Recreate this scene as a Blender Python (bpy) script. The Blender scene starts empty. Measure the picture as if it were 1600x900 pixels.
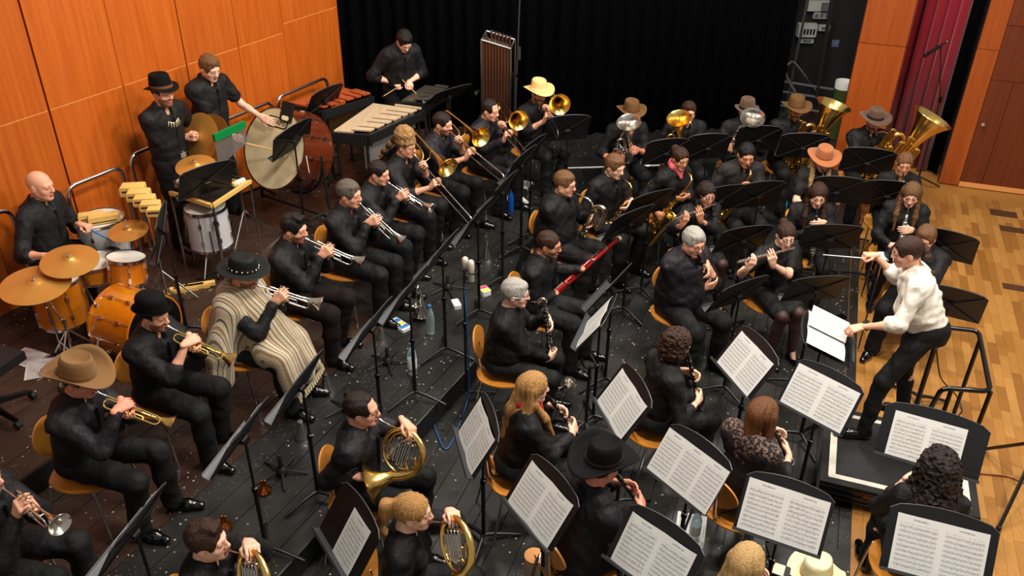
import bpy, math, random
import numpy as np
from mathutils import Vector, Matrix
random.seed(7); RNG = np.random.default_rng(7)
scene = bpy.context.scene
COL = scene.collection
V = Vector
# ------------------------------------------------------------------ camera (calibrated from the wall joints)
CAM_H = 4.7; FPX = 1354.0
_d = np.array([773-800, 2660-450, FPX]); _d /= np.linalg.norm(_d)
_up = -_d; _f = np.array([0, 0, 1.0]); _fh = _f-_up*_f.dot(_up); _fh /= np.linalg.norm(_fh)
CR = np.array([np.cross(_fh, _up), _fh, _up])          # camera axes (right, down, forward) -> world
cam = bpy.data.objects.new('camera', bpy.data.cameras.new('camera')); COL.objects.link(cam)
cam.data.sensor_width = 36; cam.data.lens = FPX/1600*36; cam.data.clip_end = 100
_m = Matrix.Identity(4)
for i in range(3):
    _m[i][0] = CR[i, 0]; _m[i][1] = -CR[i, 1]; _m[i][2] = -CR[i, 2]
_m.translation = (0, 0, CAM_H); cam.matrix_world = _m
scene.camera = cam
# ------------------------------------------------------------------ world, stage lights, exposure
w = bpy.data.worlds.new('hall_ambient'); scene.world = w; w.use_nodes = True
w.node_tree.nodes['Background'].inputs[0].default_value = (1.0, 0.93, 0.85, 1)
w.node_tree.nodes['Background'].inputs[1].default_value = 0.36
def area(loc, target, power, size, col=(1, .93, .84)):
    l = bpy.data.lights.new('stage_light', 'AREA'); l.energy = power; l.size = size; l.color = col; l.shape = 'DISK'
    o = bpy.data.objects.new('stage_light', l); COL.objects.link(o); o.location = loc
    o.rotation_euler = (V(target)-V(loc)).to_track_quat('-Z', 'Y').to_euler()
    return o
area((4.8, 4.2, 6.6), (-1.5, 6.2, 1.0), 290, .7)
area((3.2, 8.6, 6.8), (-1.0, 7.5, 1.0), 230, .7)
area((0.4, 3.8, 7.0), (0.2, 6.6, 0.8), 270, .9)
area((-0.4, 7.4, 7.0), (-1.6, 8.0, 0.9), 190, .8)
area((2.0, 6.6, 7.0), (2.2, 7.6, 0.8), 190, .8)
area((3.2, 2.8, 6.8), (3.0, 5.0, 0.6), 130, .8)
scene.view_settings.view_transform = 'Standard'; scene.view_settings.look = 'None'
scene.view_settings.exposure = -0.08; scene.view_settings.gamma = 1.0; scene.view_settings.use_curve_mapping = False
# ------------------------------------------------------------------ measuring helpers: image point + known height -> place in the hall
def ray(u, v):
    return V(CR@np.array([u-800, v-450, FPX]))
def P(u, v, z=0.0):
    r = ray(u, v); return V((0, 0, CAM_H))+r*((z-CAM_H)/r.z)
def ray_at(px, A, L, toward=None):
    r = ray(*px).normalized(); c = V((0, 0, CAM_H))-A
    b = r.dot(c); disc = b*b-(c.dot(c)-L*L)
    if disc <= 0: p = V((0, 0, CAM_H))-r*b; return A+(p-A).normalized()*L
    s = math.sqrt(disc); cand = [V((0, 0, CAM_H))+r*t for t in (-b-s, -b+s)]
    if toward is None: return cand[0]
    return max(cand, key=lambda p: (p-A).normalized().dot(toward))
def azv(az, z=0.0): a = math.radians(az); return V((math.sin(a), math.cos(a), z))
def lin(c): return tuple((x/255.0)**2.2 for x in c)+(1.0,)
def rotz(az): return Matrix.Rotation(-math.radians(az), 4, 'Z')
def frame(loc, y, up=(0, 0, 1)):
    y = V(y).normalized(); up = V(up); z = (up-y*up.dot(y)).normalized(); x = y.cross(z)
    m = Matrix((x, y, z)).transposed().to_4x4(); m.translation = loc; return m
# ------------------------------------------------------------------ materials
MATS = {}
def mat(name, rgb, rough=.5, metal=0.0, noise=None, bump=None, spec=.5, coat=0, dark=None, coords='Object', sheen=0, rnd=0, emis=None):
    """noise=(scale vec, amount, second colour) ; bump=(scale vec, strength)"""
    m = bpy.data.materials.new(name); m.use_nodes = True; nt = m.node_tree; b = nt.nodes['Principled BSDF']
    L = nt.links.new; N = nt.nodes.new
    b.inputs['Base Color'].default_value = lin(rgb); b.inputs['Roughness'].default_value = rough; b.inputs['Metallic'].default_value = metal
    b.inputs['Specular IOR Level'].default_value = spec; b.inputs['Coat Weight'].default_value = coat
    if sheen: b.inputs['Sheen Weight'].default_value = sheen
    tc = N('ShaderNodeTexCoord')
    def tex(scale, detail=4):
        mp = N('ShaderNodeMapping'); L(tc.outputs[coords], mp.inputs[0]); mp.inputs['Scale'].default_value = scale
        n = N('ShaderNodeTexNoise'); n.inputs['Scale'].default_value = 1.0; n.inputs['Detail'].default_value = detail; L(mp.outputs[0], n.inputs['Vector'])
        if rnd:
            oi = N('ShaderNodeObjectInfo'); ml = N('ShaderNodeMath'); ml.operation = 'MULTIPLY'; ml.inputs[1].default_value = 37.0
            L(oi.outputs['Random'], ml.inputs[0]); cb = N('ShaderNodeCombineXYZ'); L(ml.outputs[0], cb.inputs[0]); L(ml.outputs[0], cb.inputs[1]); L(cb.outputs[0], mp.inputs['Location'])
        return n
    if noise:
        n = tex(noise[0]); r = N('ShaderNodeValToRGB'); r.color_ramp.elements[0].position = .5-noise[1]; r.color_ramp.elements[1].position = .5+noise[1]
        r.color_ramp.elements[0].color = lin(noise[2]); r.color_ramp.elements[1].color = lin(rgb); L(n.outputs[0], r.inputs[0])
        out = r.outputs[0]
        if rnd:
            hs = N('ShaderNodeHueSaturation'); oi = N('ShaderNodeObjectInfo'); mr = N('ShaderNodeMapRange'); mr.inputs['To Min'].default_value = 1-rnd; mr.inputs['To Max'].default_value = 1+rnd
            L(oi.outputs['Random'], mr.inputs[0]); L(mr.outputs[0], hs.inputs['Value']); L(out, hs.inputs['Color']); out = hs.outputs[0]
        L(out, b.inputs['Base Color'])
    if bump:
        n = tex(bump[0]); bp = N('ShaderNodeBump'); bp.inputs['Strength'].default_value = bump[1]; bp.inputs['Distance'].default_value = bump[2] if len(bump) > 2 else .01
        L(n.outputs[0], bp.inputs['Height']); L(bp.outputs[0], b.inputs['Normal'])
    if emis: b.inputs['Emission Color'].default_value = lin(emis[0]); b.inputs['Emission Strength'].default_value = emis[1]
    MATS[name] = m; return m
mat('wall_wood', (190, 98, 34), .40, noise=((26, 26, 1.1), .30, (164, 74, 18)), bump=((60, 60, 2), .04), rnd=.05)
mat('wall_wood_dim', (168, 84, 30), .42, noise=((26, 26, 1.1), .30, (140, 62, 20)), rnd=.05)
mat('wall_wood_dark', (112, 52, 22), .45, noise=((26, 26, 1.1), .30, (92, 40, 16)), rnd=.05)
mat('joint_dark', (46, 12, 8), .8)
mat('joint_light', (222, 150, 84), .6)
mat('black_drape', (8, 8, 10), .95, spec=.06)
mat('red_drape', (150, 14, 40), .75, spec=.3, sheen=.3, noise=((3, 3, .4), .4, (118, 8, 30)))
mat('matte_black', (14, 14, 15), .6)
mat('gloss_black', (10, 10, 11), .25)
mat('stand_black', (17, 17, 18), .42, spec=.5)
mat('stand_grey', (66, 68, 70), .4, metal=.3)
mat('chrome', (205, 205, 208), .16, metal=1)
mat('steel', (150, 150, 152), .32, metal=1)
mat('alu', (190, 190, 190), .4, metal=.8)
mat('gold_brass', (240, 208, 130), .22, metal=1, noise=((18, 18, 18), .3, (226, 182, 96)))
mat('gold_brass_dull', (214, 186, 130), .27, metal=1, noise=((18, 18, 18), .3, (176, 142, 90)))
mat('silver_plate', (232, 228, 220), .2, metal=1, noise=((14, 14, 14), .3, (190, 184, 176)))
mat('silver_gold', (228, 216, 188), .24, metal=1, noise=((14, 14, 14), .3, (196, 176, 136)))
mat('rose_brass', (214, 134, 66), .2, metal=1)
mat('bell_inside', (232, 180, 84), .25, metal=1)
mat('ebony', (16, 14, 14), .3, spec=.5)
mat('bassoon_red', (138, 20, 16), .22, coat=.5, noise=((6, 6, 40), .4, (104, 12, 10)))
mat('ivory', (232, 216, 178), .4)
mat('plywood', (214, 142, 62), .38, noise=((40, 3, 40), .35, (196, 122, 44)), coat=.2)
mat('plywood_edge', (176, 112, 56), .5)
mat('paper', (226, 226, 222), .8)
mat('skin_light', (226, 168, 138), .5, noise=((9, 9, 9), .35, (214, 148, 118)), spec=.4)
mat('skin_fair', (236, 188, 160), .5, noise=((9, 9, 9), .35, (226, 168, 142)), spec=.4)
mat('skin_warm', (204, 144, 110), .5, noise=((9, 9, 9), .35, (190, 126, 94)), spec=.4)
mat('skin_red', (222, 150, 124), .5, noise=((9, 9, 9), .35, (206, 124, 100)), spec=.4)
mat('lips', (186, 102, 92), .5)
mat('eye_white', (176, 158, 148), .3)
mat('iris', (40, 26, 20), .3)
mat('cloth_black', (25, 24, 26), .7, bump=((13, 13, 7), .8, .035), spec=.32, noise=((5, 5, 5), .4, (18, 17, 19)))
mat('cloth_aubergine', (33, 28, 36), .65, bump=((13, 13, 7), .8, .035), spec=.36, noise=((5, 5, 5), .4, (18, 15, 20)))
mat('cloth_charcoal', (40, 36, 35), .7, bump=((13, 13, 7), .8, .035), spec=.32, noise=((5, 5, 5), .4, (30, 27, 26)))
mat('cloth_white', (226, 220, 206), .8, bump=((13, 13, 7), .7, .03), spec=.25)
mat('trouser_black', (21, 21, 22), .75, bump=((12, 12, 6), .7, .03), spec=.28)
mat('trouser_brown', (30, 22, 21), .88, bump=((20, 20, 10), .25), spec=.2)
mat('tights', (58, 36, 32), .6)
mat('shoe_black', (10, 10, 10), .18, coat=.4)
mat('scarf_pink', (222, 98, 104), .8, bump=((40, 40, 40), .3))
mat('scarf_red', (196, 30, 52), .8, bump=((40, 40, 40), .3))
mat('felt_black', (13, 13, 14), .85, spec=.2)
mat('felt_olive', (24, 27, 25), .7, spec=.25)
mat('felt_tan', (128, 92, 52), .9, sheen=.1, noise=((8, 8, 8), .4, (112, 78, 42)))
mat('felt_brown', (92, 66, 46), .9, sheen=.2, noise=((8, 8, 8), .4, (76, 52, 36)))
mat('felt_khaki', (104, 74, 36), .9, noise=((8, 8, 8), .4, (88, 60, 28)))
mat('felt_rust', (168, 100, 56), .9, sheen=.2, noise=((8, 8, 8), .4, (150, 86, 46)))
mat('straw', (236, 206, 140), .8, noise=((60, 60, 60), .3, (216, 176, 104)), bump=((90, 90, 90), .4))
mat('straw_pale', (238, 226, 178), .8, bump=((60, 60, 60), .3))
mat('band_dark', (40, 20, 16), .7)
mat('band_brown', (110, 66, 40), .7)
mat('fur', (172, 134, 84), .95, noise=((30, 30, 30), .25, (112, 78, 44)), bump=((60, 60, 60), .8))
mat('fur_dark', (66, 46, 34), .95, noise=((30, 30, 30), .25, (40, 28, 20)), bump=((60, 60, 60), .8))
def hairmat(n, a, b): mat(n, a, .45, noise=((110, 110, 9), .35, b), bump=((170, 170, 12), 1.0), spec=.4)
hairmat('hair_black', (22, 18, 17), (12, 10, 9)); hairmat('hair_brown', (66, 42, 28), (40, 24, 16)); hairmat('hair_dark', (42, 28, 22), (24, 16, 12))
hairmat('hair_light', (124, 88, 56), (84, 56, 34)); hairmat('hair_blond', (192, 146, 86), (138, 94, 50)); hairmat('hair_pale', (208, 172, 116), (164, 124, 74))
hairmat('hair_grey', (186, 182, 174), (132, 126, 118)); hairmat('hair_salt', (112, 102, 92), (66, 58, 50)); hairmat('hair_red', (120, 76, 46), (82, 48, 26))
mat('beard', (128, 84, 66), .8); mat('lens', (200, 205, 205), .1)
mat('star_metal', (232, 226, 210), .3, metal=.8); mat('star_gold', (236, 200, 110), .35, metal=.8)
mat('bone', (226, 216, 166), .6)
mat('rubber', (18, 18, 18), .8)
mat('bottle_blue', (30, 92, 186), .3, metal=.4); mat('bottle_teal', (44, 150, 176), .25)
mat('clear_plastic', (196, 220, 226), .08, spec=.6); MATS['clear_plastic'].node_tree.nodes['Principled BSDF'].inputs['Transmission Weight'].default_value = .75
mat('label_white', (226, 230, 230), .6); mat('label_yellow', (236, 214, 70), .5); mat('label_pink', (220, 80, 100), .5); mat('label_blue', (60, 120, 190), .5)
mat('cable_blue', (44, 84, 140), .5); mat('cable_black', (12, 12, 12), .5); mat('cable_red', (130, 40, 30), .5)
mat('mic_cream', (206, 196, 180), .4, metal=.2)
mat('tape_white', (226, 220, 206), .7, noise=((9, 9, 9), .2, (196, 188, 172)))
mat('copper_mute', (206, 122, 62), .22, metal=1); mat('mute_maroon', (66, 28, 34), .5); mat('mute_alu', (206, 202, 196), .25, metal=1)
# drums
mat('drum_amber', (214, 132, 26), .2, coat=.6, noise=((4, 4, 3), .3, (190, 88, 12)))
mat('drum_white', (206, 204, 204), .35, noise=((120, 120, 120), .3, (170, 168, 170)))
mat('drum_brown', (104, 48, 26), .25, coat=.5, noise=((14, 14, 3), .3, (74, 32, 18)))
mat('head_calf', (226, 208, 164), .6, noise=((5, 5, 5), .25, (204, 186, 144)))
mat('head_white', (224, 220, 210), .5)
mat('head_black', (14, 14, 16), .35)
mat('cymbal', (206, 150, 76), .40, metal=.55, noise=((3, 3, 3), .3, (186, 128, 58)), bump=((2, 2, 2), .02))
mat('block_wood', (226, 186, 108), .5, noise=((5, 40, 40), .3, (206, 162, 84)))
mat('bar_tan', (200, 178, 148), .4, noise=((30, 4, 30), .3, (182, 158, 126)))
mat('bar_rose', (176, 88, 50), .4, noise=((30, 4, 30), .3, (150, 66, 36)))
mat('bar_steel', (92, 88, 80), .35, metal=.6)
mat('tube_bronze', (120, 82, 66), .3, metal=.8)
mat('green_bar', (14, 120, 62), .35)
mat('wing_grey', (92, 96, 98), .6); mat('wing_dark', (16, 18, 19), .8); mat('box_grey', (176, 178, 172), .5); mat('bucket_green', (58, 68, 26), .6)
mat('plate_brown', (84, 54, 30), .6, noise=((60, 6, 6), .3, (64, 40, 22)))
mat('stick_blue', (36, 110, 170), .4); mat('stick_wood', (216, 174, 112), .5); mat('felt_white', (232, 222, 202), .9)
mat('screen_dark', (12, 13, 15), .15)
mat('watch', (16, 16, 18), .3)
# special node materials -------------------------------------------------------
def floor_paint(name, c0, c1):
    m = bpy.data.materials.new(name); m.use_nodes = True; nt = m.node_tree; b = nt.nodes['Principled BSDF']; L = nt.links.new; N = nt.nodes.new
    tc = N('ShaderNodeNewGeometry')
    def noise(sc, det, vec=None, dim=None):
        mp = N('ShaderNodeMapping'); L(tc.outputs['Position'], mp.inputs[0]); mp.inputs['Scale'].default_value = sc
        n = N('ShaderNodeTexNoise'); n.inputs['Scale'].default_value = 1; n.inputs['Detail'].default_value = det; L(mp.outputs[0], n.inputs['Vector']); return n
    def ramp(n, p0, c0, p1, c1):
        r = N('ShaderNodeValToRGB'); r.color_ramp.elements[0].position = p0; r.color_ramp.elements[1].position = p1
        r.color_ramp.elements[0].color = c0; r.color_ramp.elements[1].color = c1; L(n, r.inputs[0]); return r.outputs[0]
    base = ramp(noise((.9, .9, .9), 3).outputs[0], .38, lin(c0), .62, lin(c1))
    scr = ramp(noise((5, 40, 5), 6).outputs[0], .66, (0, 0, 0, 1), .76, (1, 1, 1, 1))
    chip = N('ShaderNodeTexVoronoi'); chip.inputs['Scale'].default_value = 17; L(tc.outputs['Position'], chip.inputs['Vector'])
    ch = ramp(chip.outputs['Distance'], .095, (1, 1, 1, 1), .13, (0, 0, 0, 1))
    msk = ramp(noise((2.2, 2.2, 2.2), 2).outputs[0], .47, (0, 0, 0, 1), .56, (1, 1, 1, 1))
    chip2 = N('ShaderNodeTexVoronoi'); chip2.inputs['Scale'].default_value = 41; L(tc.outputs['Position'], chip2.inputs['Vector'])
    ch2 = ramp(chip2.outputs['Distance'], .12, (1, 1, 1, 1), .16, (0, 0, 0, 1))
    msk2 = ramp(noise((1.7, 2.4, 2.2), 3).outputs[0], .47, (0, 0, 0, 1), .56, (1, 1, 1, 1))
    def mul(a, c):
        q = N('ShaderNodeMix'); q.data_type = 'RGBA'; q.blend_type = 'MULTIPLY'; q.inputs[0].default_value = 1; L(a, q.inputs[6]); L(c, q.inputs[7]); return q.outputs[2]
    def mixc(f, a, col):
        q = N('ShaderNodeMix'); q.data_type = 'RGBA'; L(f, q.inputs[0]); L(a, q.inputs[6]); q.inputs[7].default_value = col; return q.outputs[2]
    c = mixc(scr, base, lin((70, 69, 66))); c = mixc(mul(ch, msk), c, lin((190, 180, 156))); c = mixc(mul(ch2, msk2), c, lin((120, 112, 98)))
    L(c, b.inputs['Base Color']); b.inputs['Roughness'].default_value = .38; b.inputs['Specular IOR Level'].default_value = .45
    rr = ramp(noise((3, 3, 3), 4).outputs[0], .3, (.3, .3, .3, 1), .7, (.55, .55, .55, 1)); L(rr, b.inputs['Roughness'])
    MATS[name] = m
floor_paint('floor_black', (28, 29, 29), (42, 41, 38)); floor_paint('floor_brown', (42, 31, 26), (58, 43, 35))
def parquet():
    m = bpy.data.materials.new('parquet_oak'); m.use_nodes = True; nt = m.node_tree; b = nt.nodes['Principled BSDF']; L = nt.links.new; N = nt.nodes.new
    oi = N('ShaderNodeObjectInfo'); ge = N('ShaderNodeNewGeometry'); ad = N('ShaderNodeMath'); ad.operation = 'ADD'; L(oi.outputs['Random'], ad.inputs[0]); L(ge.outputs['Random Per Island'], ad.inputs[1])
    fr = N('ShaderNodeMath'); fr.operation = 'FRACT'; L(ad.outputs[0], fr.inputs[0])
    r = N('ShaderNodeValToRGB'); L(fr.outputs[0], r.inputs[0]); e = r.color_ramp.elements
    e[0].color = lin((164, 112, 54)); e[1].color = lin((190, 136, 72)); x = e.new(.5); x.color = lin((178, 124, 62)); x = e.new(.12); x.color = lin((148, 98, 46))
    mp = N('ShaderNodeMapping'); mp.inputs['Rotation'].default_value = (0, 0, math.radians(19.3)); mp.inputs['Scale'].default_value = (70, 5, 5); L(ge.outputs['Position'], mp.inputs[0])
    n = N('ShaderNodeTexNoise'); n.inputs['Scale'].default_value = 1; n.inputs['Detail'].default_value = 3; L(mp.outputs[0], n.inputs['Vector'])
    q = N('ShaderNodeMix'); q.data_type = 'RGBA'; q.blend_type = 'MULTIPLY'; q.inputs[0].default_value = .35; L(r.outputs[0], q.inputs[6]); L(n.outputs[0], q.inputs[7])
    L(q.outputs[2], b.inputs['Base Color']); b.inputs['Roughness'].default_value = .34; MATS['parquet_oak'] = m
parquet()
def sheet():
    m = bpy.data.materials.new('sheet_print'); m.use_nodes = True; nt = m.node_tree; b = nt.nodes['Principled BSDF']; L = nt.links.new; N = nt.nodes.new
    uv = N('ShaderNodeUVMap'); sp = N('ShaderNodeSeparateXYZ'); L(uv.outputs[0], sp.inputs[0]); oi = N('ShaderNodeObjectInfo')
    def mth(op, a, c=None):
        q = N('ShaderNodeMath'); q.operation = op
        for i, s in enumerate((a, c)):
            if s is None: continue
            if isinstance(s, (int, float)): q.inputs[i].default_value = s
            else: L(s, q.inputs[i])
        return q.outputs[0]
    u, v = sp.outputs[0], sp.outputs[1]
    def band(x, a, c): return mth('MULTIPLY', mth('GREATER_THAN', x, a), mth('LESS_THAN', x, c))
    st = mth('FRACT', mth('MULTIPLY', v, 12.0))
    staff = mth('MULTIPLY', band(st, .28, .72), mth('MULTIPLY', band(u, .07, .93), band(v, .06, .86)))
    cb = N('ShaderNodeCombineXYZ'); L(mth('MULTIPLY', u, 60), cb.inputs[0]); L(mth('MULTIPLY', v, 44), cb.inputs[1]); L(mth('MULTIPLY', oi.outputs['Random'], 50), cb.inputs[2])
    n = N('ShaderNodeTexNoise'); n.inputs['Scale'].default_value = 1; n.inputs['Detail'].default_value = 1; L(cb.outputs[0], n.inputs['Vector'])
    notes = mth('GREATER_THAN', n.outputs[0], .56)
    lines = mth('LESS_THAN', mth('FRACT', mth('MULTIPLY', v, 12*11.0)), .30)
    wide = mth('MULTIPLY', band(st, .08, .92), mth('MULTIPLY', band(u, .09, .91), band(v, .06, .86)))
    ink = mth('ADD', mth('MULTIPLY', staff, mth('ADD', mth('MULTIPLY', lines, .45), .12)), mth('MULTIPLY', mth('MULTIPLY', wide, notes), .42))
    title = mth('MULTIPLY', mth('MULTIPLY', band(v, .915, .945), band(u, .34, .68)), mth('GREATER_THAN', n.outputs[0], .44))
    ink = mth('MINIMUM', mth('ADD', ink, mth('MULTIPLY', title, .6)), .85)
    q = N('ShaderNodeMix'); q.data_type = 'RGBA'; L(ink, q.inputs[0]); q.inputs[6].default_value = lin((208, 207, 203)); q.inputs[7].default_value = lin((60, 60, 64))
    L(q.outputs[2], b.inputs['Base Color']); b.inputs['Roughness'].default_value = .75; b.inputs['Specular IOR Level'].default_value = .2; MATS['sheet_print'] = m
sheet()
def stripes():
    m = bpy.data.materials.new('poncho_stripes'); m.use_nodes = True; nt = m.node_tree; b = nt.nodes['Principled BSDF']; L = nt.links.new; N = nt.nodes.new
    tc = N('ShaderNodeTexCoord'); sp = N('ShaderNodeSeparateXYZ'); n0 = N('ShaderNodeTexNoise'); n0.inputs['Scale'].default_value = 2.2; L(tc.outputs['Object'], n0.inputs['Vector'])
    L(tc.outputs['Object'], sp.inputs[0])
    a = N('ShaderNodeMath'); a.operation = 'MULTIPLY_ADD'; a.inputs[1].default_value = 1.0; L(sp.outputs[0], a.inputs[0])
    k = N('ShaderNodeMath'); k.operation = 'MULTIPLY'; k.inputs[1].default_value = .025; L(n0.outputs[0], k.inputs[0]); L(k.outputs[0], a.inputs[2])
    s = N('ShaderNodeMath'); s.operation = 'MULTIPLY'; s.inputs[1].default_value = 10.5; L(a.outputs[0], s.inputs[0])
    f = N('ShaderNodeMath'); f.operation = 'FRACT'; L(s.outputs[0], f.inputs[0])
    r = N('ShaderNodeValToRGB'); r.color_ramp.interpolation = 'CONSTANT'; L(f.outputs[0], r.inputs[0]); e = r.color_ramp.elements
    cs = [(0, (176, 160, 132)), (.14, (84, 68, 56)), (.20, (186, 172, 146)), (.36, (132, 104, 72)), (.50, (166, 148, 118)), (.62, (70, 56, 48)), (.67, (190, 178, 152)), (.86, (112, 92, 72)), (.93, (176, 160, 132))]
    e[0].color = lin(cs[0][1]); e[1].position = cs[1][0]; e[1].color = lin(cs[1][1])
    for p, c in cs[2:]: x = e.new(p); x.color = lin(c)
    L(r.outputs[0], b.inputs['Base Color']); b.inputs['Roughness'].default_value = .95; b.inputs['Sheen Weight'].default_value = .3
    n = N('ShaderNodeTexNoise'); n.inputs['Scale'].default_value = 60; L(tc.outputs['Object'], n.inputs['Vector']); bp = N('ShaderNodeBump'); bp.inputs['Strength'].default_value = .4; bp.inputs['Distance'].default_value = .01
    L(n.outputs[0], bp.inputs['Height']); L(bp.outputs[0], b.inputs['Normal']); MATS['poncho_stripes'] = m
stripes()
def lace():
    m = mat('lace', (26, 20, 22), .8); nt = m.node_tree; b = nt.nodes['Principled BSDF']; L = nt.links.new; N = nt.nodes.new
    tc = N('ShaderNodeTexCoord'); v = N('ShaderNodeTexNoise'); v.inputs['Scale'].default_value = 62; v.inputs['Detail'].default_value = 1; L(tc.outputs['Object'], v.inputs['Vector'])
    r = N('ShaderNodeValToRGB'); r.color_ramp.elements[0].position = .5; r.color_ramp.elements[1].position = .56; r.color_ramp.elements[0].color = lin((20, 16, 18)); r.color_ramp.elements[1].color = lin((124, 94, 82)); L(v.outputs[0], r.inputs[0])
    L(r.outputs[0], b.inputs['Base Color'])
lace()
# ------------------------------------------------------------------ mesh building
def catmull(pts, sub=5, closed=False):
    pts = [V(p) for p in pts]; n = len(pts); out = []
    for i in range(n if closed else n-1):
        p0 = pts[(i-1) % n] if closed or i > 0 else pts[0]*2-pts[1]
        p1 = pts[i]; p2 = pts[(i+1) % n]
        p3 = pts[(i+2) % n] if closed or i+2 < n else pts[-1]*2-pts[-2]
        for k in range(sub):
            t = k/sub; out.append(.5*((2*p1)+(p2-p0)*t+(2*p0-5*p1+4*p2-p3)*t*t+(3*p1-p0-3*p2+p3)*t**3))
    if not closed: out.append(pts[-1])
    return out
class MB:
    def __init__(s): s.v = []; s.f = []; s.uv = None
    def add(s, vs, fs, M=None):
        o = len(s.v); s.v += [tuple(M@V(p)) if M else tuple(p) for p in vs]; s.f += [tuple(i+o for i in f) for f in fs]; return s
    def box(s, c, d, M=None):
        x, y, z = d[0]/2, d[1]/2, d[2]/2; c = V(c)
        vs = [c+V((a*x, b*y, e*z)) for e in (-1, 1) for b in (-1, 1) for a in (-1, 1)]
        return s.add(vs, [(0, 2, 3, 1), (4, 5, 7, 6), (0, 1, 5, 4), (2, 6, 7, 3), (0, 4, 6, 2), (1, 3, 7, 5)], M)
    def tube(s, pts, r, n=8, M=None, closed=False, sx=1.0, caps=True):
        pts = [V(p) for p in pts]; m = len(pts); rs = r if isinstance(r, (list, tuple)) else [r]*m
        T = []
        for i in range(m):
            a = pts[(i-1) % m] if closed or i > 0 else pts[i]; b = pts[(i+1) % m] if closed or i < m-1 else pts[i]
            t = b-a; T.append(t.normalized() if t.length > 1e-9 else V((0, 0, 1)))
        ref = V((0, 0, 1)) if abs(T[0].z) < .9 else V((1, 0, 0)); nx = (ref-T[0]*ref.dot(T[0])).normalized(); vs = []
        for i in range(m):
            nx = (nx-T[i]*nx.dot(T[i])); nx = nx.normalized() if nx.length > 1e-9 else V((1, 0, 0)); ny = T[i].cross(nx)
            for k in range(n):
                a = 2*math.pi*k/n; vs.append(pts[i]+(nx*math.cos(a)*sx+ny*math.sin(a))*rs[i])
        fs = []
        for i in range(m if closed else m-1):
            j = (i+1) % m
            for k in range(n): fs.append((i*n+k, i*n+(k+1) % n, j*n+(k+1) % n, j*n+k))
        if caps and not closed: fs.append(tuple(range(n-1, -1, -1))); fs.append(tuple((m-1)*n+k for k in range(n)))
        return s.add(vs, fs, M)
    def lathe(s, prof, n=16, M=None, caps=True):
        vs = []; fs = []
        for r, z in prof:
            for k in range(n): a = 2*math.pi*k/n; vs.append((r*math.cos(a), r*math.sin(a), z))
        for i in range(len(prof)-1):
            for k in range(n): fs.append((i*n+k, i*n+(k+1) % n, (i+1)*n+(k+1) % n, (i+1)*n+k))
        if caps and prof[0][0] > .0012: fs.append(tuple(range(n-1, -1, -1)))
        if caps and prof[-1][0] > .0012: fs.append(tuple((len(prof)-1)*n+k for k in range(n)))
        return s.add(vs, fs, M)
    def prism(s, outline, t, M=None):
        """outline in xz, thickness t along y (from 0 to t)"""
        n = len(outline); vs = [(x, 0, z) for x, z in outline]+[(x, t, z) for x, z in outline]
        fs = [tuple(range(n)), tuple(range(2*n-1, n-1, -1))]+[(i, i+n, (i+1) % n+n, (i+1) % n) for i in range(n)]
        return s.add(vs, fs, M)
    def mesh(s, name, m, ang=.7):
        me = bpy.data.meshes.new(name); me.from_pydata(s.v, [], s.f); me.shade_smooth(); me.set_sharp_from_angle(angle=ang)
        for mm in (m if isinstance(m, (list, tuple)) else [m]): me.materials.append(MATS[mm])
        return me
    def build(s, name, m, parent=None, M=None, ang=.7):
        return ob(name, s.mesh(name, m, ang), parent, M)
def _bw(s, name, m, parent, ang=.7): return s.build(name, m, parent, parent.matrix_basis.inverted(), ang)   # vertices given in hall coordinates
MB.buildw = _bw
def ob(name, me, parent=None, M=None):
    o = bpy.data.objects.new(name, me); COL.objects.link(o)
    if parent: o.parent = parent
    if M is not None:
        if parent: o.matrix_basis = M
        else: o.matrix_world = M
    return o
def tag(o, label, cat, group=None):
    o['label'] = label; o['category'] = cat
    if group: o['group'] = group
    return o
def thing(name, label, cat, M=None, group=None):
    o = bpy.data.objects.new(name, None); o.empty_display_size = .05; COL.objects.link(o)
    if M is not None: o.matrix_world = M
    return tag(o, label, cat, group)
def struct(o): o['kind'] = 'structure'; return o
def T(x, y, z): return Matrix.Translation((x, y, z))
def RX(a): return Matrix.Rotation(math.radians(a), 4, 'X')
def RY(a): return Matrix.Rotation(math.radians(a), 4, 'Y')
def RZ(a): return Matrix.Rotation(math.radians(a), 4, 'Z')
def copy_tree(o, parent=None):
    c = o.copy(); COL.objects.link(c)
    if parent: c.parent = parent
    for ch in list(o.children): copy_tree(ch, c)
    return c
def arc(c, r, a0, a1, n, ax='yz'):
    out = []
    for i in range(n+1):
        a = math.radians(a0+(a1-a0)*i/n); q = [0, 0, 0]; q['xyz'.index(ax[0])] = math.cos(a)*r; q['xyz'.index(ax[1])] = math.sin(a)*r; out.append(V(c)+V(q))
    return out
def bell(mb, r0, r1, L, M, n=24, wall=.0018, p=3.2):
    """flared bell along local z from 0 (r0) to L (r1): outside, rim, inside"""
    out = []; k = 14
    for i in range(k+1):
        t = i/k; out.append((r0+(r1-r0)*(.12*t+.88*t**p if p > 1.5 else t), L*t))
    inn = [(max(r-wall, .001), z) for r, z in reversed(out)]
    mb.lathe(out+[(r1+.002, L), (r1+.001, L+.003)]+inn, n, M); return mb
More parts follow.
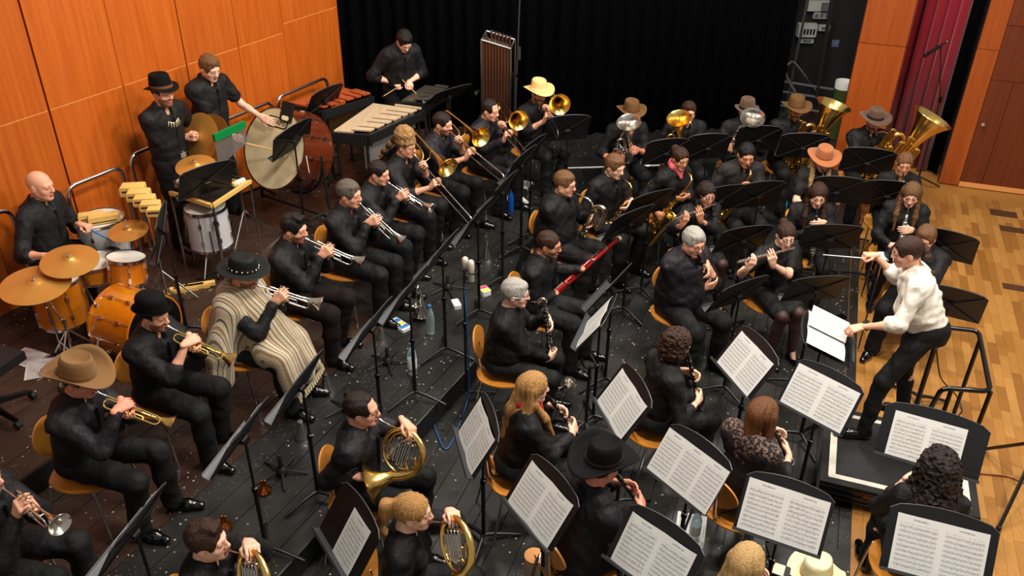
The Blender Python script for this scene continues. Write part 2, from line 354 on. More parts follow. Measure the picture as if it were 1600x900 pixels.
# ================================================================== THE SETTING
Z1, Z2 = .21, .42
SY, WY = 19.3, 29.5
def clip(poly, n, c):
    out = []
    for i in range(len(poly)):
        a, b = poly[i], poly[(i+1) % len(poly)]; da = a[0]*n[0]+a[1]*n[1]-c; db = b[0]*n[0]+b[1]*n[1]-c
        if da >= 0: out.append(a)
        if (da >= 0) != (db >= 0): t = da/(da-db); out.append((a[0]+(b[0]-a[0])*t, a[1]+(b[1]-a[1])*t))
    return out
def planks(poly, yaw, wd, ztop, parent, m='floor_black', gap=.006, th=.02, name='plank'):
    a = math.radians(yaw); n = (math.cos(a), -math.sin(a)); ds = [p[0]*n[0]+p[1]*n[1] for p in poly]
    x = min(ds); x_0, x_1 = x, max(ds)
    while x < max(ds):
        q = clip(clip(poly, n, x+gap/2), (-n[0], -n[1]), -(x+wd-gap/2))
        if len(q) > 2:
            dz = RNG.uniform(-.0012, .0012); mb = MB(); k = len(q)
            mb.add([(p[0], p[1], ztop-th) for p in q]+[(p[0], p[1], ztop+dz) for p in q], [tuple(range(k-1, -1, -1)), tuple(range(k, 2*k))]+[(i, (i+1) % k, (i+1) % k+k, i+k) for i in range(k)])
            mb.build(name, m if isinstance(m, str) else m((x-x_0)/(x_1-x_0)), parent)
        x += wd
def slab(name, poly, z0, z1, m):
    k = len(poly); mb = MB(); mb.add([(p[0], p[1], z0) for p in poly]+[(p[0], p[1], z1) for p in poly], [tuple(range(k-1, -1, -1)), tuple(range(k, 2*k))]+[(i, (i+1) % k, (i+1) % k+k, i+k) for i in range(k)])
    return struct(mb.build(name, m))
FL = [(-4.6, 1.2), (1.33, 1.2), (4.62, 10.6), (4.9, 13.6), (-3.2, 13.6), (-3.2, 5)]
fl = slab('floor', FL, -.12, -.016, 'joint_dark')
planks([(-4.6, 1.2), (1.33, 1.2), (4.62, 10.6), (-.6, 10.6), (-2.2, 6.6)], SY, .19, 0.0, fl)
R1 = [[(-2.75, 1.2), (-.15, 6.44), (-2.15, 7.0), (-4.85, 1.2)], [(-.15, 6.44), (-.06, 7.2), (.12, 8.2), (-1.3, 8.8), (-2.15, 7.0)], [(.12, 8.2), (.95, 9.5), (.85, 10.3), (-.6, 10.3), (-1.3, 8.8)]]
r1 = None
for k, poly in enumerate(R1):
    o = slab('floor_riser', poly, -.01, Z1-.02, 'matte_black')
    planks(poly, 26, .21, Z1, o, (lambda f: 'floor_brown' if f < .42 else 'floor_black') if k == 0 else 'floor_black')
R2 = [(-4.85, 1.2), (-1.3, 8.8), (-.6, 10.3), (-.6, 11.2), (-2.35, 10.8), (-7.5, 1.2)]
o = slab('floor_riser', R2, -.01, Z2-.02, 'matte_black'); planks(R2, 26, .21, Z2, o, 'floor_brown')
R3 = [(-.6, 10.3), (.85, 10.3), (4.3, 10.75), (4.3, 13.4), (-.6, 12.4)]
o = slab('floor_riser', R3, -.01, Z1-.02, 'matte_black'); planks(R3, 97, .21, Z1, o)
# aluminium edge of the back platform
mb = MB(); mb.tube([(.62, 10.285, Z1-.005), (1.9, 10.42, Z1-.005)], .014, 6); struct(mb.build('trim_1', 'alu'))
# riser nosing strips (worn light edge)
for k, (a, b) in enumerate((((-2.75, 1.2), (-.15, 6.44)), ((-.15, 6.44), (-.06, 7.2)))):
    mb = MB(); mb.tube([(a[0], a[1], Z1-.004), (b[0], b[1], Z1-.004)], .006, 6); struct(mb.build('trim_%d' % (2+k), 'stand_grey'))
# parquet forestage -----------------------------------------------------------
sd = V((math.sin(math.radians(SY)), math.cos(math.radians(SY)), 0)); se = V((sd.y, -sd.x, 0))      # along the stage edge / towards the hall
S0 = V((2.31, 4.0, 0))
pq = slab('floor_parquet', [tuple((S0+sd*a+se*b).xy) for a, b in ((-3.2, 0), (-3.2, 2.35), (6.2, 2.35), (7.6, 2.35), (8.0, -.2))], -.12, -.012, 'parquet_oak')
SW, SL = .078, .36
sm = MB(); sm.box((0, 0, -.007), (SW-.0016, SL-.0016, .014)); smesh = sm.mesh('parquet_strip', 'parquet_oak')
strips = []
for i in range(30):
    off = RNG.uniform(0, SL)
    for j in range(-8, 21):
        b = .04+SW*i; a = off+SL*j
        if a > 6.7 or b > 2.35: continue
        c = S0+sd*a+se*b; q = CR.T@np.array([c.x, c.y, -CAM_H])
        u, v = 800+FPX*q[0]/q[2], 450+FPX*q[1]/q[2]
        vis = -20 < u < 1625 and v < 930 and q[2] > 0
        strips.append((0 if vis else 1, c.length, c))
strips.sort(key=lambda t: t[:2]); rest = MB(); Rq = rotz(SY)
for k, (_, _, c) in enumerate(strips):
    dz = RNG.uniform(-.0008, 0)
    if k < 300:
        o = ob('strip', smesh, pq, Matrix.Translation((c.x, c.y, dz))@Rq)
    else: rest.box((0, 0, -.007), (SW-.0016, SL-.0016, .014), Matrix.Translation((c.x, c.y, dz))@Rq)
rest.v = rest.v; o = rest.build('parquet_strips', 'parquet_oak', pq); o['kind'] = 'stuff'
# light edge of the forestage and the hall floor beyond
mb = MB(); mb.box((0, 0, 0), (.05, 10.0, .03), Matrix.Translation(S0+sd*1.8+se*2.38)@Rq); struct(mb.build('trim_4', 'joint_light'))
slab('floor_hall', [tuple((S0+sd*a+se*b).xy) for a, b in ((-3.2, 2.4), (-3.2, 6), (7.6, 6), (7.6, 2.4))], -.14, -.03, 'parquet_oak')
for k, (u, v, wx, wy) in enumerate(((1568, 334, .30, .17), (1581, 359, .26, .14), (1588, 450, .26, .12))):
    c = P(u, v, 0); mb = MB(); mb.box((0, 0, 0), (wx, wy, .006), Matrix.Translation((c.x, c.y, .002))@Rq)
    tag(mb.build('floor_plate', 'plate_brown'), ['largest brown floor plate set in the parquet near the wall', 'middle brown floor plate set in the parquet near the wall', 'brown floor plate in the parquet at the right image edge'][k], 'floor plate', 'brown floor plates')
# left panelled wall ------------------------------------------------------------
WO = V((-4.47, 6.53, 0)); wd_ = azv(WY); wn = V((wd_.y, -wd_.x, 0))
WM = Matrix((wd_, -wn, V((0, 0, 1)))).transposed().to_4x4(); WM.translation = WO
mb = MB(); mb.box((-.6, .06, 1.9), (10.7, .06, 3.9)); wl = struct(mb.build('wall_left', 'joint_dark', M=WM))
sb = [-4.6, -3.8, -3.05, -2.28, -1.52, -.75, .04, .82, 1.6, 2.37, 3.08, 3.77, 4.72]
for i in range(len(sb)-1):
    a, b = sb[i], sb[i+1]; g0 = .010 if i % 2 == 1 else .003; g1 = .010 if (i+1) % 2 == 1 else .003
    if i >= 9: g0 = g1 = .003
    zj = 2.025 if b < 4 else 2.12
    for z0, z1 in ((Z2, zj-.003), (zj+.003, 3.8)):
        mb = MB(); t = .03; x0, x1 = a+g0, b-g1
        mb.box(((x0+x1)/2, .012, (z0+z1)/2), (x1-x0, t, z1-z0)); mb.build('panel', 'wall_wood', wl, ang=.5)
    mb = MB(); mb.box(((a+b)/2, .0105, zj), (b-a-.024, .026, .006)); mb.build('joint', 'joint_light', wl)
# black drapes -------------------------------------------------------------------
def drape(name, A, B, z0, z1, m, wl_=.2, amp=.05, label='', seed=0, kind=None):
    A, B = V(A+(0,)), V(B+(0,)); L = (B-A).length; n = max(8, int(L/wl_*10)); d = (B-A)/L; nn = V((d.y, -d.x, 0)); mb = MB(); rg = np.random.default_rng(seed); ph = rg.uniform(0, 6, 4)
    vs = []
    for k, z in enumerate((z0, (z0+z1)/2, z1)):
        for i in range(n+1):
            s = L*i/n; f = math.sin(s/wl_*6.283+1.2*math.sin(s*2.1+ph[0])+ph[1])*amp+.02*math.sin(s*3.1+ph[2]+k*.3)
            p = A+d*s+nn*f; vs.append((p.x, p.y, z))
    fs = [(k*(n+1)+i, k*(n+1)+i+1, (k+1)*(n+1)+i+1, (k+1)*(n+1)+i) for k in range(2) for i in range(n)]
    mb.add(vs, fs); o = mb.build(name, m, ang=3); s = o.modifiers.new('cloth_thickness', 'SOLIDIFY'); s.thickness = .006
    tag(o, label, 'curtain'); return o
drape('stage_curtain', (-2.7, 10.86), (.5, 11.35), Z1, 3.8, 'black_drape', .19, .045, 'black pleated stage curtain hanging behind the mallet instruments', 1)
drape('stage_curtain', (.45, 11.42), (3.75, 11.85), Z1, 3.8, 'black_drape', .21, .045, 'black pleated stage curtain hanging behind the euphonium players', 2)
# wood pillar on the far side -----------------------------------------------------
def PW(u, v, O, e):
    r = ray(u, v); n = V((e[1], -e[0], 0)); c = V((0, 0, CAM_H)); t = (V(O)-c).dot(n)/r.dot(n); return c+r*t
B0 = P(1297, 272, 0); B1 = PW(1433, 0, B0, se); pw = (B1-B0).dot(se)
zj = PW(1380, 70, B0, se).z
PM = Matrix((se, sd, V((0, 0, 1)))).transposed().to_4x4(); PM.translation = (B0.x, B0.y, 0)
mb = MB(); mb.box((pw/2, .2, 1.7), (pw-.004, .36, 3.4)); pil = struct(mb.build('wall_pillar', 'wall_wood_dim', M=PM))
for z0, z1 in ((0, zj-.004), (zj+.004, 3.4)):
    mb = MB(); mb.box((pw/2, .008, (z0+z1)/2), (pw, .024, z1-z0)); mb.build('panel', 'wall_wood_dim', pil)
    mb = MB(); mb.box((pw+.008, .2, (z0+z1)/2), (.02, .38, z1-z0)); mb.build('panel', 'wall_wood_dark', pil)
RA = P(1444, 268, 0)
drape('main_curtain', tuple((RA).xy), tuple((RA-se*.62+sd*.35).xy), .02, 3.6, 'red_drape', .15, .055, 'crimson main curtain gathered beside the wooden pillar', 3)
W0, W1, W2 = V((5.57, 10.45, 0)), V((5.80, 10.37, 0)), V((7.6, 9.80, 0))
drape('masking_drape', tuple((RA+se*.03).xy), tuple((W0+sd*.25).xy), .02, 3.6, 'black_drape', .15, .02, 'narrow black masking drape between red curtain and right wall', 4)
def wallseg(name, A, B, mjs, m, base_m):
    L = (B-A).length; d = (B-A)/L; Mw = Matrix((d, V((-d.y, d.x, 0)), V((0, 0, 1)))).transposed().to_4x4(); Mw.translation = A
    mb = MB(); mb.box((L/2, .06, 1.7), (L, .08, 3.4)); o = struct(mb.build(name, base_m, M=Mw))
    for (x0, x1, z0, z1) in mjs:
        mb = MB(); mb.box(((x0+x1)/2, .01, (z0+z1)/2), (x1-x0-.006, .03, z1-z0-.006)); mb.build('panel', m, o)
    return o, Mw
L1 = (W1-W0).length; d1 = (W1-W0)/L1; za = PW(1540, 77, W0, d1).z
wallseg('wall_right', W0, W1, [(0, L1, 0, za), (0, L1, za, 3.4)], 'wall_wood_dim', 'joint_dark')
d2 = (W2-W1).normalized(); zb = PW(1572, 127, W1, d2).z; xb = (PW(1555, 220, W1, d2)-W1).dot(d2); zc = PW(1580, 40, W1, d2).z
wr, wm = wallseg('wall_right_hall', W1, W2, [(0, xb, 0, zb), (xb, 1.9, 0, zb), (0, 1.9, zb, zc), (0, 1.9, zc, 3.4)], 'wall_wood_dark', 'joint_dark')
k = PW(1535, 193, W1, d2); mb = MB(); mb.lathe([(.008, 0), (.008, .03), (.022, .035), (.022, .05), (.001, .056)], 14, Matrix.Translation((k-W1).dot(d2)*V((1, 0, 0))+V((0, -.005, k.z)))@RX(90)); mb.build('knob', 'alu', wr)
mb = MB(); mb.box((.95, -.012, .03), (1.9, .02, .06)); struct(mb.build('baseboard_right', 'joint_light', M=wm))
slab('floor_wing', [(4.0, 10.9), (9.5, 9.0), (9.5, 13.6), (4.0, 13.6)], -.14, -.02, 'wing_dark')
# stage wing behind the curtain edge ------------------------------------------------
def PY(u, v, y): r = ray(u, v); return V((0, 0, CAM_H))+r*(y/r.y)
mb = MB(); mb.box((5.6, 13.45, 1.8), (6.8, .1, 3.8)); struct(mb.build('wall_wing', 'wing_dark'))
def px_box(name, u0, v0, u1, v1, y, th, m, label, cat, extra=None):
    a, b = PY(u0, v0, y), PY(u1, v1, y); mb = MB(); c = (a+b)/2; t = thing(name, label, cat, Matrix.Translation((c.x, y, min(a.z, b.z))))
    h = abs(a.z-b.z); mb.box((0, -th/2, h/2), (abs(b.x-a.x), th, h)); mb.build('housing', m, t)
    return t, abs(b.x-a.x), h
t, wx, h = px_box('fuse_box', 1246, 35, 1271, 55, 13.4, .12, 'box_grey', 'grey fuse box with a row of breakers on the wing wall', 'fuse box')
for i in range(5): mb = MB(); mb.box(((i-2)*wx*.17, -.125, h*.45), (wx*.09, .02, h*.4)); mb.build('breaker', 'matte_black', t)
t, wx, h = px_box('socket_strip', 1271, 18, 1293, 28, 13.4, .06, 'box_grey', 'three small grey sockets above the fuse box', 'socket')
for i in range(3): mb = MB(); mb.box(((i-1)*wx*.33, -.065, h*.5), (wx*.22, .01, h*.6)); mb.build('socket', 'wing_grey', t)
t, wx, h = px_box('junction_box', 1279, 38, 1294, 47, 13.4, .06, 'box_grey', 'small pale junction box right of the fuse box', 'junction box'); mb = MB(); mb.box((0, -.064, h/2), (wx*.6, .01, h*.5)); mb.build('lid', 'wing_grey', t)
t, wx, h = px_box('junction_box', 1250, 59, 1269, 66, 13.4, .06, 'box_grey', 'flat pale junction box just below the fuse box', 'junction box'); mb = MB(); mb.box((0, -.064, h/2), (wx*.6, .01, h*.5)); mb.build('lid', 'wing_grey', t)
t, wx, h = px_box('wall_lamp', 1262, 0, 1296, 16, 13.4, .08, 'box_grey', 'grey bracket fitting at the top of the wing wall', 'fitting'); mb = MB(); mb.box((wx*.2, -.1, h/2), (wx*.3, .06, h*.8)); mb.build('cover', 'wing_grey', t)
t, wx, h = px_box('wall_sign', 1300, 62, 1309, 73, 13.4, .02, 'wing_grey', 'small blue-grey sign on the dark wing wall', 'sign'); mb = MB(); mb.box((0, -.024, h/2), (wx*.7, .006, h*.3)); mb.build('print', 'label_blue', t)
t = thing('wing_frame', 'dark steel frame standing in the wing beside the curtain', 'frame', T(4.0, 12.5, Z1))
for (a, b, r, m) in (((1240, 0), (1205, 190), .035, 'wing_grey'), ((1262, 0), (1222, 200), .02, 'steel'), ((1300, 0), (1276, 150), .03, 'wing_dark')):
    mb = MB(); mb.tube([PY(a[0], a[1], 12.5), PY(b[0], b[1], 12.5)], r, 6); mb.buildw('post', m, t)
for v_ in (124, 140, 162): mb = MB(); mb.tube([PY(1203, v_, 12.5), PY(1302, v_+16, 12.5)], .018, 6); mb.buildw('rung', 'wing_grey', t)
mb = MB(); mb.tube(catmull([PY(1246, 150, 12.2), PY(1226, 112, 12.2), PY(1233, 99, 12.3), PY(1243, 101, 12.4), PY(1276, 146, 12.6)], 5), .024, 8)
tag(mb.build('stair_rail', 'steel'), 'bent grey stair handrail in the dark wing', 'handrail')
c = PY(1306, 190, 12.0); t = thing('waste_bin', 'green bin with white liner left of the wooden pillar', 'bin', Matrix.Translation((c.x, 12.0, 0)))
mb = MB(); mb.lathe([(.001, 0), (.09, 0), (.115, .80), (.108, .80), (.085, .02), (.001, .02)], 16); mb.build('body', 'bucket_green', t)
mb = MB(); mb.lathe([(.117, .74), (.122, .82), (.118, .85), (.11, .82), (.10, .76)], 16, None, False); mb.build('liner', 'paper', t)
# chrome hoop rails along the wall -----------------------------------------------------
def hoop(a, b, z, label, drop=.9):
    A, B = PW(a[0], a[1], WO+wn*.16, wd_), PW(b[0], b[1], WO+wn*.16, wd_); z = (A.z+B.z)/2; A.z = B.z = z; d = (B-A).normalized(); r = .09; zd = V((0, 0, 1))
    c = ((A+B)/2); t = thing('guard_rail', label, 'rail', Matrix.Translation((c.x, c.y, Z2)), 'chrome guard rails along the wall')
    pts = [A-zd*(z-Z2), A-zd*(r+.02)]+[A+d*(r-r*math.cos(q))-zd*(r-r*math.sin(q)) for q in (0, .4, .8, 1.2, 1.57)]+[B-d*(r-r*math.cos(q))-zd*(r-r*math.sin(q)) for q in (1.57, 1.2, .8, .4, 0)]+[B-zd*(r+.02), B-zd*(z-Z2)]
    mb = MB(); mb.tube([p-V((c.x, c.y, Z2)) for p in pts], .019, 10); mb.build('tube', 'chrome', t)
    for q in (A, B): mb = MB(); mb.lathe([(.04, 0), (.04, .012), (.02, .014)], 12, Matrix.Translation((q.x-c.x, q.y-c.y, 0))); mb.build('flange', 'chrome', t)
hoop((-75, 365), (14, 322), Z2+.85, 'chrome guard rail left of the bald drummer at the image edge')
hoop((103, 296), (188, 258), Z2+.85, 'chrome guard rail behind the white drum beside the bald drummer')
hoop((202, 244), (290, 208), Z2+.85, 'chrome guard rail behind the cymbal player in the black hat')
hoop((345, 190), (424, 158), Z2+.85, 'chrome guard rail behind the big concert bass drum')
hoop((433, 153), (510, 120), Z2+.85, 'chrome guard rail nearest the black curtain behind the xylophone')
# conductor's podium ---------------------------------------------------------------------
PZ = .2
C0 = P(1281, 750, PZ)
t = thing('podium', 'black conductor podium with worn white tape border', 'podium', Matrix.Translation((C0.x, C0.y, 0))@rotz(SY)@T(.54, .46, 0))
def pb(name, c, d, m): mb = MB(); mb.box(c, d); mb.build(name, m, t)
pb('deck', (0, 0, PZ-.012), (1.08, .92, .024), 'matte_black')
pb('skirt', (0, 0, .115), (1.06, .90, .12), 'gloss_black')
for z in (.06, .11, .165): pb('edge_strip', (0, 0, z), (1.086, .926, .006), 'stand_grey')
pb('wood_edge', (.12, -.458, .14), (.7, .012, .03), 'wall_wood_dark')
for sx in (-1, 1):
    for sy in (-1, 1): pb('foot', (sx*.45, sy*.38, .03), (.1, .1, .06), 'matte_black')
for c, d in (((0, -.38, PZ+.002), (.96, .045, .004)), ((0, .38, PZ+.002), (.96, .04, .004)), ((-.46, 0, PZ+.003), (.05, .78, .004)), ((.46, 0, PZ+.003), (.05, .78, .004))): pb('tape', c, d, 'tape_white')
# podium guard rail
Z = PZ+.95
q = [P(1470, 511, Z), P(1529, 517, Z), P(1548, 612, Z), P(1472, 606, Z), P(1442, 660, Z-.45)]
t = thing('podium_rail', 'black tubular safety rail round the back of the podium', 'rail', Matrix.Translation((q[1].x, q[1].y, 0))); o_ = V((q[1].x, q[1].y, 0))
def rnd(pts, r=.05):
    out = [pts[0]]
    for i in range(1, len(pts)-1):
        a, b, c = pts[i-1], pts[i], pts[i+1]; d0 = (a-b).normalized()*r; d1_ = (c-b).normalized()*r
        out += [b+d0, b+(d0+d1_)*.3, b+d1_]
    return out+[pts[-1]]
mb = MB(); mb.tube([p-o_ for p in rnd(q)], .017, 10); mb.build('handrail', 'gloss_black', t)
for a in (q[0], q[1]*.85+q[2]*.15, q[2], q[3]*.8+q[2]*.2):
    mb = MB(); b = V((a.x, a.y, .1)); mb.tube([a-o_, b-o_], .015, 8); mb.build('post', 'gloss_black', t)
# ================================================================== PEOPLE: smooth blended volumes turned into one surface
class SDF:
    def __init__(s, h): s.h = h; s.p = []
    def cone(s, a, b, r1, r2=None, k=.02, lab=0, sub=False, sc=None):
        s.p.append(('c', np.array(a, float), np.array(b, float), r1, r1 if r2 is None else r2, k, lab, sub, None if sc is None else np.array(sc, float))); return s
    def ell(s, c, r, k=.02, lab=0, sub=False, rot=None):
        s.p.append(('e', np.array(c, float), np.array(r, float), None, None, k, lab, sub, rot)); return s
    @staticmethod
    def ev(p, X):
        if p[0] == 'c':
            a, b, r1, r2, sc = p[1], p[2], p[3], p[4], p[8]
            if sc is not None: X = (X-a)*sc; ab = (b-a)*sc
            else: X = X-a; ab = b-a
            L2 = ab.dot(ab)+1e-12; t = np.clip(X@ab/L2, 0, 1)
            D = X-t[..., None]*ab
            return np.sqrt((D*D).sum(-1))-(r1+(r2-r1)*t)
        X = X-p[1]
        if p[8] is not None: X = X@p[8]
        q = X/p[2]; k0 = np.sqrt((q*q).sum(-1))+1e-9; g = q/p[2]; k1 = np.sqrt((g*g).sum(-1))+1e-9
        return k0*(k0-1)/k1
    @staticmethod
    def bb(p):
        if p[0] == 'c':
            r = max(p[3], p[4]); m = 1.0 if p[8] is None else 1/min(1, p[8].min())
            return np.minimum(p[1], p[2])-r*m, np.maximum(p[1], p[2])+r*m
        r = p[2] if p[8] is None else np.full(3, p[2].max()); return p[1]-r, p[1]+r
    def mesh(s, noise=None, labels=False):
        h = s.h; los, his = zip(*[s.bb(p) for p in s.p if not p[7]]); lo = np.min(los, 0)-2.5*h; hi = np.max(his, 0)+2.5*h
        n = np.ceil((hi-lo)/h).astype(int)+1; F = np.full(n, .5, np.float32); ax = [lo[i]+h*np.arange(n[i]) for i in range(3)]
        for p in s.p:
            a, b = s.bb(p); mg = p[5]+2.5*h+.012
            i0 = np.clip(np.floor((a-mg-lo)/h).astype(int), 0, n); i1 = np.clip(np.ceil((b+mg-lo)/h).astype(int)+1, 0, n)
            if (i1 <= i0).any(): continue
            sl = tuple(slice(i0[i], i1[i]) for i in range(3)); G = np.stack(np.meshgrid(*[ax[i][sl[i]] for i in range(3)], indexing='ij'), -1)
            d = s.ev(p, G); f = F[sl]; k = p[5]
            if p[7]:
                d = -d; t = np.clip(.5-.5*(d-f)/k, 0, 1); F[sl] = d*(1-t)+f*t+k*t*(1-t)
            else:
                t = np.clip(.5+.5*(d-f)/k, 0, 1); F[sl] = d*(1-t)+f*t-k*t*(1-t)
        if noise is not None:
            band = np.abs(F) < .05; idx = np.argwhere(band); F[band] += noise(lo+h*idx).astype(np.float32)
        v, q = nets(F, lo, h)
        if not labels: return v, q, None
        best = np.full(len(v), 1e9); lab = np.zeros(len(v), int)
        for p in s.p:
            if p[7]: continue
            d = s.ev(p, v); d = d-(.0025 if p[6] in (1, 3) else 0); m = d < best; best[m] = d[m]; lab[m] = p[6]
        return v, q, lab
CORN = np.array([(i, j, k) for i in (0, 1) for j in (0, 1) for k in (0, 1)])
EDG = [(0, 1), (2, 3), (4, 5), (6, 7), (0, 2), (1, 3), (4, 6), (5, 7), (0, 4), (1, 5), (2, 6), (3, 7)]
def nets(F, lo, h):
    s = F < 0; n = F.shape; cs = np.zeros((n[0]-1, n[1]-1, n[2]-1), int)
    for c in CORN: cs += s[c[0]:n[0]-1+c[0], c[1]:n[1]-1+c[1], c[2]:n[2]-1+c[2]]
    cells = np.argwhere((cs > 0) & (cs < 8)); idx = np.full(cs.shape, -1); idx[tuple(cells.T)] = np.arange(len(cells))
    val = np.stack([F[tuple((cells+c).T)] for c in CORN], 1); acc = np.zeros((len(cells), 3)); cnt = np.zeros(len(cells))
    for a, b in EDG:
        va, vb = val[:, a], val[:, b]; m = (va < 0) != (vb < 0); t = va[m]/(va[m]-vb[m]); acc[m] += CORN[a]+t[:, None]*(CORN[b]-CORN[a]); cnt[m] += 1
    v = lo+h*(cells+acc/cnt[:, None]); Q = []
    for ax in range(3):
        o1, o2 = (ax+1) % 3, (ax+2) % 3
        A = [slice(1, n[i]-1) for i in range(3)]; A[ax] = slice(0, n[ax]-1); B = list(A); B[ax] = slice(1, n[ax])
        sa, sb_ = s[tuple(A)], s[tuple(B)]; e = np.argwhere(sa != sb_); flip = ~sa[tuple(e.T)]
        off = np.ones(3, int); off[ax] = 0; e = e+off; u1 = np.zeros(3, int); u1[o1] = 1; u2 = np.zeros(3, int); u2[o2] = 1
        q = np.stack([idx[tuple((e-u1-u2).T)], idx[tuple((e-u2).T)], idx[tuple(e.T)], idx[tuple((e-u1).T)]], 1)
        q[flip] = q[flip][:, ::-1]; Q.append(q)
    q = np.concatenate(Q); return v, q[(q >= 0).all(1)]
def np_mesh(name, v, q, mats, fmat=None):
    me = bpy.data.meshes.new(name); nv, nq = len(v), len(q)
    me.vertices.add(nv); me.vertices.foreach_set('co', np.ascontiguousarray(v, np.float32).ravel())
    me.loops.add(nq*4); me.loops.foreach_set('vertex_index', np.ascontiguousarray(q, np.int32).ravel())
    me.polygons.add(nq); me.polygons.foreach_set('loop_start', np.arange(0, nq*4, 4, dtype=np.int32)); me.polygons.foreach_set('loop_total', np.full(nq, 4, np.int32))
    for m in mats: me.materials.append(MATS[m])
    if fmat is not None: me.polygons.foreach_set('material_index', np.ascontiguousarray(fmat, np.int32))
    me.update(calc_edges=True); me.shade_smooth(); return me
# ---- canonical head: centre of the head at 0, facing +y (labels 0 skin 1 lips 2 eye 3 iris 4 brow)
def make_head(fem=False, fat=0.0, h=.0068):
    S = SDF(h); j = .93 if fem else 1.0
    S.ell((0, -.012, .028), (.076, .096, .088), .02); S.ell((0, .026, -.034), (.059*j+fat*.012, .062, .078), .03)
    for s in (-1, 1):
        S.cone((s*.046*j+s*fat*.01, -.002, -.05), (s*.014, .064, -.093), .022+fat*.006, .018, .025); S.ell((s*.04, .052, -.028), (.022+fat*.004, .022, .024), .02)
        S.cone((s*.010, .083, .024), (s*.040, .070, .024), .012 if not fem else .009, .010, .014)
    S.ell((0, .070, -.094), (.019, .016, .015), .016)
    S.cone((0, .086, .016), (0, .106, -.024), .008, .0125 if not fem else .010, .010)
    for s in (-1, 1): S.ell((s*.010, .097, -.029), (.009, .010, .007), .008)
    for s in (-1, 1): S.ell((s*.032, .097, .006), (.015, .012, .009), .012, sub=True)
    for s in (-1, 1):
        S.ell((s*.078, -.010, -.006), (.009, .020, .031), .006); S.ell((s*.088, -.004, -.004), (.005, .010, .017), .004, sub=True)
        S.ell((s*.031, .0695, .004), (.0145, .0145, .0115), .002, 2); S.ell((s*.0305, .0808, .001), (.0052, .0050, .0048), .002, 3)
        S.ell((s*.031, .0715, .0115), (.0175, .0158, .0095), .002, 0); S.ell((s*.031, .0705, -.0055), (.0165, .0150, .0060), .002, 0)
        S.cone((s*.014, .0895, .0275), (s*.045, .0735, .0285), .0040, .0030, .003, 4)
    S.ell((0, .0875, -.058), (.021, .009, .0058), .005, 1); S.ell((0, .0865, -.068), (.018, .0095, .0062), .005, 1)
    S.cone((0, -.018, -.05), (0, -.040, -.185), .050 if fem else .056+fat*.008, .050 if fem else .060+fat*.008, .02)
    return S.mesh(labels=True)
HEADS = {'m': make_head(), 'f': make_head(True), 'fat': make_head(False, 1.0)}
# ---- canonical right hand: wrist at 0, fingers +y, palm faces -z, thumb -x
def make_hand(curl, h=.0059, thumb=0):
    S = SDF(h); xs = (-.031, -.0105, .0105, .030)
    for i, x in enumerate(xs): S.cone((x*.62, .0, 0), (x, .084-(.006 if i == 3 else 0), .002), .0145, .0125, .012)
    S.cone((0, -.03, 0), (0, .02, 0), .024, .022, .02, sc=(1, 1, 1.25))
    ln = ((.040, .025, .020), (.044, .028, .022), (.041, .026, .021), (.033, .020, .018))
    for i, x in enumerate(xs):
        p = np.array((x, .084-(.006 if i == 3 else 0), .002)); a = 0
        for j in range(3):
            a += math.radians(curl[j]+(i-1)*4); q = p+ln[i][j]*np.array(((x*.4), math.cos(a), -math.sin(a))); S.cone(p, q, .0092-.0008*j, .0086-.0009*j, .0035); p = q
    if thumb == 0: pts = [(-.020, .016, -.006), (-.046, .046, -.020), (-.044, .074, -.036), (-.030, .094, -.046)]
    else: pts = [(-.020, .016, -.004), (-.052, .044, -.010), (-.068, .070, -.014), (-.078, .094, -.018)]
    for a, b, r in zip(pts[:-1], pts[1:], (.0135, .0108, .0096)): S.cone(a, b, r, r*.88, .006)
    v, q, _ = S.mesh(); return v, q
HANDS = {'grip': make_hand((42, 52, 36)), 'keys': make_hand((22, 38, 28)), 'flat': make_hand((6, 8, 8), thumb=1), 'fist': make_hand((66, 76, 50)), 'relax': make_hand((18, 26, 20), thumb=1)}
# ---- canonical shoe: heel at 0, toe +y, sole on z=0
_s = SDF(.011); _s.cone((0, -.02, .045), (0, .10, .035), .040, .040, .02); _s.cone((0, .10, .032), (0, .19, .024), .040, .030, .03); _s.cone((0, -.03, .05), (0, -.02, .10), .040, .042, .03)
_s.ell((0, .06, -.5), (9, 9, .504), .002, sub=True)
SHOE = np_mesh('shoe', *_s.mesh()[:2], ['shoe_black'])
_s = SDF(.011); _s.cone((0, -.02, .030), (0, .10, .026), .032, .034, .02); _s.cone((0, .10, .026), (0, .18, .018), .034, .022, .03); _s.ell((0, .05, .062), (.024, .06, .024), .01, sub=True); _s.ell((0, .06, -.5), (9, 9, .504), .002, sub=True)
FLAT_SHOE = np_mesh('flat_shoe', *_s.mesh()[:2], ['shoe_black'])
# ---- hair in head space
VT = np.random.default_rng(3).random((32, 32, 32))
def vnoise(X, f):
    q = X*f; i = np.floor(q).astype(int); t = q-i; t = t*t*(3-2*t); r = 0
    for a in (0, 1):
        for b in (0, 1):
            for c in (0, 1):
                wgt = (t[:, 0] if a else 1-t[:, 0])*(t[:, 1] if b else 1-t[:, 1])*(t[:, 2] if c else 1-t[:, 2]); r = r+wgt*VT[(i[:, 0]+a) % 32, (i[:, 1]+b) % 32, (i[:, 2]+c) % 32]
    return r
def curls(A, f): return lambda X: A*(2.2*np.abs(2*vnoise(X, f)-1)-.6)+A*.6*(2*vnoise(X+3.3, f*1.9)-1)
def hn(A, f): return lambda X: A*(np.sin(X[:, 0]*f+2*np.sin(X[:, 2]*f*.4))*np.sin(X[:, 2]*f*.8+X[:, 1]*f*.7)+.5*np.sin(X[:, 1]*f*1.7+X[:, 0]*f))
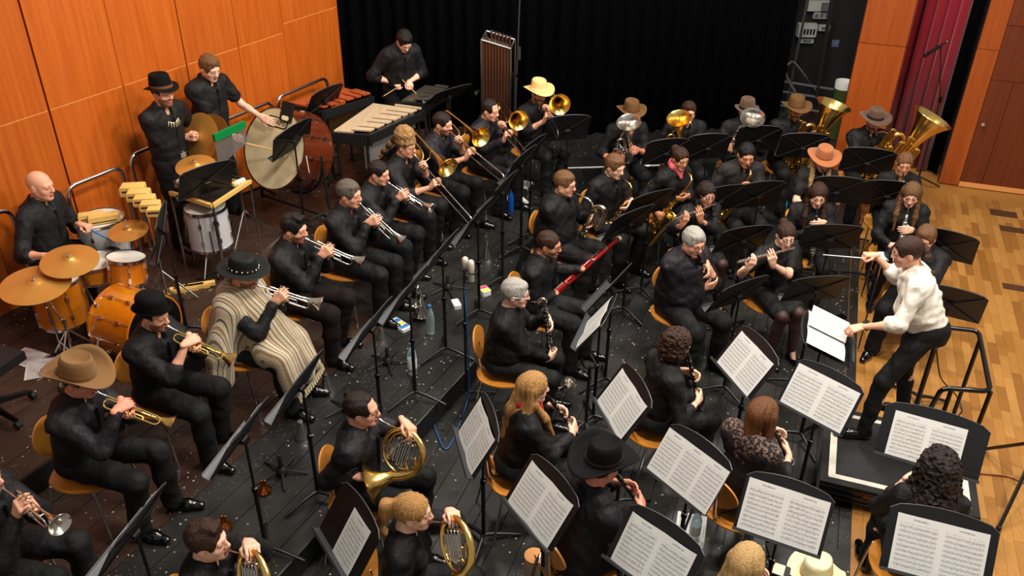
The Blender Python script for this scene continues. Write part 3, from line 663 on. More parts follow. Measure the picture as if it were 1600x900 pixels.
def strand(A, f): return lambda X: A*np.sin(X[:, 0]*f+1.5*np.sin(X[:, 1]*40)+1.2*np.sin(X[:, 2]*35))+A*.7*np.sin(X[:, 0]*f*.43+X[:, 1]*30+X[:, 2]*26)
def strand2(A): return lambda X: A*np.sin(24*np.arctan2(X[:, 0], -X[:, 1]+.02)+1.5*np.sin(X[:, 2]*22))+A*.8*np.sin(11*np.arctan2(X[:, 0], -X[:, 1]+.02)+2*np.sin(X[:, 2]*13+1))
def hair(style, seed=0):
    S = SDF(.0072); cut = [((0, .135, -.06), (.086, .112, .137), .012)]; nz = strand(.0016, 150)
    ears = True
    if style == 'under':
        S.ell((0, -.014, .030), (.083, .104, .092), .01); cut = [((0, .15, .0), (.14, .125, .3), .012), ((0, .02, -.12), (.2, .2, .085), .01)]
    if style in ('short', 'crop', 'quiff', 'receding'):
        g = {'short': .012, 'crop': .007, 'quiff': .011, 'receding': .009}[style]
        S.ell((0, -.014, .030), (.076+g, .097+g, .088+g), .01)
        if style == 'quiff': S.cone((-.03, .055, .105), (.035, .062, .112), .022, .020, .02); S.cone((-.02, 0, .11), (.02, .02, .115), .025, .025, .03)
        if style == 'short': S.ell((.01, .045, .088), (.05, .035, .026), .02)
        if style == 'receding': cut += [((.03, .13, .06), (.05, .085, .06), .015), ((-.03, .13, .06), (.05, .085, .06), .015)]
        cut += [((0, .02, -.12), (.2, .2, .085), .01)]
    elif style == 'thin':
        S.ell((0, -.016, .024), (.083, .103, .088), .01); cut += [((0, .03, .12), (.055, .09, .05), .02), ((0, .02, -.12), (.2, .2, .085), .01)]
    elif style == 'long':
        S.ell((0, -.014, .030), (.088, .108, .099), .01); ears = False
        for s in (-1, 1): S.cone((s*.066, -.03, .02), (s*.082, -.06, -.18), .034, .036, .03); S.cone((s*.082, -.06, -.16), (s*.070, -.12, -.36), .036, .018, .03); S.cone((s*.078, -.01, -.08), (s*.088, .085, -.21), .028, .028, .02); S.cone((s*.088, .085, -.21), (s*.080, .16, -.36), .028, .012, .02)
        S.cone((0, -.07, .02), (0, -.125, -.18), .055, .052, .03); S.cone((0, -.125, -.16), (0, -.165, -.40), .052, .026, .03)
        nz = strand2(.003)
    elif style == 'bob':
        S.ell((0, -.014, .030), (.090, .110, .101), .01); ears = False
        for s in (-1, 1): S.cone((s*.070, -.015, .02), (s*.080, -.005, -.15), .036, .034, .03)
        S.cone((0, -.07, .02), (0, -.09, -.19), .06, .05, .04); nz = strand2(.003)
    elif style == 'curly':
        S.ell((0, -.018, .036), (.098, .112, .106), .01); S.ell((0, -.05, -.05), (.098, .085, .08), .04); cut = [((0, .14, -.06), (.08, .09, .125), .012)]; nz = curls(.010, 46); ears = False
        for s in (-1, 1): S.ell((s*.07, -.01, -.05), (.04, .05, .07), .03)
    elif style == 'longcurly':
        S.ell((0, -.018, .034), (.098, .114, .104), .01); S.cone((0, -.06, 0), (0, -.12, -.24), .10, .125, .05); S.cone((0, -.12, -.22), (0, -.12, -.40), .125, .06, .04)
        for s in (-1, 1): S.cone((s*.07, -.02, .0), (s*.125, -.06, -.25), .05, .055, .03)
        nz = curls(.013, 44); ears = False
    elif style in ('pony', 'bun', 'braid', 'clip'):
        S.ell((0, -.014, .030), (.085, .105, .096), .01); cut += [((0, .02, -.13), (.2, .2, .085), .02)]
        if style == 'pony': S.cone((0, -.10, .06), (0, -.155, .03), .024, .036, .02); S.cone((0, -.155, .03), (0, -.16, -.12), .040, .046, .02); S.cone((0, -.16, -.12), (.01, -.13, -.28), .046, .012, .02); nz = strand2(.0025)
        if style == 'bun': S.ell((0, -.125, .05), (.045, .040, .045), .015)
        if style == 'clip': S.cone((0, -.10, .0), (0, -.115, -.11), .032, .02, .02)
        if style == 'braid':
            for i in range(6): S.ell((.012*(-1)**i, -.118-.006*i, -.01-.036*i), (.042-.003*i, .036, .030), .012)
    for c, r, k in cut: S.ell(c, r, k, sub=True)
    if ears:
        for s in (-1, 1): S.ell((s*.085, .012, -.025), (.028, .034, .040), .008, sub=True)
    v, q, _ = S.mesh(nz); return v, q
HAIRS = {}
def gethair(st, m):
    if (st, m) not in HAIRS:
        v, q = hair(st); HAIRS[(st, m)] = np_mesh('hair', v, q, [m])
    return HAIRS[(st, m)]
# ---- hats in head space (brim plane at z = 0 of the hat)
def hat_mesh(kind, m):
    mb = MB(); n = 40
    P_ = {'cowboy': (.165, .205, .080, .115), 'western': (.165, .195, .030, .10), 'fedora': (.135, .15, .014, .115), 'bowler': (.112, .128, .018, .115), 'straw': (.16, .19, .035, .11), 'flat': (.17, .185, .014, .095)}[kind]
    bx, by, curl, hh = P_; rows = []
    for j in range(6):
        t = 1-j/5; row = []
        for i in range(n):
            a = 2*math.pi*i/n; cx, sy = math.cos(a), math.sin(a)
            rx = .084+(bx-.084)*t; ry = .102+(by-.102)*t
            z = curl*(cx*cx)**1.2*t**1.8-(.018*(sy*sy)*t*t if kind not in ('bowler', 'flat') else 0)+(.012*t*t if kind == 'bowler' else 0)
            row.append((rx*cx, ry*sy, z))
        rows.append(row)
    for k, (f, zz) in enumerate([(1.0, .25), (.97, .5), (.93, .75), (.88, .92), (.78, 1.0), (.5, 1.0), (.22, .96), (.02, .95)]):
        row = []
        for i in range(n):
            a = 2*math.pi*i/n; cx, sy = math.cos(a), math.sin(a); z = hh*zz; fx = f; fy = f
            if kind in ('cowboy', 'western', 'straw', 'fedora'):
                if k >= 4: z -= hh*(.20 if kind == 'cowboy' else .16)*(1-abs(cx)**1.5*f) if f < .6 else 0
                if k >= 2: fx *= 1-.14*max(0, sy)**2
            if kind == 'bowler' and k >= 2: fx = fy = (0.97, .88, .72, .5, .3, .02)[k-2]; z = hh*(.66, .84, .95, 1.03, 1.06, 1.07)[k-2]
            row.append((.084*fx*cx, .102*fy*sy, z))
        rows.append(row)
    vs = [p for r in rows for p in r]; fs = [(j*n+i, j*n+(i+1) % n, (j+1)*n+(i+1) % n, (j+1)*n+i) for j in range(len(rows)-1) for i in range(n)]
    fs.append(tuple((len(rows)-1)*n+i for i in range(n))); mb.add(vs, fs); me = mb.mesh('hat', m, 1.2); return me
def band_mesh(m, studs=False):
    mb = MB(); pr = [(1.02, .004), (1.03, .008), (1.02, .028), (1.0, .028)]; n = 36; vs = []
    for f, z in pr:
        for i in range(n): a = 2*math.pi*i/n; vs.append((.0855*f*math.cos(a), .1035*f*math.sin(a), z))
    fs = [(j*n+i, j*n+(i+1) % n, (j+1)*n+(i+1) % n, (j+1)*n+i) for j in range(3) for i in range(n)]; mb.add(vs, fs); return mb.mesh('hat_band', m, 1)
def star_mesh(r, m):
    mb = MB(); out = []
    for i in range(12): a = math.pi*i/6; q = r if i % 2 == 0 else r*.55; out.append((q*math.sin(a), q*math.cos(a)))
    mb.prism(out, .004); return mb.mesh('star_badge', m)
FMAT = ('skin', 'lips', 'eye_white', 'iris', 'brow')
def ik(S, W, l1, l2, hint):
    d = W-S; D = d.length; n = d.normalized()
    if D > l1+l2-.006: W = S+n*(l1+l2-.006); D = l1+l2-.006
    D = max(D, .12); a = (l1*l1-l2*l2+D*D)/(2*D); hh = math.sqrt(max(0, l1*l1-a*a)); hp = hint-n*hint.dot(n)
    return S+n*a+hp.normalized()*hh, W
PEOPLE = {}
class Person: pass
def prep(key, px=None, z0=0.0, az=90, lean=8, pitch=8, turn=0, s=1.0, stand=False, xy=None, fem=False, side=0, hipz=None):
    """place the figure: the head centre seen at px, feet on z0, facing az (0 away, 90 right, 180 to us)"""
    p = Person(); p.key = key; p.az = az; p.z0 = z0; p.s = s; p.stand = stand; p.fem = fem; p.lean = lean
    hz = hipz or (.94 if stand else .545); l = math.radians(lean); u = V((math.sin(math.radians(side)), math.sin(l), math.cos(l))).normalized()
    p.pel = V((0, 0, hz)); p.u = u; p.chest = p.pel+u*.32*s; p.neck = p.pel+u*.50*s
    p.Rh = Matrix.Rotation(-math.radians(turn), 3, 'Z')@Matrix.Rotation(-math.radians(pitch), 3, 'X')
    p.head = p.neck+V((0, .02, .035))+p.Rh@V((0, .025, .110))
    if xy is None: hw = P(px[0], px[1], z0+p.head.z); xy = (hw-(rotz(az)@V((p.head.x, p.head.y, 0))))
    p.root = V((xy[0], xy[1], z0)); p.M = Matrix.Translation(p.root)@rotz(az); p.Mi = p.M.inverted()
    p.mouth = p.M@(p.head+p.Rh@V((0, .100, -.063))); p.fwd = azv(az); p.right = azv(az+90); p.hands = {}
    PEOPLE[key] = p; return p
def finish(p, label, shirt='cloth_black', sleeve='long', trouser='trouser_black', skin='skin_light', hr=('short', 'hair_dark'), hat=None, beard=False, glasses=False, face=None,
           fat=0.0, spread=.13, knee=(0, 0), feet=(0, 0), skirt=False, low=False, collar=True, hide_legs=False, extra=None, elbow=None, arms=None, legs=None, shoes=True, vneck=False):
    s = p.s; fem = p.fem; rg = np.random.default_rng(abs(hash(p.key)) % 1000 if False else sum(ord(c)*(i+1) for i, c in enumerate(p.key)))
    t = thing('person', label, 'person', p.M); p.obj = t
    pel, u, chest, neck = p.pel, p.u, p.chest, p.neck; up = V((0, 0, 1)); f = V((0, 1, 0))
    shw = (.155 if fem else .176)*s; sh = {1: neck+V((shw, -.005, 0))-u*.072, -1: neck+V((-shw, -.005, 0))-u*.072}
    # arms
    A = {}
    for sd_, nm in ((1, 'R'), (-1, 'L')):
        hd = p.hands.get(nm)
        if hd is None:   # resting on the thigh / hanging
            G = p.M@(V((sd_*.12, .30, pel.z+.09)) if not p.stand else V((sd_*.26, .06, .80))); hd = (G, p.M.to_3x3()@V((-sd_*.3, .9, -.2)), V((0, 0, -1)), 'relax')
        G = p.Mi@hd[0]; R3 = p.Mi.to_3x3(); hint = V((sd_*.55, -.25, -.85)) if not (elbow and nm in elbow) else V(elbow[nm])
        fd = R3@V(hd[1]) if hd[1] is not None else None; pn = R3@V(hd[2])
        if fd is None: E0, _ = ik(sh[sd_], G, .29*s, .30*s, hint); fd = (G-E0).normalized()
        fd.normalize(); pn = (pn-fd*pn.dot(fd)).normalized(); W = G-fd*.070-pn*.026
        E, W2 = ik(sh[sd_], W, .295*s, .265*s, hint); A[sd_] = (E, W2, fd, pn, hd[3])
    # legs
    K, N = {}, {}
    for sd_ in (1, -1):
        i = 0 if sd_ == 1 else 1
        if legs: K[sd_], N[sd_] = V(legs[i][0]), V(legs[i][1]); continue
        if p.stand: K[sd_] = V((sd_*.10, .03, .50)); N[sd_] = V((sd_*.11, -.01, .09))
        else:
            K[sd_] = V((sd_*(spread+rg.uniform(-.01, .02)), .43*s+rg.uniform(-.02, .02)+knee[i], pel.z-.03)); N[sd_] = V((sd_*(spread+.01), .40*s+rg.uniform(-.08, .06)+feet[i], .10))
    p.K, p.N = K, N
    hip = {1: pel+V((.085, 0, 0)), -1: pel+V((-.085, 0, 0))}
    # body: one skin surface
    B = SDF(.0195); B.cone(pel, chest, .11*s, .115*s, .05, sc=(1, 1.25, 1)); B.cone(sh[1], sh[-1], .055, .055, .04); B.cone(chest, neck+up*.02, .08, .055, .05)
    B.cone(neck-up*.03, p.head+p.Rh@V((0, -.03, -.06)), .058 if not fem else .05, .052 if not fem else .046, .03)
    for sd_ in (1, -1):
        E, W, fd, pn, st = A[sd_]; B.cone(sh[sd_], E, .044, .038, .03); B.cone(E, E.lerp(W, .4), .039 if not fem else .034, .037 if not fem else .031, .02); B.cone(E.lerp(W, .4), W, .036 if not fem else .031, .0255 if not fem else .022, .02)
        B.cone(hip[sd_], K[sd_], .075, .052, .03); B.cone(K[sd_], K[sd_].lerp(N[sd_], .35)-f*.01, .05, .05, .02); B.cone(K[sd_].lerp(N[sd_], .35)-f*.01, N[sd_], .05, .036, .02); B.cone(N[sd_], N[sd_]+V((0, .06, -.065)), .03, .024, .02)
    v, q, _ = B.mesh(); vs = [v]; qs = [q]; fm = [np.zeros(len(q), int)]; o = len(v)
    hv, hq, hl = HEADS[face or ('f' if fem else 'm')]; R = np.array(p.Rh); vs.append(hv@R.T*s+np.array(p.head)); qs.append(hq+o); o += len(hv)
    l4 = hl[hq]; fl_ = np.where((l4 == l4[:, :1]).all(1), l4[:, 0], np.median(l4, axis=1).astype(int))
    if beard: c = hv[hq].mean(1); mk = (fl_ == 0) & (c[:, 2] < -.036+.10*np.clip(.05-c[:, 1], 0, 1)) & (c[:, 1] > .005) & (c[:, 2] > -.118); fl_ = np.where(mk, 5, fl_)
    fm.append(fl_)
    for sd_ in (1, -1):
        E, W, fd, pn, st = A[sd_]; cv, cq = HANDS[st]; x = pn.cross(fd); Rm = np.array([x, fd, -pn]).T; cv = cv*(1.0 if not fem else .92)
        if sd_ == -1: cv = cv*np.array([-1, 1, 1]); cq = cq[:, ::-1]
        vs.append(cv@Rm.T+np.array(W)); qs.append(cq+o); o += len(cv); fm.append(np.zeros(len(cq), int))
    me = np_mesh('body', np.concatenate(vs), np.concatenate(qs), [skin, 'lips', 'eye_white', 'iris', hr[1] if hr else 'beard', 'beard' if beard is True or not beard else beard], np.concatenate(fm)); ob('body', me, t)
    ph = rg.uniform(0, 6, 6)
    def wrinkle(A_):
        def fn(X):
            x, y, z = X[:, 0], X[:, 1], X[:, 2]
            wx, wy, wz = x+.05*np.sin(z*13+y*9+ph[0]), y+.05*np.sin(x*12+z*10+ph[1]), z+.05*np.sin(x*11+y*14+ph[2])
            vn = 2*vnoise(np.stack([wx, wy, wz*1.4], 1)+ph[0], 13)-1
            w1 = np.sin(wz*30+wx*18+ph[3]); w2 = np.sin(wx*34-wz*19+wy*15+ph[4]); w3 = np.sin(wy*32+wz*26+ph[5]); m = .5+.5*np.sin(x*12+z*8+y*7+ph[3]); r1, r2, r3 = [1-1.8*np.abs(w)**.8 for w in (w1, w2, w3)]
            return A_*(.6*r1*m+.6*r2*(1-m)+.4*r3*np.abs(2*m-1)-.1)*.7+A_*.9*vn
        return fn
    # shirt
    S = SDF(.0163); ff = fat; tw = .168 if not fem else .148
    S.cone(pel-u*.0+up*.01, pel+u*.16, tw*s+ff*.03, (tw+.002)*s+ff*.03, .05, sc=(1, 1.24-ff*.25, 1)); S.cone(pel+u*.16, chest+u*.03, (tw+.002)*s+ff*.03, (.178 if not fem else .148)*s+ff*.02, .06, sc=(1, 1.32-ff*.2, 1))
    S.cone(sh[1]*.78+sh[-1]*.22, sh[1]*.22+sh[-1]*.78, .088*s, .088*s, .06); S.cone(sh[1]*.6+sh[-1]*.4+u*.045, sh[1]*.4+sh[-1]*.6+u*.045, .06, .06, .05); S.cone(sh[1], sh[-1], .062 if not fem else .055, .062 if not fem else .055, .05)
    if ff: S.ell(pel+u*.14+f*.06, (.16+.02*ff, .13+.03*ff, .15), .06)
    if fem:
        for sd_ in (1, -1): S.ell(chest+V((sd_*.065, .085, .0)), (.062, .055, .065), .05)
    for sd_ in (1, -1):
        E, W, fd, pn, st = A[sd_]; fs_ = .88 if fem else 1.0
        if sleeve == 'short': m_ = sh[sd_].lerp(E, .62); S.cone(sh[sd_], m_, .072*fs_, .070*fs_, .04)
        else:
            S.cone(sh[sd_], E, .071*fs_, .061*fs_, .04)
            if sleeve == 'long': S.cone(E, W.lerp(E, .16), .060*fs_, .042*fs_, .025); S.cone(W.lerp(E, .16), W.lerp(E, .10), .040*fs_, .037*fs_, .006)
            elif sleeve == 'rolled': S.cone(E, E.lerp(W, .22), .060*fs_, .056*fs_, .025); S.cone(E.lerp(W, .14), E.lerp(W, .26), .062*fs_, .060*fs_, .006)
            elif sleeve == 'three': S.cone(E, E.lerp(W, .5), .060*fs_, .050*fs_, .025)
    if collar:
        rr = .060 if fem else .068; c = neck+up*.012+f*.005; ring = []
        for a in range(35, 326, 29): a = math.radians(a); ring.append(c+V((rr*math.sin(a), rr*math.cos(a), .030-.050*max(0, math.cos(a)))))
        for a, b in zip(ring[:-1], ring[1:]): S.cone(a, b, .016, .016, .008)
        for q_, e in ((ring[0], 1), (ring[-1], -1)): S.cone(q_, q_+V((e*.012, .028, -.050)), .015, .010, .008)
    S.ell(neck+f*.125+up*(-.02), (.042 if not vneck else .055, .07, .10 if vneck else .075), .01, sub=True)
    v, q, _ = S.mesh(wrinkle(.0095 if shirt != 'cloth_white' else .015)); ob('shirt' if not fem else 'blouse', np_mesh('shirt', v, q, [shirt]), t)
    if collar and not fem:   # button placket down the front
        mb = MB()
        pts = []
        for tt in (.86, .7, .5, .3, .12):
            b0 = pel.lerp(neck, tt); pts.append(b0+f*(.133+.012*math.sin(tt*3)+ff*.05*(1-tt)))
        mb.tube(catmull(pts, 4), .012, 8, sx=.45); mb.build('placket', shirt, t)
    # trousers / skirt
    if not hide_legs:
        Q = SDF(.017); Q.ell(pel-f*.015, (.165*s+ff*.02, .135*s+ff*.015, .115), .03)
        if p.stand: Q.ell(pel-f*.05-up*.05, (.15, .11, .10), .04)
        for sd_ in (1, -1):
            k_, n_ = K[sd_], N[sd_]
            if skirt:
                Q.cone(hip[sd_], hip[sd_].lerp(k_, .82), .088, .082, .09)
            else:
                th = .100*s*(.9 if fem else 1)+ff*.008; Q.cone(hip[sd_], k_, th, .078 if not fem else .066, .04); Q.cone(k_, k_.lerp(n_, .5), .076 if not fem else .064, .070 if not fem else .056, .03); Q.cone(k_.lerp(n_, .5), n_-up*.03, .070 if not fem else .056, .068 if not fem else .050, .03)
        v, q, _ = Q.mesh(wrinkle(.0075)); ob('skirt' if skirt else 'trousers', np_mesh('trousers', v, q, [trouser]), t)
        if skirt:
            Q = SDF(.0145)
            for sd_ in (1, -1): k_, n_ = K[sd_], N[sd_]; Q.cone(hip[sd_].lerp(k_, .6), k_, .066, .056, .02); Q.cone(k_, k_.lerp(n_, .35)-f*.012, .054, .055, .02); Q.cone(k_.lerp(n_, .35)-f*.012, n_-up*.02, .055, .038, .02)
            v, q, _ = Q.mesh(); ob('tights', np_mesh('tights', v, q, ['tights']), t)
        if shoes:
            for sd_ in (1, -1):
                n_ = N[sd_]; d = n_-K[sd_]; fa = V((0, 1, 0)); m_ = Matrix.Translation((n_.x, n_.y, max(0, n_.z-.10)))@RZ(-sd_*8)
                ob('shoe', FLAT_SHOE if skirt else SHOE, t, m_)
    # hair, hat, glasses
    HM = Matrix.Translation(p.head)@p.Rh.to_4x4()@Matrix.Scale(s, 4)
    if hat and hr and hr[0] in ('short', 'crop'): hr = ('under', hr[1])
    if hr and hr[0] != 'bald': ob('hair', gethair(*hr), t, HM)
    if hat:
        kind, m, bandm = hat[:3]; tilt = hat[3] if len(hat) > 3 else 0; zz = .052
        hm = HM@T(0, -.008, zz)@RX(6-tilt)@Matrix.Scale(1.06, 4)
        if kind == 'coonskin':
            S = SDF(.008); S.cone((0, -.005, .0), (0, -.01, .065), .098, .090, .02, sc=(1.08, .94, 1)); S.ell((0, -.01, .07), (.086, .10, .035), .02); S.ell((0, 0, -.10), (.3, .3, .085), .01, sub=True)
            v, q, _ = S.mesh(hn(.005, 110)); h_ = ob('fur_hat', np_mesh('fur_hat', v, q, [m]), t, hm)
            for i in range(6):
                mb = MB(); a = V((.02, -.10-.028*i, .01-.035*i)); b = V((.02, -.128-.028*i, -.025-.035*i)); mb.tube([a, a.lerp(b, .5), b], [.030-.001*i, .034-.001*i, .029-.001*i], 10); mb.build('tail_ring', m if i % 2 else 'fur_dark', h_)
        else:
            h_ = ob('hat', hat_mesh(kind, m), t, hm); so = h_.modifiers.new('felt_thickness', 'SOLIDIFY'); so.thickness = .004
            ob('hat_band', band_mesh(bandm), h_)
            if len(hat) > 4: ob('star_badge', star_mesh(.024, hat[4]), h_, T(0, .092, .055)@RX(12))
            if kind == 'flat':
                for i in range(18): a = 2*math.pi*i/18; mb = MB(); mb.lathe([(.001, 0), (.006, .001), (.004, .005), (.001, .006)], 6, T(.0885*math.cos(a), .107*math.sin(a), .016)@Matrix.Rotation(a, 4, 'Z')@RY(90)); mb.build('stud', 'star_metal', h_)
    if glasses:
        mb = MB()
        for sd_ in (-1, 1):
            mb.tube(arc((sd_*.032, .100, .004), .021, 0, 345, 14, 'xz'), .0017, 5, closed=True); mb.tube([(sd_*.053, .098, .010), (sd_*.080, .06, .012), (sd_*.084, -.01, .010)], .0017, 5)
        mb.tube([(-.011, .103, .008), (.011, .103, .008)], .0017, 5); mb.build('glasses', 'matte_black' if glasses != 'wire' else 'steel', t, HM)
    if extra: extra(p, t, HM)
    return t
# ================================================================== INSTRUMENTS (local frame: mouthpiece at 0, +y away from the player, +z up)
ZY = RX(-90)
def frameZ(loc, z, fwd):
    z = V(z).normalized(); fwd = V(fwd); y = (fwd-z*fwd.dot(z)).normalized(); x = y.cross(z)
    m = Matrix((x, y, z)).transposed().to_4x4(); m.translation = loc; return m
def H(M, G, fd, pn, st='grip'):
    R = M.to_3x3(); return (M@V(G), (R@V(fd)).normalized() if fd else None, (R@V(pn)).normalized(), st)
def ring(mb, y, r, w=.006, M=None): mb.lathe([(r-.002, y-w/2), (r, y-w/2), (r, y+w/2), (r-.002, y+w/2)], 14, (M or Matrix())@ZY, False)
def mouthpiece(t, m='silver_plate', k=1.0):
    mb = MB(); mb.lathe([(.001, .004), (.009*k, .001), (.0135*k, 0), (.0138*k, .004), (.012*k, .018), (.0055*k, .032), (.0048*k, .09)], 14, ZY); mb.build('mouthpiece', m, t)
def trumpet(M, label, m='silver_plate', rotary=False, name='trumpet'):
    t = thing(name, label, 'trumpet', M); mouthpiece(t)
    mb = MB(); mb.tube([(0, .075, 0), (0, .39, 0)]+arc((0, .39, -.03), .03, 75, -90, 8)+[(0, .27, -.06)], .0060, 8); mb.build('leadpipe', m, t)
    mb = MB(); mb.tube([(-.028, .26, -.06), (-.034, .12, -.06)]+[V((-.034, .10, -.03))+V((0, -.03*math.cos(a), .03*math.sin(a))) for a in (-1.57, -.9, -.3, .3, .9, 1.57)]+[(-.034, .14, 0), (-.034, .305, 0)], .0064, 8); mb.build('bell_crook', m, t)
    mb = MB(); bell(mb, .0066, .061, .195, T(-.034, .30, 0)@ZY, 24); mb.build('bell', m, t)
    for i in range(3):
        mb = MB(); y = .178+.027*i
        if rotary: mb.lathe([(.001, -.062), (.013, -.062), (.0145, -.055), (.0145, -.015), (.012, -.008), (.004, -.004), (.004, .008), (.001, .008)], 12, T(-.017, y+.01, .004))
        else: mb.lathe([(.001, -.115), (.006, -.113), (.0105, -.105), (.0105, -.098), (.0092, -.096), (.0092, .020), (.0105, .022), (.0105, .030), (.004, .034), (.003, .046), (.008, .047), (.008, .051), (.001, .052)], 12, T(-.017, y, 0))
        mb.build('valve', m, t)
    mb = MB()
    mb.tube([(-.017, .235, -.032), (-.017, .31, -.032)]+arc((-.017, .31, -.047), .015, 90, -90, 6)+[(-.017, .235, -.062)], .005, 7)
    mb.tube([(-.017, .17, -.035), (.012, .17, -.035), (.03, .17, -.04), (.03, .17, -.056), (.012, .17, -.062), (-.017, .17, -.062)], .005, 7)
    mb.tube([(0, .36, 0), (-.034, .36, 0)], .003, 6); mb.tube([(0, .15, 0), (-.034, .15, 0)], .003, 6); mb.build('slides', m, t)
    return {'R': H(M, (.0, .205, -.012), (-.12, .45, .88), (-.95, .1, -.1), 'grip'), 'L': H(M, (-.022, .215, -.045), (.1, .55, .75), (.95, .1, .1), 'grip')}
def trombone(M, label, m='gold_brass', ext=.42, bass=False):
    t = thing('trombone', label, 'trombone', M); mouthpiece(t, k=1.2); e = ext
    mb = MB(); mb.tube([(0, .085, 0), (0, e+.58, 0)]+[V((0, e+.58, -.045))+V((0, .045*math.cos(a), .045*math.sin(a))) for a in (1.57, 1.0, .5, 0, -.5, -1.0, -1.57)]+[(0, .12, -.09)], .0068, 8); mb.build('slide', 'silver_plate', t)
    mb = MB(); mb.tube([(0, e, .008), (0, e, -.098)], .006, 7); mb.tube([(0, .135, .008), (0, .135, -.098)], .006, 7); mb.build('slide_brace', m, t)
    c = V((-.12, -.27, .045)); mb = MB()
    mb.tube(catmull([(0, .13, -.09), (-.03, .08, -.085), (-.11, .0, -.04), (-.12, -.12, -.01), (-.12, -.26, -.01)], 4)+[c+V((0, -.055*math.cos(a), .055*math.sin(a))) for a in (-1.2, -.6, 0, .6, 1.2)]+[(-.12, -.26, .10), (-.12, .06, .10)], .0092, 8); mb.build('bell_tube', m, t)
    if bass:
        mb = MB(); mb.tube(catmull([(-.12, -.2, -.01), (-.13, -.1, .02), (-.13, -.22, .07), (-.13, -.05, .09), (-.12, -.05, .0)], 5), .009, 8); mb.build('valve_wrap', m, t)
    mb = MB(); bell(mb, .0095, .108 if not bass else .118, .36, T(-.12, .05, .10)@ZY, 26, p=3.6); mb.build('bell', m, t)
    mb = MB(); mb.tube([(-.12, .1, -.0), (-.12, .1, .10)], .004, 6); mb.tube([(-.12, .1, 0), (-.02, .12, -.05)], .004, 6); mb.build('brace', m, t)
    return {'R': H(M, (.0, e, -.05), (-.2, .35, .9), (-.95, .2, 0), 'grip'), 'L': H(M, (-.02, .145, -.04), (.2, .5, .75), (.9, .2, 0), 'grip')}
def french_horn(M, label, m='gold_brass', mi='silver_plate'):
    t = thing('french_horn', label, 'french horn', M); mouthpiece(t, k=.9)
    c = V((0, .235, -.115)); mb = MB()
    def on(r, a): a = math.radians(a); return c+V((0, r*math.cos(a), r*math.sin(a)))
    mb.tube([(0, .085, 0), (0, .16, .006)]+[on(.14, a)+V((.012, 0, 0)) for a in range(105, -60, -12)], [.0045]*2+[.005+.0002*i for i in range(14)], 8); mb.build('leadpipe', m, t)
    n = 32; mb = MB(); mb.tube([on(.145, -45-a*(330/n)) for a in range(n+1)], [.008+.014*(i/n)**1.4 for i in range(n+1)], 9); mb.build('body_ring', m, t)
    mb = MB(); mb.tube([on(.118, 200-a*(290/22))+V((-.015, 0, 0)) for a in range(23)], .0075, 8); mb.build('inner_ring', m, t)
    e = on(.145, -375); d = V((.42, -.45, -.79)).normalized(); p1 = on(.145, -402)
    pts = catmull([on(.145, -360), on(.145, -390), on(.150, -425)+V((.01, 0, 0)), on(.165, -450)+V((.035, -.01, -.01))], 5)
    mb = MB(); mb.tube(pts, [.020+.014*i/(len(pts)-1) for i in range(len(pts))], 12); mb.build('bell_branch', m, t)
    b0 = pts[-1]; bd = V((.45, -.62, -.55)).normalized(); q = frameZ(b0-bd*.02, bd, (0, 0, 1)); mb = MB(); bell(mb, .034, .13, .16, q, 28, p=2.4); mb.build('bell', m, t)
    for i in range(4):
        y = .185+.034*i; mb = MB(); mb.lathe([(.001, -.02), (.014, -.02), (.0155, -.014), (.0155, .014), (.012, .02), (.001, .021)], 12, T(0, y, -.045)@RY(90)); mb.build('rotor_valve', mi, t)
        if i < 3: mb = MB(); mb.box((-.01, y, .030), (.016, .016, .004)); mb.tube([(-.01, y, .03), (-.012, y, -.04)], .002, 5); mb.build('lever', mi, t)
    mb = MB()
    for i, (y, z1) in enumerate(((.165, -.16), (.195, -.185), (.228, -.20), (.262, -.19), (.292, -.165))):
        mb.tube([(.012, y-.009, -.05), (.012, y-.009, z1)]+arc((.012, y, z1), .009, 180, 360, 5, 'yz')+[(.012, y+.009, -.05)], .0048, 7)
    mb.build('valve_slides', mi, t)
    mb = MB(); mb.tube(catmull([(0, .33, -.10), (.01, .345, -.16), (.01, .31, -.20), (.01, .28, -.16), (.01, .31, -.12)], 5), .0065, 7); mb.build('crook', m, t); mb = MB(); mb.tube(catmull([(0, .14, -.10), (.01, .13, -.16), (.01, .16, -.20), (.01, .18, -.16), (.01, .16, -.12)], 5), .0065, 7); mb.build('crook', m, t)
    bc = b0+bd*.10
    return {'L': H(M, (-.01, .225, .022), (.25, .75, -.1), (.1, .1, -1), 'grip'), 'R': H(M, tuple(bc+V((.01, -.03, .0))), tuple(-bd*.7+V((0, .5, 0))), (-.3, .2, -.9), 'keys')}
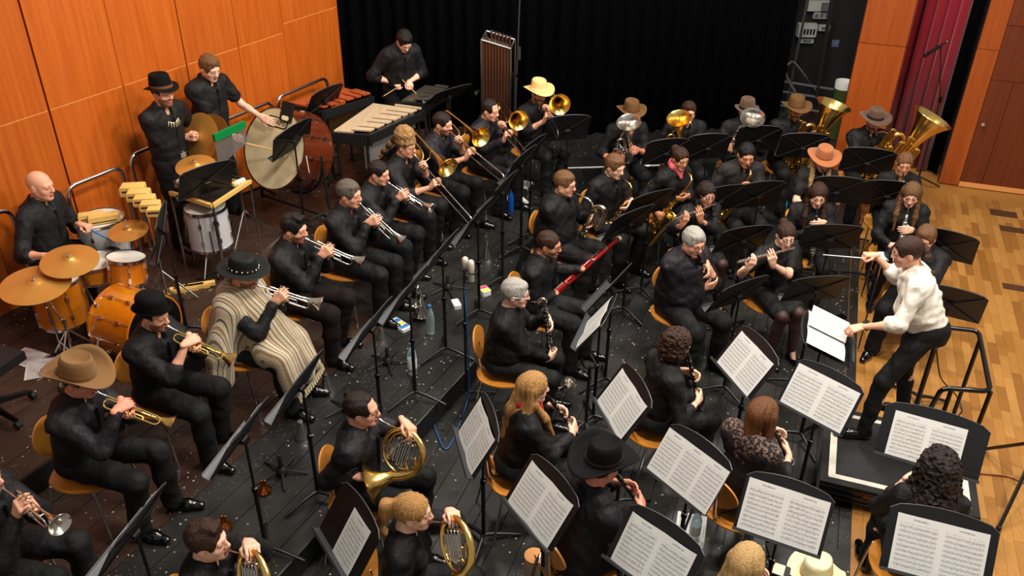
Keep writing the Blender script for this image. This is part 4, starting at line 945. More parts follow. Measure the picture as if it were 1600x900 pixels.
def upright(M, mouth, label, name, k=1.0, m='silver_plate', mi='gold_brass', rotary=False, br=.14):
    """euphonium / tuba: bottom bow at 0, bell up +z, y away from the player"""
    t = thing(name, label, name, M); K = Matrix.Scale(k, 4)
    ml = M.inverted()@mouth
    mb = MB(); bell(mb, .030, br, .50, K@T(-.075, 0, .14), 32, p=4.2, wall=.003); mb.build('bell', m, t)
    mb = MB(); pts = [V((-.075, 0, .16)), V((-.075, 0, .10))]+[V((-.0, 0, .085))+V((-.075*math.cos(a), 0, -.075*math.sin(a))) for a in (.25, .65, 1.05, 1.45, 1.85, 2.25, 2.65, 3.0)]+[V((.075, 0, .12)), V((.078, 0, .36))]
    mb.tube(pts, [.0335-.0011*i for i in range(len(pts))], 12, K); mb.build('bottom_bow', m, t)
    mb = MB(); pts = [V((.078, 0, .34)), V((.078, .004, .38))]+[V((.038, .01, .40))+V((.040*math.cos(a), 0, .040*math.sin(a))) for a in (.4, .9, 1.57, 2.2, 2.8)]+[V((-.004, .02, .36)), V((-.006, .03, .10))]
    mb.tube(pts, [.021-.0006*i for i in range(len(pts))], 10, K); mb.build('top_bow', m, t)
    mb = MB()
    for j, (x, y, zb, zt) in enumerate(((.055, .045, .07, .33), (.028, .062, .05, .30), (.092, .030, .10, .31), (.105, -.02, .06, .27))):
        mb.tube([V((x-.014, y, zt)), V((x-.014, y, zb))]+arc((x, y, zb), .014, 180, 360, 6, 'xz')+[V((x+.014, y, zt))]+arc((x, y, zt), .014, 0, 180, 6, 'xz'), .0085, 8, K)
    mb.tube([V((.045, .035, .03))+V((.065*math.cos(a), .0, .045*math.sin(a))) for a in [i*.35 for i in range(18)]], .009, 8, K, closed=True)
    mb.build('tubing', mi, t)
    if rotary:
        mb = MB()
        for x, y, zb, zt in ((-.03, .075, .12, .42), (.0, .082, .10, .46), (.03, .080, .12, .40), (-.12, .05, .16, .40), (.115, .03, .10, .44)): mb.tube([V((x-.013, y, zt)), V((x-.013, y, zb))]+arc((x, y, zb), .013, 180, 360, 6, 'xz')+[V((x+.013, y, zt))]+arc((x, y, zt), .013, 0, 180, 6, 'xz'), .0095, 8, K)
        mb.build('valve_slides', mi, t)
    for i in range(4):
        mb = MB()
        if rotary: mb.lathe([(.001, -.02), (.022, -.02), (.024, -.012), (.024, .012), (.02, .02), (.001, .022)], 14, K@T(.02+.0*i, .075, .12+.05*i)@RX(90))
        else: mb.lathe([(.001, .10), (.012, .101), (.0135, .11), (.0135, .24), (.012, .248), (.004, .25), (.004, .275), (.010, .276), (.010, .282), (.001, .283)], 12, K@T(-.045+.031*i, .06, .02))
        mb.build('valve', mi, t)
    a = K@V((.078, -.0, .39)); mb = MB()
    d = (ml-a); mb.tube(catmull([K@V((.02, .03, .30)), K@V((.05, -.03, .36)), a+d*.45+V((0, 0, .03)), ml+V((.0, .055, .01))], 6), .0075, 8); mb.build('leadpipe', mi, t)
    mb = MB(); dd = V((0, .09, -.01)); mb.lathe([(.001, .004), (.012, 0), (.017, 0), (.0165, .02), (.007, .038), (.006, .085)], 14, frameZ(ml, dd, (0, 0, 1))); mb.build('mouthpiece', 'silver_plate', t)
    return {'R': H(M, tuple(K@V((-.03, .07, .31))), (-.6, .6, -.1), (0, -.2, -1), 'keys'), 'L': H(M, tuple(K@V((.10, .03, .22))), (.2, .8, .3), (.9, -.1, 0), 'grip')}
def saxophone(M, label, name, k=1.0, m='gold_brass', bari=False, nk='gold_brass', mk='gold_brass'):
    """local: mouthpiece tip at 0, body runs along +y, +z away from the player"""
    t = thing(name, label, 'saxophone', M); K = Matrix.Scale(k, 4)
    mb = MB(); mb.tube([(0, -.005, 0), (0, -.004, .012), (0, -.010, .05), (0, -.013, .085)], [.004, .008, .012, .013], 10); mb.build('mouthpiece', 'ebony', t)
    z = .17
    mb = MB(); mb.tube(catmull([(0, -.012, .075), (0, -.022, .11), (0, -.005, .15), (0, .04, .168), (0, .075, z)], 5), [.0085+.0002*i for i in range(21)], 9, K if k > .9 else Matrix()); mb.build('neck', nk, t)
    Kz = K if k > .9 else T(0, 0, .17*(1-k))@K
    if bari:
        mb = MB(); mb.tube(catmull([(0, .05, z), (.0, -.01, z+.03), (.0, -.02, z+.08), (0, .06, z+.10), (.02, .16, z+.09), (.03, .10, z+.05), (.02, .02, z+.04), (0, .08, z)], 6), .0155, 9, Kz); mb.build('top_loop', m, t)
    L = .62; pts = [V((0, .07+L*i/8, z)) for i in range(9)]; mb = MB(); mb.tube(pts, [.011+.0022*i for i in range(9)], 12, Kz); mb.build('body', m, t)
    c = V((0, .07+L, z+.06)); mb = MB(); pts = [c+V((0, .06*math.sin(a), -.06*math.cos(a))) for a in (0, .5, 1.05, 1.57, 2.1, 2.6, 3.14)]; mb.tube(pts, [.0295+.0012*i for i in range(7)], 12, Kz); mb.build('bow', m, t)
    mb = MB(); bell(mb, .037, .082, .34, Kz@T(0, .07+L, z+.12)@RX(90+3), 26, p=2.6, wall=.003); mb.build('bell', m, t)
    mb = MB()
    for i in range(9):
        y = .13+.062*i; r = .011+.0014*i; mb.lathe([(.001, 0), (r, 0), (r, .006), (r*.5, .009), (.001, .010)], 12, Kz@T(.004*(-1)**i, y, z+.017+.0022*i))
    for i in range(5): y = .2+.09*i; mb.lathe([(.001, 0), (.016, 0), (.016, .006), (.001, .009)], 12, Kz@T(.018+.0015*i, y, z)@RY(90))
    for s in (-1, 1): mb.tube([(s*.024, .12, z+.01), (s*.034, .66, z+.01)], .003, 6, Kz)
    for i in range(8): y = .15+.066*i; mb.tube([(-.024-.001*i, y, z+.01), (0, y, z+.028+.002*i), (.024+.001*i, y, z+.01)], .0025, 5, Kz)
    mb.build('keywork', mk, t)
    mb = MB(); mb.tube([Kz@V((.01, .40, z+.03)), Kz@V((.02, .42, z+.085))], .004, 6); mb.build('bell_brace', m, t)
    for i in range(2): mb = MB(); mb.lathe([(.001, 0), (.032, 0), (.034, .006), (.010, .012), (.001, .012)], 14, Kz@T(.045, .50+.10*i, z+.10)@RY(90)); mb.build('key_cup', mk, t)
    return {'L': H(M, tuple(Kz@V((-.01, .17, z+.02))), (.75, .25, .45), (.2, 0, -1), 'keys'), 'R': H(M, tuple(Kz@V((.012, .44, z+.02))), (-.75, .25, .45), (-.2, 0, -1), 'keys')}
def clarinet(M, label, name='clarinet', m='ebony', km='silver_plate', L=.64, oboe=False):
    t = thing(name, label, name if not oboe else 'oboe', M)
    mb = MB(); mb.lathe([(.001, 0), (.006, .0), (.010, .03), (.0125, .06), (.0125, .085)], 12, ZY); mb.build('mouthpiece', 'ebony', t)
    mb = MB(); mb.lathe([(.0125, .08), (.0155, .085), (.0155, .14), (.0130, .145), (.0130, L*.52), (.0150, L*.53), (.0150, L*.56), (.0135, L*.57), (.0145, L*.82), (.0165, L*.83)], 14, ZY); mb.build('body', m, t)
    mb = MB(); bell(mb, .0165, .038, L*.17, T(0, L*.83, 0)@ZY, 20, p=1.8); mb.build('bell', m, t)
    mb = MB()
    for y in (.085, .142, L*.53, L*.57, L*.83): ring(mb, y, .0172)
    ring(mb, L-.004, .0392); mb.build('rings', km, t)
    mb = MB()
    for i in range(11):
        y = .165+(L*.8-.17)*i/10; mb.lathe([(.001, 0), (.0105, 0), (.0105, .004), (.001, .006)], 9, T(0, y, .0135))
        if i % 2: mb.lathe([(.001, 0), (.0075, 0), (.0075, .004), (.001, .006)], 9, T(.013*(1 if i % 4 == 1 else -1), y+.012, .004)@RY(90*(1 if i % 4 == 1 else -1)))
    for s in (-1, 1): mb.tube([(s*.015, .15, .010), (s*.016, L*.50, .010)], .0055, 6); mb.tube([(s*.016, L*.58, .010), (s*.017, L*.80, .010)], .0055, 6)
    mb.build('keywork', km, t)
    return {'L': H(M, (-.006, L*.36, .004), (.72, .18, .62), (.62, 0, -.75), 'keys'), 'R': H(M, (.006, L*.64, .004), (-.72, .18, .62), (-.62, 0, -.75), 'keys')}
def flute(M, label):
    t = thing('flute', label, 'flute', M); m = 'silver_plate'; L = .57
    mb = MB(); mb.lathe([(.001, -.075), (.0105, -.075), (.0105, .15), (.0125, .15), (.0125, .17), (.0105, .172), (.0105, L), (.001, L)], 14, ZY); mb.build('tube', m, t)
    mb = MB(); mb.box((0, 0, .004), (.024, .036, .012)); mb.build('lip_plate', m, t)
    mb = MB()
    for i in range(13): mb.lathe([(.001, 0), (.0088, 0), (.0088, .004), (.001, .006)], 10, T(.0, .20+.028*i, .011))
    mb.tube([(-.012, .19, .008), (-.012, L-.01, .008)], .003, 6); mb.build('keywork', m, t)
    return {'L': H(M, (.0, .20, .0), (-.3, -.5, .6), (.5, .5, .3), 'keys'), 'R': H(M, (.004, .40, .0), (-.75, .1, .55), (-.5, 0, -.8), 'keys')}
def bass_clarinet(M, label):
    t = thing('bass_clarinet', label, 'bass clarinet', M); z = .13
    mb = MB(); mb.tube([(0, -.005, 0), (0, -.004, .012), (0, .0, .05), (0, .004, .08)], [.004, .009, .013, .014], 10); mb.build('mouthpiece', 'ebony', t)
    mb = MB(); mb.tube(catmull([(0, .002, .075), (0, -.03, .10), (0, -.045, .125), (0, -.02, .145), (0, .03, z+.003), (0, .07, z)], 5), .0125, 10); mb.build('neck', 'silver_plate', t)
    mb = MB(); mb.lathe([(.014, .06), (.019, .07), (.019, .5), (.022, .51), (.022, .54), (.019, .55), (.019, .93)], 14, T(0, 0, z)@ZY); mb.build('body', 'ebony', t)
    mb = MB(); mb.tube(catmull([(0, .92, z), (0, .98, z+.01), (0, 1.01, z+.045), (0, .985, z+.08)], 5), [.02+.0006*i for i in range(16)], 12); bell(mb, .029, .062, .10, frameZ((0, .99, z+.075), (0, -.8, .6), (1, 0, 0)), 22, p=2); mb.build('bell', 'silver_plate', t)
    mb = MB()
    for i in range(17): mb.lathe([(.001, 0), (.0145, 0), (.0145, .006), (.001, .009)], 11, T(.006*(-1)**i, .10+.049*i, z+.019)); mb.lathe([(.001, 0), (.012, 0), (.012, .006), (.001, .009)], 11, T(.019, .12+.048*i, z)@RY(90))
    for s in (-1, 1): mb.tube([(s*.022, .08, z+.01), (s*.022, .92, z+.01)], .0035, 6)
    for y in (.07, .30, .525, .75, .92): ring(mb, y, .0225, .01, T(0, 0, z))
    mb.build('keywork', 'silver_plate', t)
    return {'L': H(M, (-.01, .25, z+.01), (.75, .25, .45), (.3, 0, -1), 'keys'), 'R': H(M, (.01, .56, z+.01), (-.75, .25, .45), (-.3, 0, -1), 'keys')}
def bassoon(B, Tp, mouth, fwd, label):
    d = (Tp-B); L = d.length; M = frameZ(B, d, -fwd); t = thing('bassoon', label, 'bassoon', M)
    mb = MB(); mb.lathe([(.001, 0), (.030, 0), (.034, .02), (.034, L*.33), (.030, L*.34), (.001, L*.34)], 16, Matrix.Diagonal((1, .72, 1, 1))); mb.build('boot_joint', 'bassoon_red', t)
    mb = MB(); mb.lathe([(.021, L*.33), (.021, L*.80), (.024, L*.81), (.024, L*.83), (.019, L*.84), (.0175, L*.93), (.021, L*.985), (.012, L*.985), (.001, L*.9)], 16, T(.012, 0, 0)); mb.build('long_joint', 'bassoon_red', t)
    mb = MB(); mb.lathe([(.018, L*.33), (.017, L*.62), (.019, L*.63), (.010, L*.64)], 14, T(-.020, .004, 0)); mb.build('wing_joint', 'bassoon_red', t)
    mb = MB(); mb.lathe([(.021, L*.978), (.026, L*.98), (.026, L), (.014, L), (.012, L*.98)], 16, T(.012, 0, 0)); mb.build('bell_ring', 'ivory', t)
    mb = MB(); ml = M.inverted()@mouth; w_ = V((-.02, .004, L*.635)); mb.tube(catmull([w_, w_+V((0, .015, .06)), w_.lerp(ml, .35)+V((0, .0, .05)), w_.lerp(ml, .75)+V((0, 0, .0)), ml], 6), [.0055-.0001*i for i in range(25)], 8); mb.build('bocal', 'silver_plate', t)
    mb = MB()
    for z in (.02, L*.335, L*.50, L*.64, L*.81): mb.lathe([(.030, z), (.036, z+.002), (.036, z+.016), (.030, z+.018)], 14, Matrix.Diagonal((.9 if z > .3 else 1.02, .75, 1, 1)))
    for i in range(14): mb.lathe([(.001, 0), (.010, 0), (.010, .005), (.001, .008)], 9, T(.012 if i % 2 else -.02, .022, L*.08+L*.06*i)@RX(-90))
    for s in (-1, 1): mb.tube([(s*.026, .018, .06), (s*.022, .018, L*.76)], .003, 6)
    mb.build('keywork', 'silver_plate', t)
    return {'R': H(M, (0, .0, L*.20), (.5, .75, .3), (.4, -.8, 0), 'keys'), 'L': H(M, (-.01, .0, L*.50), (.5, .75, .3), (.4, -.8, 0), 'keys')}
# ------------------------------------------------------------------ chair and music stand
def rrect(w_, h_, r, n=5, x0=0, z0=0):
    out = []
    for cx, cz, a0 in ((w_/2-r, h_/2-r, 0), (-w_/2+r, h_/2-r, 90), (-w_/2+r, -h_/2+r, 180), (w_/2-r, -h_/2+r, 270)):
        for i in range(n+1): a = math.radians(a0+90*i/n); out.append((x0+cx+r*math.cos(a), z0+cz+r*math.sin(a)))
    return out
def make_chair():
    t = thing('chair', 'x', 'chair')
    mb = MB(); nx, ny = 10, 8; vs = []
    for k in (0, 1):
        for j in range(ny+1):
            for i in range(nx+1):
                x, y = (i/nx*2-1), (j/ny*2-1); a = x*math.sqrt(1-y*y*.42); b = y*math.sqrt(1-x*x*.42)
                vs.append((a*.235, b*.22+.02, .418+.012*k+.012*x*x-.02*max(0, y-.6)**2*3+.01*max(0, -y-.5)))
    W_ = nx+1; n1 = W_*(ny+1); fs = [(j*W_+i, (j+1)*W_+i, (j+1)*W_+i+1, j*W_+i+1) for j in range(ny) for i in range(nx)]; fs += [tuple(q+n1 for q in reversed(f)) for f in fs]
    bd = [i for i in range(nx)]+[j*W_+nx for j in range(ny)]+[ny*W_+i for i in range(nx, 0, -1)]+[j*W_ for j in range(ny, 0, -1)]
    fs += [(bd[i], bd[(i+1) % len(bd)], bd[(i+1) % len(bd)]+n1, bd[i]+n1) for i in range(len(bd))]
    mb.add(vs, fs); mb.build('seat', 'plywood', t, ang=.9)
    mb = MB(); out = []
    for i in range(28):
        a = 2*math.pi*i/28; x = .15*math.cos(a); z = .125*math.sin(a)
        if z < 0: x *= 1-.55*(-z/.125)**1.5; z *= 1.25
        out.append((x, z))
    vs = []; n = len(out)
    for k in (0, 1):
        for x, z in out: vs.append((x, -.20+.4*x*x+.012*k-z*.2, .69+z))
        vs.append((0, -.20+.012*k, .69))
    fs = [(i, (i+1) % n, n) for i in range(n)]+[((i+1) % n+n+1, i+n+1, 2*n+1) for i in range(n)]+[((i+1) % n, i, i+n+1, (i+1) % n+n+1) for i in range(n)]; mb.add(vs, fs); mb.build('backrest', 'plywood', t, ang=.6)
    for s in (-1, 1):
        mb = MB(); mb.tube(catmull([(s*.10, .13, .412), (s*.17, .15, .407), (s*.20, .17, .40), (s*.225, .22, 0)], 4), .0095, 8); mb.build('leg', 'chrome', t)
        mb = MB(); mb.tube(catmull([(s*.10, -.10, .412), (s*.17, -.12, .407), (s*.20, -.14, .40), (s*.225, -.22, 0)], 4), .0095, 8); mb.build('leg', 'chrome', t)
        mb = MB(); mb.tube([(s*.10, .13, .412), (s*.10, -.10, .412)], .009, 8); mb.build('seat_rail', 'chrome', t)
    mb = MB(); mb.tube(catmull([(0, -.06, .415), (0, -.15, .43), (0, -.185, .48), (0, -.200, .58), (0, -.207, .69)], 5), .012, 8, sx=2.2); mb.build('back_post', 'chrome', t)
    return t
CHAIR0 = make_chair(); CHAIRS = [0]
def chair(M, label):
    t = CHAIR0 if CHAIRS[0] == 0 else copy_tree(CHAIR0); CHAIRS[0] += 1; t.matrix_world = M; tag(t, label, 'chair', 'plywood orchestra chairs'); return t
def desk_parts(t, Md, w_=.50, h_=.34, back=True):
    mb = MB(); out = [(-w_/2, -h_/2), (w_/2, -h_/2)]; n = 12
    for i in range(n+1): x = w_/2-w_*i/n; out.append((x, h_/2+.038*(1-(x/(w_/2))**2)-(.02 if i in (0, n) else 0)))
    mb.prism(out, -.004); d = mb.build('desk', 'stand_black', t, Md)
    mb = MB(); mb.box((0, .028, -h_/2+.002), (w_, .058, .004)); mb.box((0, .056, -h_/2+.010), (w_, .004, .018)); mb.build('ledge', 'stand_grey', t, Md)
    mb = MB(); pts = [(x, .0, z) for x, z in out[2:]]; mb.tube(pts, .004, 5); mb.build('rim', 'stand_grey', d)
    if back:
        mb = MB()
        for s in (-1, 1): mb.tube([(s*w_*.47, -.006, -h_*.48), (0, -.014, 0)], .005, 5); mb.tube([(s*w_*.45, -.006, h_*.48), (0, -.014, 0)], .005, 5)
        mb.build('rib', 'stand_black', d)
STANDN = [0]
def stand(px, z, az, label, e=32, z0=0.0, w_=.50, h_=.34, pages=None, paper_label=None, base=0.0, low=False, roll=0):
    """desk centre seen at px at height z; az = direction the desk faces (towards its player); e = backwards tilt"""
    c = P(px[0], px[1], z); a = azv(az); tt = math.radians(e); nrm = (a*math.cos(tt)+V((0, 0, math.sin(tt)))).normalized()
    foot = V((c.x, c.y, z0))-a*.03; t = thing('music_stand', label, 'music stand', Matrix.Translation(foot), 'black music stands'); off = -foot
    up_ = V((0, 0, 1)); zz = (up_-nrm*up_.dot(nrm)).normalized(); x = nrm.cross(zz)
    D = Matrix((x, nrm, zz)).transposed().to_4x4()@RY(roll); Dw = D.copy(); Dw.translation = c; D.translation = c-foot
    desk_parts(t, D, w_, h_)
    mb = MB(); top = c-foot-nrm*.03; mb.tube([(0, 0, .06), (0, 0, (z-z0)*.58)], .0145, 10); mb.build('lower_pole', 'stand_black', t)
    mb = MB(); mb.tube([(0, 0, (z-z0)*.56), (0, 0, top.z-.03), top], .0095, 10); mb.build('upper_pole', 'stand_black', t)
    mb = MB(); mb.lathe([(.016, -.02), (.021, -.016), (.021, .016), (.014, .02)], 10, T(0, 0, (z-z0)*.58)); mb.build('collar', 'gloss_black', t)
    mb = MB(); mb.tube([top-x*.028, top+x*.028], .014, 8); mb.build('tilt_joint', 'stand_black', t)
    for k in range(3):
        q = math.radians(base+az+60+120*k); d = V((math.sin(q), math.cos(q), 0)); mb = MB()
        mb.tube(catmull([V((0, 0, .075)), d*.06+V((0, 0, .070)), d*.16+V((0, 0, .045)), d*.27+V((0, 0, .012))], 4), [.016]*4+[.014]*4+[.012]*4+[.009], 8); mb.build('leg', 'stand_black', t)
    if pages:
        n, pw_, ph_, dx, dz = pages
        s = thing('sheet_music', paper_label, 'sheet music', Dw@T(dx, .003, -h_/2+.005+ph_/2+dz), 'open sheet music on stands')
        for i in range(n):
            mb = MB(); cols = 6; x0 = (i-n/2)*pw_; vs = []; fs = []; uv = []
            for k in (0, 1):
                for jj in (0, 1):
                    for q in range(cols+1):
                        f = q/cols; xx = x0+pw_*f; bulge = .010*math.sin(math.pi*(f if n == 1 else (f if i == 0 else 1-f))**.7)*(1 if n == 2 else .3)
                        vs.append((xx, .0015*k+bulge+.002, (jj-.5)*ph_))
            w1 = cols+1
            for q in range(cols): fs.append((2*w1+q, 2*w1+q+1, 3*w1+q+1, 3*w1+q)); fs.append((q+1, q, w1+q, w1+q+1))
            bd = list(range(w1))+[w1+q for q in range(cols, -1, -1)]
            for q in range(len(bd)): a_, b_ = bd[q], bd[(q+1) % len(bd)]; fs.append((a_, b_, b_+2*w1, a_+2*w1))
            mb.add(vs, fs); me = mb.mesh('page', 'sheet_print', 1.0); ul = me.uv_layers.new(name='UVMap')
            # x runs to the reader's left seen from the front
            for lp in me.loops: co = me.vertices[lp.vertex_index].co; ul.data[lp.index].uv = ((x0+pw_-co.x)/pw_, co.z/ph_+.5)
            ob('page', me, s)
    return t
# ================================================================== THE BAND
def local(p, v): return p.M@V(v)
def hw(p, G, fd, pn, st='grip'): R = p.M.to_3x3(); return (V(G), (R@V(fd)).normalized() if fd else None, (R@V(pn)).normalized(), st)
def play_trumpet(p, px, label, m='silver_plate', rotary=False):
    B = ray_at(px, p.mouth, .495, p.fwd+V((0, 0, -.3)))
    M = frame(p.mouth, B-p.mouth, (0, 0, 1) if not rotary else V((0, 0, .35))-p.right)
    p.hands = trumpet(M, label, m, rotary, 'trumpet')
    if rotary: p.hands['L'] = H(M, (-.02, .215, -.04), (.0, .6, -.75), (.95, .1, .1), 'grip')
def play_trombone(p, px, label, ext=.42, m='gold_brass', bass=False):
    B = ray_at(px, p.mouth, ext+.62, p.fwd+V((0, 0, -.5))); p.hands = trombone(frame(p.mouth, B-p.mouth), label, m, ext, bass)
def play_clarinet(p, px, label, name='clarinet', L=.64, **k):
    B = ray_at(px, p.mouth, L, p.fwd*.6+V((0, 0, -1))) if px[0] > 5 else p.mouth+p.M.to_3x3()@V(px)*L; p.hands = clarinet(frame(p.mouth, B-p.mouth, p.fwd+V((0, 0, .6))), label, name, L=L, **k)
def play_sax(p, px, label, name, k, L, **kw):
    A = p.mouth+p.fwd*.17*max(k, .72); B = ray_at(px, A, L, p.fwd*.2+V((0, 0, -1))); p.hands = saxophone(frame(p.mouth, B-A, p.fwd), label, name, k, **kw)
def sit(p, who): chair(p.M, 'plywood chair with chrome legs under '+who)
# --- percussion ---------------------------------------------------------------------------
p = prep('drummer', (63, 290), Z2, 100, 6, 6, 0, 1.06)
a = P(90, 402, Z2+.78); b = P(137, 358, Z2+.80)
p.hands = {'R': hw(p, a, (-.2, .9, .1), (-.2, 0, -1), 'fist'), 'L': hw(p, b, (.2, .95, .0), (.2, 0, -1), 'fist')}
finish(p, 'bald person in black shirt with rolled sleeves seated at the amber drum kit', sleeve='rolled', skin='skin_light', hr=('bald', 'hair_dark'), beard=False, spread=.2)
t = thing('drum_throne', 'round black drum stool under the bald drummer', 'stool', p.M); mb = MB(); mb.lathe([(.001, .40), (.17, .40), (.18, .42), (.18, .46), (.16, .475), (.001, .475)], 22); mb.build('seat', 'gloss_black', t); mb = MB(); mb.tube([(0, 0, .1), (0, 0, .41)], .02, 8); mb.build('post', 'chrome', t)
for k in range(3): mb = MB(); a_ = k*2.1; mb.tube([(0, 0, .26), (.26*math.cos(a_), .26*math.sin(a_), .01)], .011, 8); mb.build('leg', 'chrome', t)
mb = MB(); c = b+p.fwd*.02; tip = P(173, 376, Z2+.74); mb.tube([c-(tip-c).normalized()*.08, tip], [.0085, .006], 8); tag(mb.build('drumstick', 'stick_blue'), 'blue drumstick in the bald drummer\'s raised hand', 'drumstick', 'drumsticks')
mb = MB(); c = a; tip = P(112, 402, Z2+.74); mb.tube([c-(tip-c).normalized()*.06, c+(tip-c).normalized()*.30], [.0085, .006], 8); tag(mb.build('drumstick', 'stick_wood'), 'drumstick in the bald drummer\'s hand behind the cymbal', 'drumstick', 'drumsticks')
def necklace(p, t, HM):
    c = p.neck; mb = MB(); pts = [c+V((.085*math.sin(a), .09*math.cos(a)+.05, -.03-.10*max(0, math.cos(a)))) for a in [math.radians(q) for q in range(-110, 111, 20)]]; mb.tube(pts, .004, 6); mb.build('necklace', 'bone', t)
    for i in range(-3, 4): a = math.radians(i*14); q = c+V((.085*math.sin(a), .09*math.cos(a)+.053, -.03-.10*math.cos(a))); mb = MB(); mb.tube([q, q+V((i*.005, .012, -.040))], [.0048, .001], 6); mb.build('tooth_pendant', 'bone', t)
    ob('star_buckle', star_mesh(.045, 'star_metal'), t, T(-.02, .158, p.pel.z+.06))
p = prep('cymbals', (254, 145), Z2, 118, 2, 4, 0, 1.04, True)
cc = P(310, 214, Z2+1.12); nrm = V((-.45, -.80, .38)).normalized()
p.hands = {'R': hw(p, cc+nrm*.05, (-.2, .95, .1), (-.9, .2, -.1), 'fist'), 'L': hw(p, cc-nrm*.26, (.5, .85, .1), (.9, .2, -.1), 'fist')}
finish(p, 'standing person in black fedora and tooth necklace holding crash cymbals', sleeve='short', skin='skin_light', hr=('short', 'hair_dark'), hat=('fedora', 'felt_black', 'band_brown'), beard=True, extra=necklace)
def cym_mesh(r, m='cymbal'):
    mb = MB(); mb.lathe([(.006, .022), (.03, .020), (r*.20, .010), (r*.26, .002), (r*.6, -.008), (r, -.024), (r, -.027), (r*.6, -.011), (r*.26, -.002), (.006, .018)], 36); return mb.mesh('cymbal', m, .5)
for k, sg in ((0, 1), (1, -1)):
    t = thing('crash_cymbal', ['hand-held brass crash cymbal facing us before the fedora wearer', 'second hand-held crash cymbal tucked behind the front one'][k], 'cymbal', frameZ(cc-nrm*(.0 if k == 0 else .20), nrm*sg, (0, 0, 1)), 'crash cymbal pair')
    ob('disc', cym_mesh(.235), t); mb = MB(); mb.tube(catmull([(-.02, 0, .02), (-.03, 0, .07), (0, 0, .10), (.03, 0, .07), (.02, 0, .02)], 4), .006, 6); mb.build('strap', 'band_brown', t)
p = prep('bassdrum', (328, 106), Z2, 122, 6, 20, 5, 1.05, True, hipz=1.01)
bdc = P(428, 232, Z2+.80); bdn = V((-.50, -.78, .42)).normalized()
p.hands = {'L': (P(418, 186, Z2+1.08), V((.85, -.25, -.3)), bdn*-1, 'flat'), 'R': hw(p, P(378, 223, Z2+.9), (-.1, .9, -.2), (-.6, .1, -.6), 'fist')}
finish(p, 'standing person in black short-sleeved shirt damping the concert bass drum', sleeve='short', skin='skin_fair', hr=('short', 'hair_light'))
c0 = P(384, 224, Z2+.9); c1 = P(447, 238, Z2+.80)+bdn*.06
t = thing('bass_drum_mallet', 'long mallet with fluffy white head before the bass drum', 'mallet', Matrix.Translation(c0)); mb = MB(); mb.tube([c0-(c1-c0).normalized()*.10, c1], .008, 8); mb.buildw('shaft', 'stick_wood', t); mb = MB(); mb.lathe([(.001, -.05), (.035, -.04), (.045, 0), (.035, .04), (.001, .05)], 12, Matrix.Translation(c1)); mb.buildw('felt_head', 'felt_white', t)
p = prep('mallets', (632, 64), Z2, 150, 16, 40, 0, 1.02, True)
a = P(622, 136, Z2+.98); b = P(640, 136, Z2+1.0)
p.hands = {'R': hw(p, a, (-.4, .85, -.2), (-.2, 0, -1), 'fist'), 'L': hw(p, b, (.3, .9, -.2), (.2, 0, -1), 'fist')}
finish(p, 'standing person in black rolled-sleeve shirt bent over the glockenspiel', sleeve='rolled', skin='skin_fair', hr=('short', 'hair_black'))
for k, (c, tp) in enumerate(((a, P(606, 146, Z2+.93)), (b, P(650, 146, Z2+.93)))):
    t = thing('mallet', ['thin mallet pointing left above the glockenspiel', 'thin mallet pointing right above the glockenspiel'][k], 'mallet', Matrix.Translation(c), 'glockenspiel mallets'); mb = MB(); d = (tp-c).normalized(); mb.tube([c-d*.12, c+d*.22], .004, 6); mb.buildw('shaft', 'stick_wood', t); mb = MB(); mb.lathe([(.001, -.014), (.014, -.006), (.014, .006), (.001, .014)], 10, Matrix.Translation(c+d*.22)); mb.buildw('ball', 'matte_black', t)
# --- trumpets on the first riser ----------------------------------------------------------
p = prep('t1', None, Z1, 92, 10, 8, 0, 1.0, xy=(-2.98, 3.42)); play_trumpet(p, (84, 826), 'silver trumpet poking into view at the lower left edge')
finish(p, 'person mostly outside the left image edge, only black trousers visible', hr=('short', 'hair_dark')); sit(p, 'the player cut off by the left edge')
p = prep('t2', (124, 593), Z1, 98, 10, 12, 0, 1.03); play_trumpet(p, (280, 664), 'gold rotary trumpet of the player in the tan cowboy hat', 'gold_brass', True)
def buckle(p, t, HM): mb = MB(); mb.box((-.02, .150, p.pel.z+.08), (.05, .01, .02)); mb.build('belt_buckle', 'star_gold', t)
finish(p, 'seated person in tan cowboy hat and dark shirt playing a gold trumpet', 'cloth_aubergine', skin='skin_red', hr=('short', 'hair_brown'), hat=('cowboy', 'felt_tan', 'felt_tan', 4), glasses=True, extra=buckle); sit(p, 'the tan cowboy hat trumpeter')
p = prep('t3', (240, 492), Z1, 105, 8, 8, 0, 1.02); play_trumpet(p, (366, 560), 'gold rotary trumpet of the player in the bowler hat', 'gold_brass', True)
finish(p, 'seated person in black bowler hat playing a gold trumpet', sleeve='rolled', skin='skin_light', hr=('crop', 'hair_dark'), hat=('bowler', 'felt_black', 'felt_black'), beard=True); sit(p, 'the bowler hat trumpeter')
